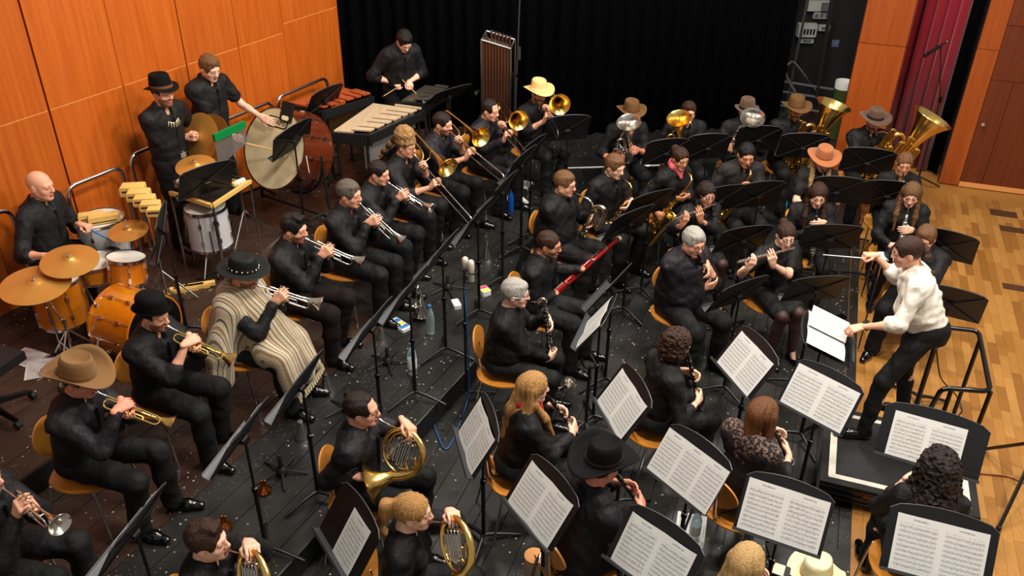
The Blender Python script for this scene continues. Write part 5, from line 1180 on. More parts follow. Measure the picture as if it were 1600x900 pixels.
def poncho(p, t, HM):
    n = p.neck; pe = p.pel; S = SDF(.016); up = V((0, 0, 1))
    S.cone(n+V((-.16, -.02, -.05)), n+V((.16, -.02, -.05)), .095, .095, .05); S.cone(n+V((0, 0, -.12)), pe+V((0, 0, .05)), .19, .23, .08)
    S.cone(n+V((.20, .02, -.08)), V((.30, .02, pe.z+.10)), .085, .10, .06); S.cone(n+V((-.20, .02, -.08)), V((-.30, .06, pe.z+.12)), .085, .10, .06)
    S.cone(V((.30, .02, pe.z+.10)), V((.30, -.02, pe.z-.16)), .10, .10, .05); S.cone(n+V((.0, .10, -.22)), V((0, .34, pe.z+.06)), .17, .17, .08); S.cone(V((-.12, .34, pe.z+.03)), V((.12, .34, pe.z+.03)), .125, .125, .06)
    S.cone(V((-.14, .44, pe.z-.0)), V((-.13, .52, pe.z-.22)), .09, .085, .05); S.cone(V((.13, .44, pe.z-.0)), V((.14, .50, pe.z-.24)), .09, .09, .05); S.cone(V((0, .45, pe.z)), V((0, .53, pe.z-.20)), .10, .09, .05)
    S.ell(n+V((0, .03, .09)), (.075, .085, .12), .02, sub=True)
    E, W = p.M.inverted()@p.hands['R'][0], None
    v, q, _ = S.mesh(lambda X: .010*np.sin(X[:, 0]*34+2.5*np.sin(X[:, 1]*5+X[:, 2]*4))+.006*np.sin(X[:, 1]*30+X[:, 0]*14)); ob('poncho', np_mesh('poncho', v, q, ['poncho_stripes']), t)
    mb = MB(); c = n+V((0, .01, .035)); mb.tube([c+V((.085*math.sin(a), .085*math.cos(a), -.03*math.cos(a))) for a in [i*.349 for i in range(18)]], .026, 8, closed=True); mb.build('poncho_collar', 'poncho_stripes', t)
    mb = MB()
    for i in range(26): x = -.22+.44*i/25; q = V((x, .60-.3*x*x, pe.z-.27)); mb.tube([q, q+V((.004*math.sin(i*3), .012, -.055))], .004, 4)
    mb.build('fringe', 'straw_pale', t)
p = prep('t4', (381, 428), Z1, 103, 10, 12, 0, 1.02); play_trumpet(p, (500, 478), 'silver trumpet of the player in the striped poncho')
finish(p, 'seated person in striped poncho and studded black hat playing a trumpet', skin='skin_light', hr=('short', 'hair_dark'), hat=('flat', 'felt_olive', 'band_dark'), beard=True, extra=poncho); sit(p, 'the poncho wearer')
p = prep('t5', (460, 357), Z1, 108, 8, 8, 0, 1.04); play_trumpet(p, (568, 414), 'silver trumpet held level right beside the poncho wearer')
finish(p, 'seated person with slick dark hair in black shirt playing trumpet beside the poncho wearer', skin='skin_light', trouser='trouser_brown', hr=('quiff', 'hair_black'), beard=True); sit(p, 'the slick-haired trumpeter')
p = prep('t6', (546, 303), Z1, 110, 8, 6, 0, 1.05); play_trumpet(p, (632, 384), 'silver trumpet of the greying short-haired player')
finish(p, 'seated person with greying short hair in black shirt playing trumpet', skin='skin_light', hr=('short', 'hair_salt')); sit(p, 'the greying trumpeter')
p = prep('t7', (592, 270), Z1, 112, 8, 10, 0, .98); play_trumpet(p, (671, 328), 'silver trumpet of the shaven-headed player next to the fur hat')
finish(p, 'seated person with shaved head playing trumpet next to the trombones', skin='skin_light', hr=('crop', 'hair_dark')); sit(p, 'the shaven-headed trumpeter')
# --- trombones ------------------------------------------------------------------------------
p = prep('b1', (634, 228), Z1, 112, 8, 8, 0, 1.0); play_trombone(p, (738, 342), 'long-slide trombone of the player in the fur hat')
finish(p, 'seated person in raccoon fur hat and glasses playing a trombone', sleeve='rolled', hr=('short', 'hair_light'), hat=('coonskin', 'fur', 'fur_dark'), glasses=True); sit(p, 'the fur hat trombonist')
p = prep('b2', (692, 193), Z1, 118, 8, 8, 0, 1.02); play_trombone(p, (788, 274), 'trombone of the bearded balding player, second in the row')
finish(p, 'seated balding bearded person in dark shirt playing the second trombone', 'cloth_aubergine', 'rolled', hr=('crop', 'hair_dark'), beard=True); sit(p, 'the balding trombonist')
p = prep('b3', (766, 172), Z1, 122, 8, 10, 0, 1.0); play_trombone(p, (822, 236), 'trombone between the balding player and the straw hat')
finish(p, 'seated person with short dark hair playing the third trombone', 'cloth_aubergine', hr=('receding', 'hair_dark')); sit(p, 'the third trombonist')
p = prep('b4', (842, 146), Z1, 138, 8, 8, 10, 1.0); play_trombone(p, (872, 205), 'bass trombone with wide bell beside the straw hat', .36, bass=True)
finish(p, 'seated person in straw cowboy hat playing the bass trombone', sleeve='rolled', hr=('short', 'hair_dark'), hat=('straw', 'straw', 'straw_pale'), beard=True); sit(p, 'the straw hat trombonist')
# --- euphoniums and tubas -------------------------------------------------------------------
def play_euph(p, label, m, lean_=(.16, .45, .86), b=(.06, .24, .60), mi=None):
    M = frameZ(local(p, b), p.M.to_3x3()@V(lean_), p.fwd); p.hands = upright(M@Matrix.Diagonal((1, 1, 1, 1)), p.mouth, label, 'euphonium', 1.0, m, mi or m)
    p.hands['L'], p.hands['R'] = H(M, (-.09, .06, .25), (.5, .6, .5), (.8, -.4, 0), 'grip'), H(M, (.10, .07, .20), (-.6, .5, .4), (-.6, -.5, -.4), 'keys')
p = prep('e1', (986, 178), 0, 168, 6, 8, -4, 1.0); play_euph(p, 'silver euphonium held before the face of the sheriff hat wearer', 'silver_plate', (.22, .30, .9))
finish(p, 'seated person in brown sheriff hat behind a silver euphonium', sleeve='rolled', skin='skin_red', hr=('short', 'hair_dark'), hat=('straw', 'felt_khaki', 'band_brown', 0, 'star_gold'), fat=.6, glasses=True); sit(p, 'the sheriff hat euphonium player')
p = prep('e2', (1076, 175), 0, 174, 6, 6, 4, 1.0); play_euph(p, 'gold euphonium in the middle of the back row', 'gold_brass', (.24, .30, .9), (.12, .22, .62))
finish(p, 'seated hatless person with dark hair behind a gold euphonium', hr=('short', 'hair_brown')); sit(p, 'the gold euphonium player')
p = prep('e3', (1166, 175), 0, 178, 6, 8, 4, .98); play_euph(p, 'silver euphonium pointing its bell forward, right end of three', 'silver_plate', (.10, .50, .85), (.06, .20, .70))
finish(p, 'seated person in brown fedora behind a silver euphonium', 'cloth_charcoal', sleeve='rolled', hr=('short', 'hair_dark'), hat=('fedora', 'felt_brown', 'band_dark')); sit(p, 'the brown fedora euphonium player')
def play_tuba(p, bpx, bz, tpx, label, k):
    M = frameZ(local(p, bpx), p.M.to_3x3()@V(tpx), p.fwd); p.hands = upright(M, p.mouth, label, 'tuba', k, 'gold_brass', 'gold_brass', True, .145)
    p.hands['R'] = H(M, (.03*k, .10*k, .22*k), (-.8, .3, .3), (-.3, -.9, 0), 'keys'); p.hands['L'] = H(M, (-.05*k, .08*k, .30*k), (.6, .5, .5), (.3, -.9, 0), 'grip')
p = prep('u1', (1243, 172), 0, 172, 6, 6, 0, 1.02); play_tuba(p, (-.04, .24, .46), .52, (-.24, .06, .96), 'gold tuba of the player with a star on the hat', 1.42)
finish(p, 'seated person in star-badged brown hat playing a gold tuba', sleeve='rolled', skin='skin_red', hr=('short', 'hair_light'), hat=('straw', 'felt_khaki', 'band_brown', 0, 'star_gold'), beard='hair_light'); sit(p, 'the star hat tuba player')
p = prep('u2', (1366, 190), 0, 182, 6, 10, 0, 1.0); play_tuba(p, (-.02, .24, .44), .50, (-.42, .06, .90), 'large gold tuba tilted right in front of the red curtain', 1.6)
finish(p, 'seated person in grey-brown wide hat playing the large tuba by the pillar', skin='skin_light', hr=('short', 'hair_dark'), hat=('western', 'felt_brown', 'band_dark'), beard=True); sit(p, 'the player of the large tuba')
# --- horns ------------------------------------------------------------------------------------
def play_horn(p, px, label):
    c = p.mouth+p.fwd*.12; B = ray_at(px, p.mouth, .27, p.fwd); d = (B-p.mouth); M = frame(p.mouth, V((d.x, d.y, 0)).normalized()*.26+V((0, 0, d.z+.115)), V((0, 0, 1))-p.right*.45); p.hands = french_horn(M, label)
p = prep('h1', (566, 640), 0, 95, 4, 2, 0, 1.0); play_horn(p, (643, 708), 'gold french horn of the dark-haired player with glasses')
finish(p, 'seated person with receding dark hair and glasses playing a french horn', 'cloth_aubergine', skin='skin_light', hr=('receding', 'hair_dark'), glasses=True, elbow={'R': (.25, .0, -1)}); sit(p, 'the horn player with glasses')
p = prep('h2', (646, 800), 0, 93, 4, 4, 0, .98, fem=True); play_horn(p, (722, 842), 'gold french horn of the blond ponytail player')
finish(p, 'seated person with long blond ponytail playing a french horn', skin='skin_fair', hr=('pony', 'hair_blond'), collar=False, elbow={'R': (.25, .0, -1)}); sit(p, 'the blond ponytail horn player')
p = prep('h3', (325, 845), 0, 94, 6, 0, 0, 1.0); play_horn(p, (408, 898), 'french horn cut by the bottom image edge')
finish(p, 'seated person with short brown quiff playing horn at the bottom edge', skin='skin_fair', hr=('quiff', 'hair_brown')); sit(p, 'the quiff-haired horn player')
# --- saxophones -------------------------------------------------------------------------------
p = prep('bari', (883, 287), 0, 122, 6, 6, 0, 1.04); play_sax(p, (890, 410), 'large silvery baritone saxophone with looped top', 'baritone_saxophone', 1.38, .95, m='silver_gold', bari=True, nk='silver_plate', mk='silver_plate')
finish(p, 'stout seated person with glasses playing the baritone saxophone', fat=.9, face='fat', skin='skin_light', hr=('short', 'hair_light'), glasses=True); sit(p, 'the baritone saxophonist')
p = prep('ten', (961, 260), 0, 138, 8, 12, 0, 1.03); play_sax(p, (941, 362), 'tenor saxophone of the fair-haired player', 'tenor_saxophone', 1.16, .74, m='gold_brass_dull', mk='gold_brass')
finish(p, 'seated person with short fair hair playing a tenor saxophone', skin='skin_fair', hr=('short', 'hair_light'), spread=.16); sit(p, 'the fair-haired saxophonist')
def scarf(m):
    def f(p, t, HM):
        S = SDF(.009); n = p.neck; S.cone(n+V((-.055, .02, .05)), n+V((.055, .02, .05)), .045, .045, .03); S.cone(n+V((0, .045, .04)), n+V((.01, .115, -.05)), .058, .018, .03); S.cone(n+V((0, -.03, .05)), n+V((0, .03, .05)), .066, .066, .02)
        S.cone(n+V((0, -.02, .0)), n+V((0, .03, .20)), .05, .05, .01, sub=True)
        v, q, _ = S.mesh(hn(.003, 130)); ob('neckerchief', np_mesh('neckerchief', v, q, [m]), t)
    return f
p = prep('sc', (1063, 248), 0, 150, 8, 10, 6, .98, fem=True); play_sax(p, (1016, 352), 'gold tenor saxophone of the player with the pink neckerchief', 'tenor_saxophone', 1.14, .76)
finish(p, 'seated person with pink neckerchief and tied hair playing a gold saxophone', sleeve='three', skin='skin_warm', hr=('bun', 'hair_brown'), extra=scarf('scarf_pink')); sit(p, 'the pink neckerchief saxophonist')
p = prep('alt', (1166, 242), 0, 172, 8, 14, 6, 1.05); play_sax(p, (1131, 322), 'small gold alto saxophone of the player in charcoal shirt', 'alto_saxophone', .74, .52)
p.obj_label = None
finish(p, 'seated person with short black hair in charcoal shirt playing alto saxophone', 'cloth_charcoal', skin='skin_warm', hr=('crop', 'hair_black'), vneck=True); sit(p, 'the charcoal shirt saxophonist')
p = prep('saxw', (1413, 256), 0, 192, 6, 10, 4, .97, fem=True); play_sax(p, (1388, 325), 'gold alto saxophone by the red curtain', 'alto_saxophone', .74, .55)
finish(p, 'seated person with pulled-back fair hair playing alto saxophone by the red curtain', skin='skin_warm', hr=('clip', 'hair_light'), vneck=True, collar=False); sit(p, 'the saxophonist by the red curtain')
# --- low reeds --------------------------------------------------------------------------------
p = prep('bsn', (858, 382), 0, 112, 8, 8, 0, 1.0)
B = P(836, 486, .60); p.hands = bassoon(B, ray_at((968, 370), B, 1.32, V((.7, .3, .6))), p.mouth, p.fwd, 'long red bassoon with ivory top ring pointing up right')
finish(p, 'seated person with glasses and cropped brown hair playing the red bassoon', skin='skin_warm', hr=('crop', 'hair_brown'), glasses=True, beard=True); sit(p, 'the bassoon player')
p = prep('bcl', (806, 458), 0, 100, 6, 6, 0, 1.0, fem=True)
A = p.mouth+p.fwd*.13; B = ray_at((867, 605), A, .97, V((0, 0, -1))); p.hands = bass_clarinet(frame(p.mouth, B-A, p.fwd), 'long bass clarinet with silver keys and curved neck')
finish(p, 'seated person with short grey hair and glasses playing the bass clarinet', skin='skin_fair', hr=('short', 'hair_grey'), glasses='wire', collar=False, fat=.5); sit(p, 'the bass clarinet player')
# --- flutes -----------------------------------------------------------------------------------
def play_flute(p, px, label):
    up = p.mouth-V((0, 0, .004))+p.fwd*.012; B = ray_at(px, up, .57, p.right+V((0, 0, -.25))); p.hands = flute(frame(up, B-up), label)
    d = (B-up).normalized(); f = p.fwd
    p.hands['R'] = (up+d*.42+f*.01-V((0, 0, .015)), (f*.35+V((0, 0, .8))-d*.25), -f, 'keys'); p.hands['L'] = (up+d*.20-V((0, 0, .02))+f*.01, (V((0, 0, .9))+d*.35), -f*.9-d*.2, 'keys')
p = prep('fl1', (1104, 303), 0, 158, 8, 8, 8, .97, fem=True); play_flute(p, (1054, 343), 'silver flute of the seated brown-haired player with glasses')
finish(p, 'seated person with long brown hair and glasses playing a silver flute', sleeve='three', skin='skin_warm', hr=('long', 'hair_dark'), glasses='wire', skirt=True, collar=False, vneck=True, elbow={'R': (.8, .1, -.6), 'L': (-.6, .2, -.8)}, spread=.09); sit(p, 'the brown-haired flautist')
p = prep('fl2', (1228, 368), 0, 164, 8, 12, 14, .97, fem=True); play_flute(p, (1152, 410), 'silver flute nearest the conductor\'s score desk')
finish(p, 'seated person in black dress with hair tied back playing flute', sleeve='short', skin='skin_fair', hr=('bun', 'hair_brown'), glasses='wire', skirt=True, collar=False, elbow={'R': (.8, .1, -.6), 'L': (-.6, .2, -.8)}, spread=.085); sit(p, 'the flautist in the black dress')
# --- clarinets --------------------------------------------------------------------------------
p = prep('old', (1084, 378), 0, 150, 6, 10, 6, 1.05); play_clarinet(p, (1119, 466), 'silver-keyed clarinet of the stout grey-haired player')
finish(p, 'stout seated person with grey hair and glasses playing clarinet', 'cloth_aubergine', 'rolled', hr=('short', 'hair_grey'), skin='skin_light', glasses=True, fat=1.0, face='fat', spread=.16); sit(p, 'the grey-haired clarinettist')
p = prep('curl', (1058, 538), 0, 72, 8, 8, 0, .98, fem=True); play_clarinet(p, (1096, 656), 'black clarinet of the curly-haired player')
finish(p, 'seated person with short curly brown hair playing clarinet', skin='skin_fair', hr=('curly', 'hair_brown'), collar=False, sleeve='three'); sit(p, 'the curly-haired clarinettist')
p = prep('blo', (834, 606), 0, 74, 8, 6, 0, .97, fem=True); play_clarinet(p, (912, 692), 'black clarinet of the long-haired player with red neckerchief')
finish(p, 'seated person with long fair hair and red neckerchief playing clarinet', skin='skin_fair', hr=('long', 'hair_blond'), collar=False, extra=scarf('scarf_red')); sit(p, 'the red neckerchief clarinettist')
p = prep('cow', (942, 728), 0, 58, 10, 10, 0, 1.04); play_clarinet(p, (1014, 808), 'black clarinet of the player in the black cowboy hat')
finish(p, 'seated person seen from behind in black cowboy hat playing clarinet', 'cloth_aubergine', skin='skin_red', hr=('short', 'hair_dark'), hat=('cowboy', 'felt_black', 'band_dark')); sit(p, 'the black cowboy hat clarinettist')
p = prep('lace', (1192, 648), 0, 52, 8, 8, 0, .97, fem=True); play_clarinet(p, (1232, 722), 'clarinet half hidden before the player in lace')
def yoke(p, t, HM):
    S = SDF(.012); n = p.neck; S.cone(n+V((-.15, -.01, -.045)), n+V((.15, -.01, -.045)), .076, .076, .04); S.cone(n+V((0, -.03, -.05)), n+V((0, -.03, -.12)), .125, .13, .04, sc=(.95, 1.3, 1)); S.ell(n+V((0, .02, .05)), (.07, .07, .08), .02, sub=True); v, q, _ = S.mesh(); ob('lace_yoke', np_mesh('lace_yoke', v, q, ['lace']), t)
finish(p, 'seated person with reddish bob and lace shoulders seen from behind', skin='skin_fair', sleeve='three', hr=('bob', 'hair_red'), collar=False, extra=yoke); sit(p, 'the player in lace')
p = prep('blb', (1167, 880), 0, 40, 8, 8, 0, .97, fem=True); play_clarinet(p, (0, .5, -.86), 'clarinet below the image edge in front of the blonde head')
finish(p, 'person whose blonde head alone shows at the bottom edge', skin='skin_fair', hr=('long', 'hair_pale'), collar=False); sit(p, 'the blonde player at the bottom edge')
p = prep('lng', (1466, 728), 0, 14, 6, 6, 0, 1.0, fem=True); play_clarinet(p, (0, .5, -.86), 'clarinet hidden in front of the long dark curls')
finish(p, 'seated person with long dark curls seen from behind', skin='skin_fair', hr=('longcurly', 'hair_dark'), collar=False, sleeve='three'); sit(p, 'the player with long dark curls')
p = prep('hat', (1286, 250), 0, 184, 8, 14, 0, .97, fem=True); play_clarinet(p, (0, .50, -.86), 'clarinet of the blonde player in the rust-brown hat')
finish(p, 'seated person in rust-brown cowboy hat with long blonde hair', 'cloth_charcoal', 'short', skin='skin_fair', hr=('long', 'hair_pale'), hat=('western', 'felt_rust', 'felt_rust')); sit(p, 'the rust-brown hat player')
p = prep('w', (1278, 305), 0, 186, 8, 16, 2, .97, fem=True); play_clarinet(p, (0, .38, -.925), 'silvery clarinet held upright by the player with long brown hair', L=.56)
M_ = frame(p.mouth, p.M.to_3x3()@V((0, .38, -.925)), p.fwd+V((0, 0, .6))); p.hands = {'L': H(M_, (-.006, .16, .004), (.72, .18, .62), (.62, 0, -.75), 'keys'), 'R': H(M_, (.006, .27, .004), (-.72, .18, .62), (-.62, 0, -.75), 'keys')}
finish(p, 'seated person with long brown hair playing a silvery upright clarinet', skin='skin_fair', hr=('long', 'hair_brown'), collar=False, vneck=True); sit(p, 'the silvery clarinet player')
p = prep('oboe', (1424, 304), 0, 196, 8, 18, 6, .97, fem=True); play_clarinet(p, (.05, .48, -.88), 'silvery clarinet of the player with very long hair', m='silver_plate')
finish(p, 'seated person with very long light-brown hair behind the conductor', skin='skin_fair', hr=('long', 'hair_light'), collar=False, trouser='trouser_black'); sit(p, 'the player with very long hair')
p = prep('hid', (1446, 372), 0, 215, 8, 16, 0, .97); play_clarinet(p, (1402, 408), 'instrument tip showing left of the conductor\'s face', m='silver_plate', L=.5)
finish(p, 'seated person almost hidden behind the conductor', skin='skin_light', hr=('short', 'hair_light')); sit(p, 'the player hidden by the conductor')
# --- conductor --------------------------------------------------------------------------------
p = prep('cond', (1418, 394), PZ, 284, 24, 16, 0, .98, True, fem=True)
a = P(1352, 403, 1.47); b = P(1331, 518, 1.13)
p.hands = {'R': (a, V((-.95, -.1, .05)), V((0, -.1, -1)), 'fist'), 'L': (b, V((-.9, -.2, -.15)), V((0, .2, -1)), 'grip')}
def watch(p, t, HM):
    g = p.Mi@p.hands['L'][0]; fd = (p.Mi.to_3x3()@p.hands['L'][1]).normalized(); c = g-fd*.105+V((0, 0, .02)); mb = MB(); mb.tube([c+V((0, 0, 0))+(V((math.sin(q)*.0, 0, 0))+frameZ((0, 0, 0), fd, (0, 0, 1))@V((.033*math.cos(q), .033*math.sin(q), 0))) for q in [i*.45 for i in range(14)]], .008, 6, closed=True); mb.lathe([(.001, 0), (.019, 0), (.019, .009), (.001, .010)], 14, Matrix.Translation(c+V((0, 0, .032)))); mb.build('wristwatch', 'watch', t)
kl = p.Mi@P(1350, 668, PZ+.10); kr = p.Mi@P(1412, 632, PZ+.10); hp_ = p.pel
legs = [((V((.10, .05, .52))+V((kr.x, kr.y, 0))*.4), kr), ((V((-.10, .12, .52))+V((kl.x, kl.y, 0))*.4), kl)]
finish(p, 'conductor in white blouse and black trousers standing on the podium with baton', 'cloth_white', 'rolled', skin='skin_light', hr=('braid', 'hair_brown'), legs=legs, extra=watch, fat=.15)
t0 = a+V((-.03, -.02, .01)); t1 = ray_at((1286, 398), t0, .34, V((-1, 0, 0)))
t = thing('baton', 'thin white baton pointing left from the conductor\'s hand', 'baton', Matrix.Translation(t0)); mb = MB(); mb.tube([t0-(t1-t0)*.12, t1], [.0042, .0028], 6); mb.buildw('shaft', 'label_white', t); mb = MB(); mb.lathe([(.001, -.03), (.009, -.02), (.011, 0), (.005, .025), (.001, .03)], 10, frameZ(t0-(t1-t0)*.1, t1-t0, (0, 0, 1))); mb.buildw('handle', 'stick_wood', t)
# ================================================================== MUSIC STANDS
def st(px, az, label, z0=0.0, e=32, pages=None, plabel=None, dz=1.0, **k): return stand(px, z0+dz, az, label, e, z0, pages=pages, paper_label=plabel, **k)
A4 = .215, .30
two = (2, A4[0], A4[1], 0, .0); one = (1, A4[0], A4[1], 0, .0)
# brass desks seen edge-on along the riser
st((205, 830), 283, 'music stand in the lower left corner, seen edge-on', Z1, 30, (2, .215, .30, 0, 0), 'sheet music edge-on on the lower left corner stand')
st((375, 683), 284, 'music stand before the bowler hat player, edge-on', Z1, 30, (2, .215, .30, 0, 0), 'sheet music edge-on on the stand before the bowler hat player')
st((466, 603), 286, 'music stand between the poncho wearer and the horns', Z1, 27)
st((577, 512), 288, 'first of the overlapping edge-on stands, nearest the horn player', Z1, 29)
st((634, 460), 289, 'edge-on stand with the water bottle behind its pole', Z1, 29)
st((686, 398), 290, 'edge-on stand before the greying trumpeter', Z1, 29)
st((742, 345), 291, 'edge-on stand with its foot beside the microphone pair', Z1, 29)
st((781, 300), 294, 'edge-on stand beside the blue bottle', Z1, 28)
st((812, 258), 298, 'lower of two stacked-looking stands before the trombones', Z1, 26)
st((826, 240), 300, 'upper of two stacked-looking stands before the trombones', Z1, 26)
st((886, 201), 348, 'music stand before the straw hat trombonist', Z1, 24)
# back row
st((1040, 238), 347, 'stand before the sheriff hat euphonium player', 0, 22); st((1105, 230), 353, 'stand between gold euphonium and the saxophones', 0, 22)
st((1184, 217), 0, 'stand before the brown fedora euphonium player', 0, 22); st((1254, 229), 3, 'stand covering the star hat player\'s tuba', 0, 22, w_=.54)
st((1355, 253), 14, 'wide stand before the large tuba', 0, 22, w_=.54); st((1306, 298), 8, 'stand before the rust-brown hat player', 0, 22); st((1386, 304), 12, 'stand before the saxophonist by the red curtain', 0, 24)
st((1184, 305), 348, 'stand before the charcoal shirt saxophonist', 0, 24); st((1124, 312), 340, 'stand half hidden behind the brown-haired flautist', 0, 24)
# sax desks
st((1012, 320), 330, 'further of two stands before the saxophones', 0, 28, w_=.52); st((982, 348), 322, 'nearer of two stands before the saxophones', 0, 28, w_=.54)
# flutes, first desks
st((1160, 374), 345, 'stand before the brown-haired flautist', 0, 28); st((1296, 371), 2, 'wide stand before the silvery clarinet player', 0, 28, w_=.52)
st((1152, 459), 330, 'stand before the grey-haired clarinettist', 0, 28); st((1274, 452), 353, 'stand before the flautist in the black dress', 0, 28)
st((1478, 384), 30, 'stand behind the conductor\'s shoulder', 0, 24); st((1484, 474), 28, 'stand behind the conductor\'s waist', 0, 24)
# low reeds
st((952, 448), 300, 'stand of the bassoon player seen from its edge', 0, 32); st((932, 502), 288, 'stand of the bass clarinet player showing a page edge', 0, 34, (2, .215, .30, 0, 0), 'page seen almost edge-on on the bass clarinet stand')
# desks turned to us
st((747, 678), 256, 'stand with a two-tone page facing the glasses-wearing horn player', 0, 30, two, 'overlapping pages on the stand right of the horn player')
st((545, 832), 237, 'stand with a single white page at the lower left of the horns', 0, 32, (1, .215, .30, -.06, .0), 'single page on the stand left of the ponytail')
st((846, 783), 238, 'stand with open music between ponytail and black cowboy hat', 0, 34, two, 'open music left of the black cowboy hat')
st((1022, 866), 225, 'stand cut by the bottom edge below the black cowboy hat player', 0, 34, two, 'open music at the bottom edge below the clarinet')
st((1076, 731), 233, 'stand with three joined pages right of the black cowboy hat', 0, 34, (3, .165, .30, 0, .0), 'three joined pages right of the black cowboy hat')
st((974, 628), 254, 'stand of the red neckerchief clarinettist', 0, 34, two, 'pages on the stand right of the red neckerchief')
st((1166, 565), 252, 'stand with music beside the conductor\'s score desk', 0, 34, two, 'pages on the stand right of the curly hair')
st((1281, 620), 227, 'stand with open music in front of the conductor\'s knee', 0, 34, (2, .23, .31, 0, 0), 'open music before the conductor\'s knee')
st((1224, 803), 206, 'stand with open music above the blonde head', 0, 36, (2, .23, .31, 0, 0), 'open music above the blonde head at the bottom')
st((1455, 690), 206, 'wide stand with music above the long dark curls', 0, 34, (2, .215, .30, .03, .0), 'open music above the long dark curls', w_=.62)
st((1467, 858), 200, 'stand in the lower right corner with open music', 0, 36, (2, .235, .32, 0, 0), 'open music in the lower right corner', w_=.56, h_=.36)
st((1294, 527), 108, 'conductor\'s flat desk holding the spiral score', 0, 70, dz=1.02, w_=.52, h_=.36)
# the conductor's score
c = P(1294, 527, 1.05); sc = thing('score', 'open spiral-bound score on the conductor\'s flat desk', 'score', Matrix.Translation(c)@rotz(108)@T(0, -.02, .012)@RX(-20))
def page(parent, x0, x1, y0, y1, lift, name='page'):
    mb = MB(); n = 8; vs = []
    for k in (0, 1):
        for j in (0, 1):
            for i in range(n+1): f = i/n; vs.append((x0+(x1-x0)*f, (y0, y1)[j], lift(f)+.002*k))
    w1 = n+1; fs = [(2*w1+i, 2*w1+i+1, 3*w1+i+1, 3*w1+i) for i in range(n)]+[(i+1, i, w1+i, w1+i+1) for i in range(n)]; bd = list(range(w1))+[w1+i for i in range(n, -1, -1)]; fs += [(bd[i], bd[(i+1) % len(bd)], bd[(i+1) % len(bd)]+2*w1, bd[i]+2*w1) for i in range(len(bd))]
    mb.add(vs, fs); me = mb.mesh(name, 'sheet_print', 1); ul = me.uv_layers.new(name='UVMap')
    for lp in me.loops: co = me.vertices[lp.vertex_index].co; ul.data[lp.index].uv = ((co.x-min(x0, x1))/abs(x1-x0), (co.y-y0)/(y1-y0))
    return ob(name, me, parent)
page(sc, .002, .225, -.15, .15, lambda f: .012*math.sin(f*3)); page(sc, -.002, -.225, -.15, .15, lambda f: .012*math.sin(f*3)); page(sc, -.002, -.20, -.15, .15, lambda f: .015+.06*f)
mb = MB(); mb.tube([(0.006*math.cos(q*2.2), -.14+.28*q/80, .012+.006*math.sin(q*2.2)) for q in range(81)], .0012, 4); mb.build('spiral', 'matte_black', sc)
# percussion stands
st((322, 282), 316, 'music stand covering the side table of the cymbal player', Z2, 26, w_=.52); st((456, 218), 303, 'tilted music stand in front of the big bass drum', Z2, 26, roll=-12)
st((506, 157), 303, 'music stand above the xylophone bars', Z2, 30); st((777, 132), 325, 'music stand below the tubular bells', Z1, 40); st((700, 147), 318, 'edge-on music stand beside the glockenspiel', Z2, 52)
st((252, 362), 260, 'edge-on music stand beside the temple blocks', Z2, 10)
# ================================================================== PERCUSSION
def drum(name, M, r, h, shell, label, lugs=8, legs=None, head='head_white', bottom=True, sticksup=0, hoop='chrome'):
    """cylinder along local z from 0 to h"""
    t = thing(name, label, 'drum', M)
    mb = MB(); mb.lathe([(r-.006, .01), (r, .01), (r, h-.01), (r-.006, h-.01)], 36, None, False); mb.build('shell', shell, t)
    mb = MB(); mb.lathe([(.001, h), (r-.004, h), (r-.004, h-.004), (.001, h-.004)], 36); mb.build('head', head, t)
    if bottom: mb = MB(); mb.lathe([(.001, 0), (r-.004, 0), (r-.004, .004), (.001, .004)], 36); mb.build('head', head if bottom is True else bottom, t)
    for z in (.006, h-.006): mb = MB(); mb.lathe([(r+.002, z-.012), (r+.010, z-.012), (r+.010, z+.012), (r-.002, z+.013), (r+.002, z+.008)], 36, None, False); mb.build('hoop', hoop, t)
    for i in range(lugs):
        a = 2*math.pi*i/lugs; mb = MB(); c, s = math.cos(a), math.sin(a)
        for z in (h*.28, h*.72): mb.box((0, 0, 0), (.018, .022, .045), T((r+.008)*c, (r+.008)*s, z)@Matrix.Rotation(a, 4, 'Z'))
        mb.tube([((r+.012)*c, (r+.012)*s, .0), ((r+.012)*c, (r+.012)*s, h)], .0035, 5); mb.build('lug', 'chrome', t)
    if legs:
        for i in range(3):
            a = legs[1]+2.094*i; c, s = math.cos(a), math.sin(a); mb = MB(); mb.tube([((r+.015)*c, (r+.015)*s, h*.6), ((r+.02)*c, (r+.02)*s, -legs[0]+.06), ((r+.06)*c, (r+.06)*s, -legs[0]+.012)], .0075, 7); mb.build('leg', 'chrome', t)
            mb = MB(); mb.lathe([(.012, 0), (.014, .01), (.009, .035)], 8, T((r+.06)*c, (r+.06)*s, -legs[0])); mb.build('rubber_foot', 'rubber', t)
    return t
def floorM(px, z, dz): c = P(px[0], px[1], z); return Matrix.Translation((c.x, c.y, z+dz))
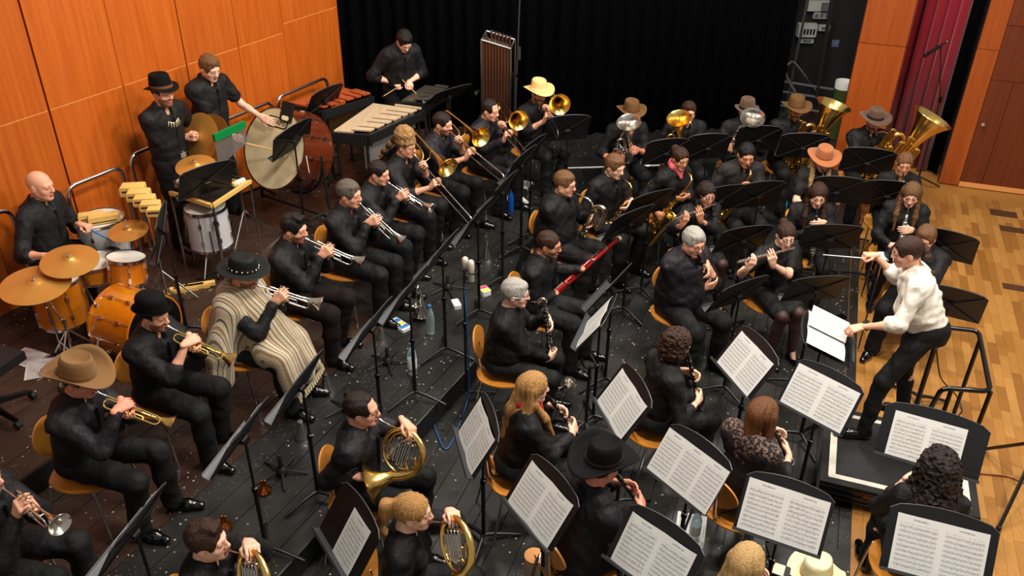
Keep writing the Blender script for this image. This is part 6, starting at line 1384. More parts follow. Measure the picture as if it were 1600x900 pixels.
# drum kit
c = P(93, 463, Z2+.40); drum('floor_tom', Matrix.Translation((c.x, c.y, Z2+.18)), .205, .40, 'drum_amber', 'amber floor tom at the lower left of the drum kit', 8, (.18, .6))
bc = P(212, 505, Z2+.28); bax = V((.90, -.42, 0)).normalized(); t = drum('kick_drum', frameZ(bc-bax*.21, bax, (0, 0, 1)), .28, .42, 'drum_amber', 'amber bass drum lying on its side behind the bowler hat', 10, None, 'head_black', 'head_white', hoop='drum_amber')
c = P(198, 420, Z2+.58); drum('rack_tom', Matrix.Translation(c)@RX(-10)@RY(6)@T(0, 0, -.11), .155, .22, 'drum_amber', 'small amber rack tom mounted over the kit bass drum', 6)
c = P(150, 415, Z2+.56); drum('snare_drum', Matrix.Translation(c)@T(0, 0, -.10), .18, .15, 'drum_amber', 'amber snare drum with white head beside the rack tom', 8)
def tom_holder(px, z): pass
def cymbal(px, z, r, tilt, label, z0=Z2, foot=None, lean=(0, 0)):
    c = P(px[0], px[1], z); fx = V((c.x+lean[0], c.y+lean[1], z0)); t = thing('cymbal_stand', 'chrome stand carrying the '+label, 'cymbal stand', Matrix.Translation(fx), 'cymbal stands')
    mb = MB(); mb.tube([V((0, 0, .12)), V((0, 0, (z-z0)*.55))], .013, 8); mb.tube([V((0, 0, (z-z0)*.5)), c-fx+V((0, 0, .035))], .008, 8); mb.build('pole', 'chrome', t)
    mb = MB(); mb.lathe([(.012, -.02), (.02, -.015), (.02, .015), (.012, .02)], 10, T(0, 0, (z-z0)*.55)); mb.build('clamp', 'chrome', t)
    for k in range(3):
        a = .5+2.094*k; d = V((math.cos(a), math.sin(a), 0)); mb = MB(); mb.tube([V((0, 0, .36))+d*.015, d*.30+V((0, 0, .02))], .008, 7); mb.tube([V((0, 0, .12)), d*.15+V((0, 0, .19))], .006, 6); mb.build('leg', 'chrome', t); mb = MB(); mb.lathe([(.012, 0), (.014, .02), (.008, .04)], 8, Matrix.Translation(d*.31)); mb.build('rubber_foot', 'rubber', t)
    o = thing('cymbal', label, 'cymbal', Matrix.Translation(c)@RX(tilt[0])@RY(tilt[1])); ob('disc', cym_mesh(r), o); mb = MB(); mb.lathe([(.009, .022), (.018, .024), (.018, .034), (.008, .036), (.008, .05), (.001, .052)], 10); mb.build('wing_nut', 'chrome', o)
cymbal((54, 441), Z2+.82, .255, (6, 4), 'bronze ride cymbal over the floor tom at the left edge', lean=(.12, .02))
cymbal((108, 404), Z2+.90, .215, (8, 6), 'bronze crash cymbal in front of the drummer\'s knee', lean=(.14, -.05))
cymbal((199, 357), Z2+.82, .165, (8, 0), 'small bronze cymbal between the white drum and rack tom')
cymbal((305, 256), Z2+1.08, .18, (12, 2), 'suspended bronze cymbal before the fedora wearer')
# concert toms
c = P(156, 341, Z2+.78); tomA = Matrix.Translation((c.x, c.y, Z2+.38)); drum('concert_tom', tomA, .20, .40, 'drum_white', 'white sparkle drum carrying two wooden blocks', 8, (.38, .2))
c = P(326, 352, Z2+.46); drum('concert_tom', Matrix.Translation((c.x, c.y, Z2+.26)), .195, .40, 'drum_white', 'white sparkle drum under the side table', 8, (.26, .9))
c = P(292, 287, Z2+.82); drum('tambour', Matrix.Translation((c.x, c.y, Z2+.78)), .10, .07, 'drum_white', 'small hand drum lying on the side table', 6, hoop='gold_brass_dull')
def block(c, d, az, label, tilt=0, grp='wooden blocks on the white drum'):
    t = thing('wood_block', label, 'wood block', Matrix.Translation(c)@rotz(az)@RY(tilt), grp); x, y, z = d; out = rrect(x, z, min(x, z)*.12, 3); mb = MB(); mb.prism(out, y, T(0, -y/2, z/2)); mb.build('block', 'block_wood', t, ang=.5); mb = MB(); mb.box((0, -y*.5, z*.30), (x*.8, .004, .008)); mb.build('slot', 'band_dark', t)
c = P(143, 342, Z2+.79); block(c+V((0, 0, .0)), (.20, .085, .055), -22, 'left wooden block lying on the white drum'); c = P(164, 346, Z2+.79); block(c, (.25, .09, .065), -24, 'right larger wooden block lying on the white drum')
t = thing('temple_block_stand', 'chrome stand carrying the row of five temple blocks', 'stand', floorM((262, 420), Z2, 0)); hb = [P(208+i*9, 296+i*8.5, Z2+1.0) for i in range(5)]
base = t.matrix_basis.translation
mid = (hb[2]); mb = MB(); mb.tube([V((mid.x, mid.y, Z2+.05)), V((mid.x, mid.y, Z2+.93))], .012, 8); mb.buildw('pole', 'chrome', t)
mb = MB(); mb.tube([hb[0]-V((0, 0, .06)), hb[4]-V((0, 0, .06))], .009, 8); mb.buildw('cross_bar', 'chrome', t)
for k in range(3): a = 2.094*k; mb = MB(); mb.tube([V((mid.x, mid.y, Z2+.3)), V((mid.x+.28*math.cos(a), mid.y+.28*math.sin(a), Z2+.02))], .009, 7); mb.buildw('leg', 'chrome', t)
for i in range(5):
    sz = 1-.07*i; o = thing('temple_block', ['largest pale temple block at the upper left of the row', 'second largest temple block in the row', 'middle temple block in the row', 'second smallest temple block in the row', 'smallest pale temple block at the lower right of the row'][i], 'temple block', Matrix.Translation(hb[i]-V((0, 0, .045)))@rotz(-8), 'row of temple blocks')
    mb = MB(); mb.prism(rrect(.20*sz, .085*sz, .012, 3), .125*sz, T(0, -.0625*sz, .045)); mb.build('block', 'block_wood', o, ang=.5); mb = MB(); mb.box((.0, -.063*sz, .05), (.16*sz, .005, .014)); mb.build('slot', 'band_dark', o); mb = MB(); mb.lathe([(.006, -.02), (.012, -.018), (.012, .0), (.006, .002)], 8, T(.11*sz, 0, .03)); mb.build('mount', 'chrome', o)
# pale wood side table frame
tc = P(330, 300, Z2+.78); t = thing('percussion_table', 'pale wooden trap table frame behind the music stand', 'table', Matrix.Translation((tc.x, tc.y, Z2)))
q = [P(266, 301, Z2+.78), P(332, 322, Z2+.78), P(391, 283, Z2+.78), P(322, 268, Z2+.78)]
for i in range(4): a, b = q[i], q[(i+1) % 4]; mb = MB(); d = (b-a); mb.box((0, 0, 0), (.035, d.length, .035), frame((a+b)/2, d)); mb.buildw('rail', 'block_wood' if i < 2 else 'matte_black', t)
mb = MB(); mb.add([p-V((0, 0, .03)) for p in q]+[p-V((0, 0, .036)) for p in q], [(0, 1, 2, 3), (7, 6, 5, 4)]+[(i, (i+1) % 4, (i+1) % 4+4, i+4) for i in range(4)]); mb.buildw('tray', 'matte_black', t)
for p_ in q: mb = MB(); mb.tube([p_, V((p_.x, p_.y, Z2))], .012, 8); mb.buildw('leg', 'chrome', t)
for i in range(4):
    c = P(366+i*4.5, 288-i*2, Z2+.80); t = thing('soft_mallet', ['cream felt mallet lying leftmost on the trap table', 'cream felt mallet lying second on the trap table', 'cream felt mallet lying third on the trap table', 'cream felt mallet at the right edge of the trap table'][i], 'mallet', Matrix.Translation(c), 'mallets on the trap table')
    mb = MB(); mb.lathe([(.001, -.028), (.022, -.02), (.028, 0), (.022, .02), (.001, .028)], 12); mb.build('head', 'felt_white' if i else 'straw', t); mb = MB(); mb.tube([(0, 0, 0), (-.24, .10, -.02)], .005, 6); mb.build('shaft', 'stick_wood', t)
# bar chimes
ca, cb = P(334, 216, Z2+1.20), P(382, 194, Z2+1.20); t = thing('bar_chimes', 'green-topped bar chimes with a curtain of silver rods', 'chimes', Matrix.Translation(((ca.x+cb.x)/2, (ca.y+cb.y)/2, Z2)))
mb = MB(); d = cb-ca; mb.box((0, 0, 0), (.035, d.length, .07), frame((ca+cb)/2, d)); mb.buildw('beam', 'green_bar', t)
for i in range(26): f = (i+.5)/26; p_ = ca.lerp(cb, f)-V((0, 0, .05)); mb = MB(); L = .24-.10*f; mb.tube([p_, p_-V((0, 0, L))], .0048, 6); mb.buildw('chime', 'alu', t)
m_ = (ca+cb)/2; mb = MB(); mb.tube([m_+V((0, .03, 0)), V((m_.x, m_.y+.03, Z2+.1))], .011, 8); mb.buildw('pole', 'chrome', t)
for k in range(3): a = 2.094*k+.3; mb = MB(); mb.tube([V((m_.x, m_.y+.03, Z2+.34)), V((m_.x+.3*math.cos(a), m_.y+.03+.3*math.sin(a), Z2+.015))], .009, 7); mb.buildw('leg', 'chrome', t)
# concert bass drum
R_ = .42; t = drum('concert_bass_drum', frameZ(bdc-bdn*.42, bdn, (0, 0, 1)), R_, .42, 'drum_brown', 'huge brown concert bass drum with pale calf head', 12, None, 'head_calf', True, hoop='drum_brown')
mb = MB(); fw = frameZ(bdc, bdn, (0, 0, 1)); Fi = t.matrix_basis.inverted()@fw
def dec(outl, y, nm, m, dx=0, dz=0):
    mb = MB(); vs = [Fi@V((x+dx, z+dz, y)) for x, z in outl]; mb.add(vs, [tuple(range(len(vs)))]); mb.build(nm, m, t)
dec(rrect(.30, .11, .05), .003, 'logo_border', 'matte_black', -.02, .27); dec(rrect(.27, .085, .04), .0045, 'logo_ground', 'head_calf', -.02, .27)
fc = bpy.data.curves.new('logo_text', 'FONT'); fc.body = 'ADAMS'; fc.size = .075; fc.align_x = 'CENTER'; fc.extrude = .0005; o = bpy.data.objects.new('logo_text', fc); fc.materials.append(MATS['matte_black']); me_ = bpy.data.meshes.new_from_object(o); bpy.data.objects.remove(o); o = ob('logo_text', me_, t)
lx = Fi.to_3x3(); o.matrix_basis = Fi@T(-.02, .245, .006)
mb = MB(); mb.box((0, 0, 0), (.16, .20, .02), Fi@T(.10, .40, .015)); mb.build('damper_cloth', 'matte_black', t)
dec(rrect(.10, .045, .02), .027, 'cloth_badge', 'straw_pale', .10, .335)
s_ = thing('bass_drum_cradle', 'black steel cradle carrying the concert bass drum', 'stand', Matrix.Translation((bdc.x, bdc.y, Z2))); cx = bdc-bdn*.21
hz = bdn.cross(V((0, 0, 1))).normalized()
mb = MB(); mb.tube([cx+(hz*math.cos(a)+V((0, 0, 1))*math.sin(a))*(R_+.06) for a in [math.radians(q) for q in range(175, 366, 10)]], .014, 8); mb.buildw('arch', 'matte_black', s_)
for sg in (-1, 1):
    a = cx+hz*sg*(R_+.06); b = V((cx.x, cx.y, Z2+.03))+hz*sg*.52; mb = MB(); mb.tube([a, b], .016, 8); mb.buildw('upright', 'matte_black', s_)
    for s2 in (-1, 1): mb = MB(); mb.tube([b+V((0, 0, .12)), b+bdn*s2*.36-V((0, 0, .0))], .014, 8); mb.buildw('leg', 'matte_black', s_)
mb = MB(); b0 = V((cx.x, cx.y, Z2+.06)); mb.tube([b0-hz*.54, b0+hz*.54], .014, 8); mb.buildw('cross_bar', 'matte_black', s_)
# triangle hanging in front of it
tr = P(476, 258, Z2+.75); t = thing('triangle', 'steel triangle hanging in front of the bass drum head', 'triangle', Matrix.Translation(tr)); r3 = frameZ((0, 0, 0), bdn, (0, 0, 1)); mb = MB(); mb.tube([r3@V(p_) for p_ in ((-.085, -.06, 0), (.0, .09, 0), (.085, -.06, 0), (-.06, -.07, 0))], .006, 7); mb.build('rod', 'steel', t)
mb = MB(); mb.tube([V((0, 0, .08)), V((.03, .02, .34))], .0015, 5); mb.build('cord', 'matte_black', t)
# mallet keyboards: each bar its own part
def keyboard(name, label, c0, c1, c2, c3, z, n, m, tubes, frame_m='matte_black', tube_m='alu'):
    """c0->c1 one long edge, c3->c2 the other (image points at bar height z)"""
    q = [P(p_[0], p_[1], z) for p_ in (c0, c1, c2, c3)]; ce = sum(q, V())/4; t = thing(name, label, name.replace('_', ' '), Matrix.Translation((ce.x, ce.y, Z2)))
    for row in (0, 1):
        for i in range(n):
            if row and i % 7 in (2, 6): continue
            f = (i+.5+(.5 if row else 0))/(n+.5); a, b = q[0].lerp(q[1], f), q[3].lerp(q[2], f)
            s, e = (a.lerp(b, .02), a.lerp(b, .53)) if row == 0 else (a.lerp(b, .47), a.lerp(b, .98)); d = e-s; up = V((0, 0, .022*row))
            wbar = (q[1]-q[0]).length/(n+.5)*.88; sx = (q[1]-q[0]).normalized(); mb = MB(); mb.box((0, 0, 0), (wbar, d.length, .016), frame((s+e)/2+up, d)); mb.buildw('bar', m, t)
    for a, b in ((q[0], q[1]), (q[3], q[2])): mb = MB(); mb.box((0, 0, 0), (.03, (b-a).length+.06, .09), frame((a+b)/2-V((0, 0, .06)), b-a)); mb.buildw('side_rail', frame_m, t)
    for a, b in ((q[0], q[3]), (q[1], q[2])):
        mb = MB(); mb.box((0, 0, 0), (.04, (b-a).length+.04, .12), frame((a+b)/2-V((0, 0, .07)), b-a)); mb.buildw('end_rail', frame_m, t)
        for p_ in (a.lerp(b, .1), a.lerp(b, .9)): mb = MB(); mb.tube([p_-V((0, 0, .1)), V((p_.x, p_.y, Z2+.06))], .017, 8); mb.buildw('leg', frame_m, t); mb = MB(); mb.lathe([(.001, -.018), (.035, -.018), (.035, .018), (.001, .018)], 12, T(p_.x, p_.y, Z2+.036)@RY(90)); mb.buildw('castor', 'rubber', t)
    if tubes:
        for i in range(n): f = (i+.5)/n; p_ = q[3].lerp(q[2], f).lerp(q[0].lerp(q[1], f), .18)-V((0, 0, .05)); L = tubes*(1-.55*f); mb = MB(); mb.tube([p_, p_-V((0, 0, L))], .021, 10); mb.buildw('resonator', tube_m, t)
keyboard('vibraphone', 'large mallet keyboard with tan-grey bars and silver tubes', (520, 205), (583, 161), (661, 172), (578, 209), Z2+.88, 22, 'bar_tan', .36)
keyboard('xylophone', 'mallet keyboard with reddish wooden bars beside the wall rails', (452, 161), (536, 136), (580, 149), (505, 172), Z2+.92, 20, 'bar_rose', .30, tube_m='gold_brass_dull')
keyboard('glockenspiel', 'small keyboard of dark metal bars before the bending player', (626, 158), (665, 133), (702, 138), (668, 160), Z2+.92, 16, 'bar_steel', 0)
mk = P(530, 201, Z2+.92)
# tubular bells
ty = 10.1; A, B = PY(752, 62, ty), PY(798, 76, ty); t = thing('tubular_bells', 'rack of bronze tubular bells in front of the black curtain', 'tubular bells', Matrix.Translation(((A.x+B.x)/2, ty, Z1)))
ba = V((0, .28, 0)); d = (B-A)
for off, zup in ((V((0, 0, 0)), 0), (V((.05, .20, .05)), 1)):
    mb = MB(); mb.tube([A+off, B+off], .014, 8); mb.buildw('head_rail', 'steel', t)
    for p_ in (A, B): mb = MB(); mb.tube([p_+off, V((p_.x+off.x, p_.y+off.y, Z1+.05))], .014, 8); mb.buildw('upright', 'steel', t)
for p_ in (A, B): mb = MB(); mb.tube([p_, p_+V((.05, .20, .05))], .012, 8); mb.buildw('side_rail', 'steel', t); mb = MB(); mb.tube([V((p_.x, p_.y-.15, Z1+.03)), V((p_.x+.05, p_.y+.40, Z1+.03))], .018, 8); mb.buildw('foot', 'steel', t)
for i in range(9): p_ = A.lerp(B, (i+.6)/9.6); mb = MB(); mb.tube([p_+V((0, .01, .01)), p_+V((0, .01, -1.25+.04*i))], .017, 10); mb.buildw('bell_tube', 'tube_bronze', t); mb = MB(); mb.lathe([(.001, 0), (.02, 0), (.02, .03), (.001, .032)], 10, Matrix.Translation(p_+V((0, .01, .01)))); mb.buildw('bell_cap', 'chrome', t)
for i in range(6): p_ = A.lerp(B, (i+1.5)/8)+V((.05, .20, .05)); mb = MB(); mb.tube([p_+V((0, 0, .01)), p_-V((0, 0, 1.0))], .017, 10); mb.buildw('bell_tube', 'tube_bronze', t); mb = MB(); mb.lathe([(.001, 0), (.02, 0), (.02, .03), (.001, .032)], 10, Matrix.Translation(p_)); mb.buildw('bell_cap', 'chrome', t)
# ================================================================== THINGS ON THE FLOOR
def at(px, z, label, name, cat, group=None, az=0): c = P(px[0], px[1], z); return thing(name, label, cat, Matrix.Translation((c.x, c.y, z))@rotz(az), group)
def mute(px, z, label, m, h=.16, r=.055, top='chrome'):
    t = at(px, z, label, 'mute', 'mute', 'brass mutes standing on the floor'); mb = MB(); mb.lathe([(.001, 0), (r, 0), (r, .012), (r*.86, .03), (.022, h*.85), (.020, h), (.001, h)], 18); mb.build('body', m, t); mb = MB(); mb.lathe([(.021, h*.80), (.024, h*.82), (.022, h*.98), (.001, h)], 12); mb.build('cork', top, t)
mute((472, 683), Z1, 'silver straight mute on the riser below the poncho', 'mute_alu'); mute((511, 610), Z1, 'shiny mute beside the shoes of the slick-haired trumpeter', 'mute_alu', .18, .06)
def copper(px, label):
    t = at(px, Z1, label, 'copper_mute', 'mute', 'copper cup mutes'); mb = MB(); mb.lathe([(.001, 0), (.045, 0), (.052, .01), (.042, .03), (.018, .05), (.015, .06)], 18); mb.build('cup', 'copper_mute', t)
    for k in (-1, 1): mb = MB(); mb.lathe([(.011, .05), (.012, .07), (.009, .11), (.001, .112)], 10, T(k*.012, 0, 0)); mb.build('prong', 'copper_mute', t)
copper((414, 768), 'copper cup mute beside the black spider base'); copper((353, 824), 'copper cup mute above the quiff-haired horn player')
mute((761, 402), Z1, 'silver mute near the foot of the central stands', 'mute_alu', .20, .06); mute((711, 352), Z1, 'dark maroon mute below the trombone slide', 'mute_maroon', .26, .055, 'mute_maroon'); mute((596, 528), Z1, 'small mute next to the water-and-snack pack', 'mute_alu', .12, .045)
def spider(px, z, label, h=.17):
    t = at(px, z, label, 'instrument_peg', 'instrument stand', 'trumpet pegs on the floor'); mb = MB(); mb.lathe([(.001, .02), (.045, .02), (.04, .05), (.018, .07), (.015, h), (.010, h+.01), (.001, h+.012)], 14); mb.build('peg', 'matte_black', t)
    for k in range(5): a = k*1.257; mb = MB(); mb.tube([(.02*math.cos(a), .02*math.sin(a), .035), (.19*math.cos(a), .19*math.sin(a), .008)], .008, 6); mb.build('leg', 'matte_black', t)
spider((441, 740), Z1, 'five-legged black peg base between the two stands'); spider((606, 568), Z1, 'small black peg base beside the water bottle', .16); spider((543, 640), Z1, 'black peg base behind the horn player\'s head'); spider((700, 452), Z1, 'black cone peg base near the microphones', .15)
def bottle(px, z, label, m, h=.30, r=.037, cap='label_blue', lab=None):
    t = at(px, z, label, 'bottle', 'bottle'); mb = MB(); mb.lathe([(.001, 0), (r*.95, 0), (r, .01), (r, h*.60), (r*.8, h*.74), (r*.38, h*.88), (r*.36, h*.93), (.001, h*.93)], 18); mb.build('body', m, t); mb = MB(); mb.lathe([(r*.42, h*.92), (r*.42, h), (.001, h)], 12); mb.build('cap', cap, t)
    if lab: mb = MB(); mb.lathe([(r+.001, h*.2), (r+.0015, h*.21), (r+.0015, h*.5), (r+.001, h*.51)], 18); mb.build('label', lab, t)
bottle((645, 583), Z1, 'clear water bottle standing behind an edge-on stand', 'clear_plastic', .31, .04, lab='label_white'); bottle((673, 520), Z1, 'clear water bottle beside the small brass instrument', 'clear_plastic', .30, .038)
bottle((798, 330), Z1, 'blue metal bottle with chrome cap near the trombones', 'bottle_blue', .28, .036, 'chrome'); bottle((1222, 336), 0, 'teal bottle on the floor behind the silvery clarinet player', 'bottle_teal', .26, .038, 'bottle_teal'); bottle((1233, 338), 0, 'dark bottle beside the teal one', 'matte_black', .24, .035, 'matte_black'); bottle((1084, 842), 0, 'clear bottle standing on the loose sheet', 'clear_plastic', .29, .038, lab='label_white')
bottle((1176, 393), 0, 'small bottle below the brown-haired flautist', 'bottle_teal', .2, .03)
# packs, folders, phones, paper
def card(name, label, cat, px, z, d, az, m, stripe=None, grp=None):
    t = at(px, z, label, name, cat, grp, az); mb = MB(); mb.prism(rrect(d[0], d[1], .012, 3), d[2], RX(-90)@T(0, -d[2], 0) if False else Matrix(((1, 0, 0, 0), (0, 0, 1, 0), (0, 1, 0, 0), (0, 0, 0, 1)))); mb.build('body', m, t)
    if stripe:
        for k, (x, w_, mm) in enumerate(stripe): mb = MB(); mb.box((x*d[0], 0, d[2]+.001), (w_*d[0], d[1]*.9, .002)); mb.build('print', mm, t)
card('folder', 'thin black folder lying under the snack pack', 'folder', (618, 517), Z1, (.26, .19, .006), 50, 'matte_black'); card('snack_pack', 'white snack pack with blue and yellow print on the folder', 'packet', (625, 510), Z1+.007, (.22, .10, .03), 45, 'label_white', [(-.28, .25, 'label_blue'), (.02, .2, 'label_yellow'), (.28, .2, 'label_blue')])
card('sweet_pack', 'pink and yellow packet behind the microphone stand', 'packet', (757, 458), Z1, (.12, .09, .05), 60, 'label_white', [(-.25, .4, 'label_pink'), (.25, .4, 'label_yellow')])
card('paper_roll', 'white tissue pack left of the blue cable', 'tissue pack', (713, 478), Z1, (.13, .07, .04), 70, 'label_white'); card('phone', 'black phone lying near the front edge of the stage', 'phone', (1310, 497), 0, (.08, .16, .009), 62, 'gloss_black', [(0, .86, 'screen_dark')])
card('tablet_case', 'grey tablet case beside the bassoon player\'s feet', 'case', (903, 480), 0, (.20, .14, .012), 60, 'stand_grey', [(0, .7, 'wing_grey')]); card('reed_case', 'open dark reed case in the bottom right corner', 'case', (1216, 893), 0.276, (.14, .10, .02), 25, 'matte_black', [(0, .5, 'ivory')])
card('clip', 'white card under the sheriff hat player\'s stand', 'card', (1012, 258), .62, (.05, .08, .006), 20, 'label_white')
def sheet_floor(px, z, label, az, n=1): t = at(px, z, label, 'loose_sheet', 'paper', 'loose sheets on the floor', az); page(t, -.15, .15, -.105, .105, lambda f: .003+.006*math.sin(f*5))
sheet_floor((1079, 827), 0, 'loose music sheet on the floor under a bottle', 105); sheet_floor((806, 312), Z1, 'loose sheet on the floor right of the blue bottle', 60); sheet_floor((816, 288), Z1, 'loose sheet on the floor below the straw hat player', 20); sheet_floor((62, 578), Z2, 'torn white sheet on the floor below the ride cymbal', 70); sheet_floor((862, 300), 0, 'loose sheet left of the baritone saxophonist\'s head', 30); sheet_floor((45, 560), Z2, 'crumpled sheet among cables behind the tan cowboy hat', 20)
# wood pieces on the percussion riser
for i in range(4):
    c = P(284+i*9, 456-i*2, Z2); t = thing('slat', ['leftmost pale wooden slat by the music stand foot', 'second pale wooden slat by the music stand foot', 'third pale wooden slat by the music stand foot', 'rightmost pale wooden slat by the music stand foot'][i], 'wood slat', Matrix.Translation((c.x, c.y, Z2+.012*(i % 2)))@rotz(70), 'pale wooden slats on the floor'); mb = MB(); mb.box((0, 0, .02), (.05, .30, .035)); mb.build('plank', 'block_wood', t); mb = MB(); mb.box((.0, -.1, .04), (.05, .02, .006)); mb.build('hinge', 'chrome', t)
# small brass instrument on its peg, bass of the riser
c = P(658, 498, Z1); t = thing('flugelhorn', 'small silver brass instrument resting on a peg among the stands', 'flugelhorn', frameZ((c.x, c.y, Z1+.04), (.05, -.05, 1), (1, -.4, 0)))
mb = MB(); bell(mb, .011, .075, .26, T(0, 0, .27)@RX(180), 24, p=2.4); mb.build('bell', 'silver_plate', t)
for i in range(3): mb = MB(); mb.lathe([(.001, 0), (.011, 0), (.011, .12), (.004, .125), (.004, .14), (.009, .141), (.001, .146)], 12, T(.05, -.03+.03*i, .14)@RY(60)); mb.build('valve', 'silver_plate', t)
mb = MB(); mb.tube(catmull([(0, 0, .26), (.0, 0, .33), (.05, 0, .36), (.09, 0, .31), (.09, 0, .12), (.05, .02, .08), (.05, .03, .30), (.08, .03, .34)], 6), .007, 8); mb.build('tubing', 'silver_plate', t)
# microphones
def mic_stand(px, z, h, label, tip=None, base='round', az=0):
    t = at(px, z, label, 'microphone_stand', 'microphone stand', None, az); mb = MB(); mb.tube([(0, 0, .02), (0, 0, h*.6)], .012, 8); mb.tube([(0, 0, h*.55), (0, 0, h)], .008, 8); mb.build('pole', 'matte_black', t); mb = MB(); mb.lathe([(.013, -.03), (.019, -.025), (.019, .025), (.013, .03)], 10, T(0, 0, h*.6)); mb.build('clutch', 'gloss_black', t)
    for k in range(3): a = 2.094*k+.4; mb = MB(); mb.tube([(0, 0, .10), (.26*math.cos(a), .26*math.sin(a), .012)], .009, 7); mb.build('leg', 'matte_black', t)
    return t
def big_mic(t, M, m='mic_cream'):
    mb = MB(); mb.lathe([(.001, -.09), (.022, -.09), (.026, -.085), (.026, .01), (.027, .012), (.027, .06), (.024, .085), (.012, .098), (.001, .10)], 18, M); mb.build('microphone', m, t)
    for z in (-.06, .0): mb = MB(); mb.lathe([(.046, z-.004), (.052, z-.004), (.052, z+.004), (.046, z+.004), (.046, z-.004)], 18, M@T(0, 0, z*.3), False); mb.build('shock_mount', 'matte_black', t)
t = mic_stand((729, 626), 0.0, 1.30, 'main microphone stand with two pale microphones and blue cable'); h0 = t.matrix_basis.translation
for k, (u, v) in enumerate(((736, 424), (727, 418))):
    c = P(u, v, 1.28); big_mic(t, t.matrix_basis.inverted()@Matrix.Translation(c)@RX(8*k-4), 'mic_cream'); mb = MB(); mb.tube([V((h0.x, h0.y, 1.25)), c-V((0, 0, .09))], .007, 7); mb.buildw('arm', 'matte_black', t)
c = P(858, 262, Z1+.55); t = mic_stand((862, 330), Z1, .62, 'black condenser microphone standing among the low brass stands'); big_mic(t, T(0, 0, .72), 'matte_black')
def cable(pts, m, label, r=.006): mb = MB(); mb.tube(catmull(pts, 6), r, 6); tag(mb.build('cable', m), label, 'cable')
cable([V((h0.x, h0.y, 1.2)), V((h0.x+.02, h0.y-.02, .7)), V((h0.x+.025, h0.y-.01, .2)), P(726, 640, .012), P(700, 700, .012), P(684, 680, .012), P(672, 640, .012)], 'cable_blue', 'blue microphone cable running down the main stand to the floor')
A, B = PY(1470, 72, 10.3), PY(1440, 262, 10.3)
t = thing('microphone_stand', 'tall boom stand with small microphone before the red curtain', 'microphone stand', Matrix.Translation((B.x, 10.3, 0))); mb = MB(); mb.tube([V((B.x, 10.3, .02)), V((B.x+.0, 10.3, 1.2))], .012, 8); mb.tube([V((B.x, 10.3, 1.15)), A], .008, 8); mb.buildw('pole', 'matte_black', t)
mb = MB(); mb.lathe([(.013, -.05), (.022, -.04), (.022, .04), (.013, .05)], 10, T(B.x, 10.3, 1.18)); mb.buildw('clutch', 'gloss_black', t)
d = (PY(1444, 88, 10.2)-PY(1478, 66, 10.3)); mb = MB(); q = PY(1478, 66, 10.3); mb.tube([q, q+d*.25, q+d*.27, q+d], [.010, .010, .020, .020], 10); mb.buildw('microphone', 'gloss_black', t); mb = MB(); mb.lathe([(.012, 0), (.012, .02), (.001, .021)], 8, frameZ(q, -d, (0, 0, 1))); mb.buildw('connector', 'chrome', t)
for k in range(3): a = 2.094*k; mb = MB(); mb.tube([V((B.x, 10.3, .15)), V((B.x+.3*math.cos(a), 10.3+.3*math.sin(a), .012))], .01, 7); mb.buildw('leg', 'matte_black', t)
x = PY(812, 0, 10.9); y = PY(806, 150, 10.9); t = thing('hanging_microphone', 'thin black pole with clip standing at the back curtain', 'microphone stand', Matrix.Translation((y.x, 10.9, Z1))); mb = MB(); mb.tube([V((y.x, 10.9, Z1)), y, x], .009, 7); mb.buildw('pole', 'stand_grey', t); mb = MB(); p_ = PY(811, 82, 10.9); mb.tube([p_-V((0, 0, .09)), p_+V((0, 0, .07))], .022, 8); mb.buildw('clip', 'stand_grey', t)
# tripod legs at the right edge
t = at((1640, 690), 0, 'black tripod stand cut by the right image edge', 'light_stand', 'tripod'); c = P(1650, 700, .75)
for px in ((1536, 702), (1560, 826), (1690, 700)):
    e = P(px[0], px[1], .015); top = P(1625, 690, .45) if px[0] != 1690 else P(1625, 690, .45); mb = MB(); mb.tube([top, e], .014, 8); mb.buildw('leg', 'gloss_black', t); mb = MB(); mb.lathe([(.016, -.02), (.02, 0), (.016, .02)], 8, Matrix.Translation(e)); mb.buildw('rubber_foot', 'rubber', t)
mb = MB(); top = P(1625, 690, .45); mb.tube([top-V((0, 0, .3)), top+V((0, 0, 1.2))], .016, 8); mb.buildw('pole', 'gloss_black', t)
cable([P(1500, 738, .008), P(1540, 741, .008), P(1575, 745, .008), P(1605, 757, .008)], 'cable_red', 'dark red cable on the parquet at the right edge'); cable([P(1463, 545, .75), P(1470, 590, .4), P(1492, 615, .1), P(1503, 640, .008), P(1495, 652, .008)], 'cable_black', 'black cable hanging from the podium rail')
# clarinet pegs, bucket, straw hat
t = at((915, 668), 0, 'black hooked instrument stand right of the red neckerchief', 'instrument_stand', 'instrument stand'); mb = MB(); mb.tube([(0, 0, .02), (0, 0, .62)], .014, 8); mb.build('pole', 'matte_black', t); mb = MB(); mb.tube(catmull([(-.07, 0, .70), (-.05, 0, .63), (0, 0, .61), (.05, 0, .63), (.0, .06, .70)], 5), .009, 7); mb.build('yoke', 'matte_black', t)
for k in range(3): a = 2.094*k+.7; mb = MB(); mb.tube([(0, 0, .05), (.27*math.cos(a), .27*math.sin(a), .012)], .013, 7); mb.build('leg', 'stand_grey', t)
c = P(835, 868, .30); t = thing('wooden_stool_drum', 'round tan wooden lid on a small drum at the bottom edge', 'drum', Matrix.Translation((c.x, c.y, 0))); mb = MB(); mb.lathe([(.001, .285), (.062, .285), (.066, .29), (.066, .302), (.001, .304)], 28); mb.build('lid', 'joint_light', t); mb = MB(); mb.lathe([(.058, 0), (.060, .01), (.060, .28), (.058, .285)], 24); mb.build('body', 'bar_tan', t); mb = MB(); mb.tube(catmull([(0, 0, .305), (.01, -.03, .31), (.0, -.07, .30), (.0, -.075, .15), (.02, -.08, .03)], 5), .004, 6); mb.build('cord', 'stand_grey', t)
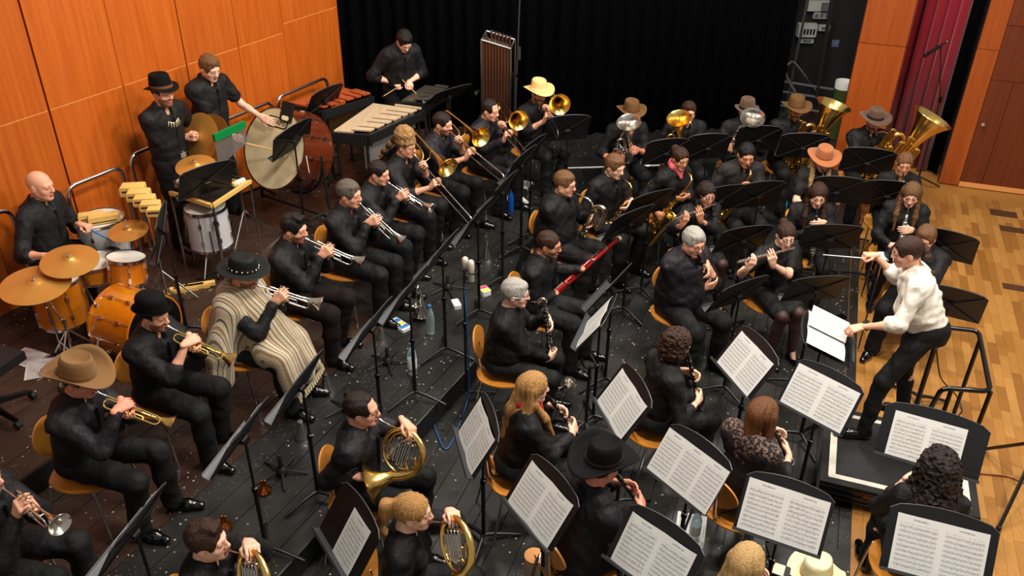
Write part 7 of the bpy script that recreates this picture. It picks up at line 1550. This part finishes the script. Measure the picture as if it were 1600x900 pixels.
c = P(1276, 890, .30); t = thing('straw_hat', 'cream straw cowboy hat lying at the bottom edge', 'hat', Matrix.Translation((c.x, c.y, .28))@rotz(60)@Matrix.Scale(1.05, 4)); o = ob('crown', hat_mesh('straw', 'straw_pale'), t); so = o.modifiers.new('straw_thickness', 'SOLIDIFY'); so.thickness = .004; ob('hat_band', band_mesh('straw'), t)
t2 = at((1250, 925), 0, 'black stool holding the straw hat', 'stool', 'stool'); mb = MB(); mb.box((0, 0, .26), (.46, .34, .03)); mb.build('seat', 'matte_black', t2)
for sx in (-1, 1):
    for sy in (-1, 1): mb = MB(); mb.tube([(sx*.14, sy*.12, .25), (sx*.15, sy*.13, 0)], .011, 7); mb.build('leg', 'matte_black', t2)
c = P(1370, 522, .5); t = at((1340, 548), .0, 'round pale drum pad behind the conductor\'s score', 'practice_pad', 'pad')
mb = MB(); mb.lathe([(.001, 1.0), (.07, 1.0), (.07, 1.02), (.001, 1.022)], 22); mb.build('disc', 'label_white', t); mb = MB(); mb.tube([(0, 0, .02), (0, 0, 1.0)], .008, 7); mb.build('pole', 'chrome', t)
# office chair at the left edge
c = P(14, 720, Z2) if False else P(-12, 650, Z2); t = thing('office_chair', 'black swivel chair cut by the left image edge', 'chair', Matrix.Translation((c.x, c.y, Z2))@rotz(110))
mb = MB(); mb.prism(rrect(.46, .5, .10, 5, 0, .82), .04, T(0, -.24, 0)); mb.build('backrest', 'gloss_black', t); mb = MB(); mb.box((0, .02, .47), (.48, .46, .07)); mb.build('seat', 'matte_black', t); mb = MB(); mb.tube([(0, 0, .08), (0, 0, .45)], .028, 10); mb.build('column', 'gloss_black', t)
for k in range(5): a = 1.257*k+.2; mb = MB(); mb.tube([(0, 0, .12), (.30*math.cos(a), .30*math.sin(a), .07)], [.03, .02], 8); mb.build('leg', 'gloss_black', t); mb = MB(); mb.lathe([(.001, -.02), (.03, -.02), (.03, .02), (.001, .02)], 12, T(.30*math.cos(a), .30*math.sin(a), .03)@RY(90)); mb.build('castor', 'rubber', t)
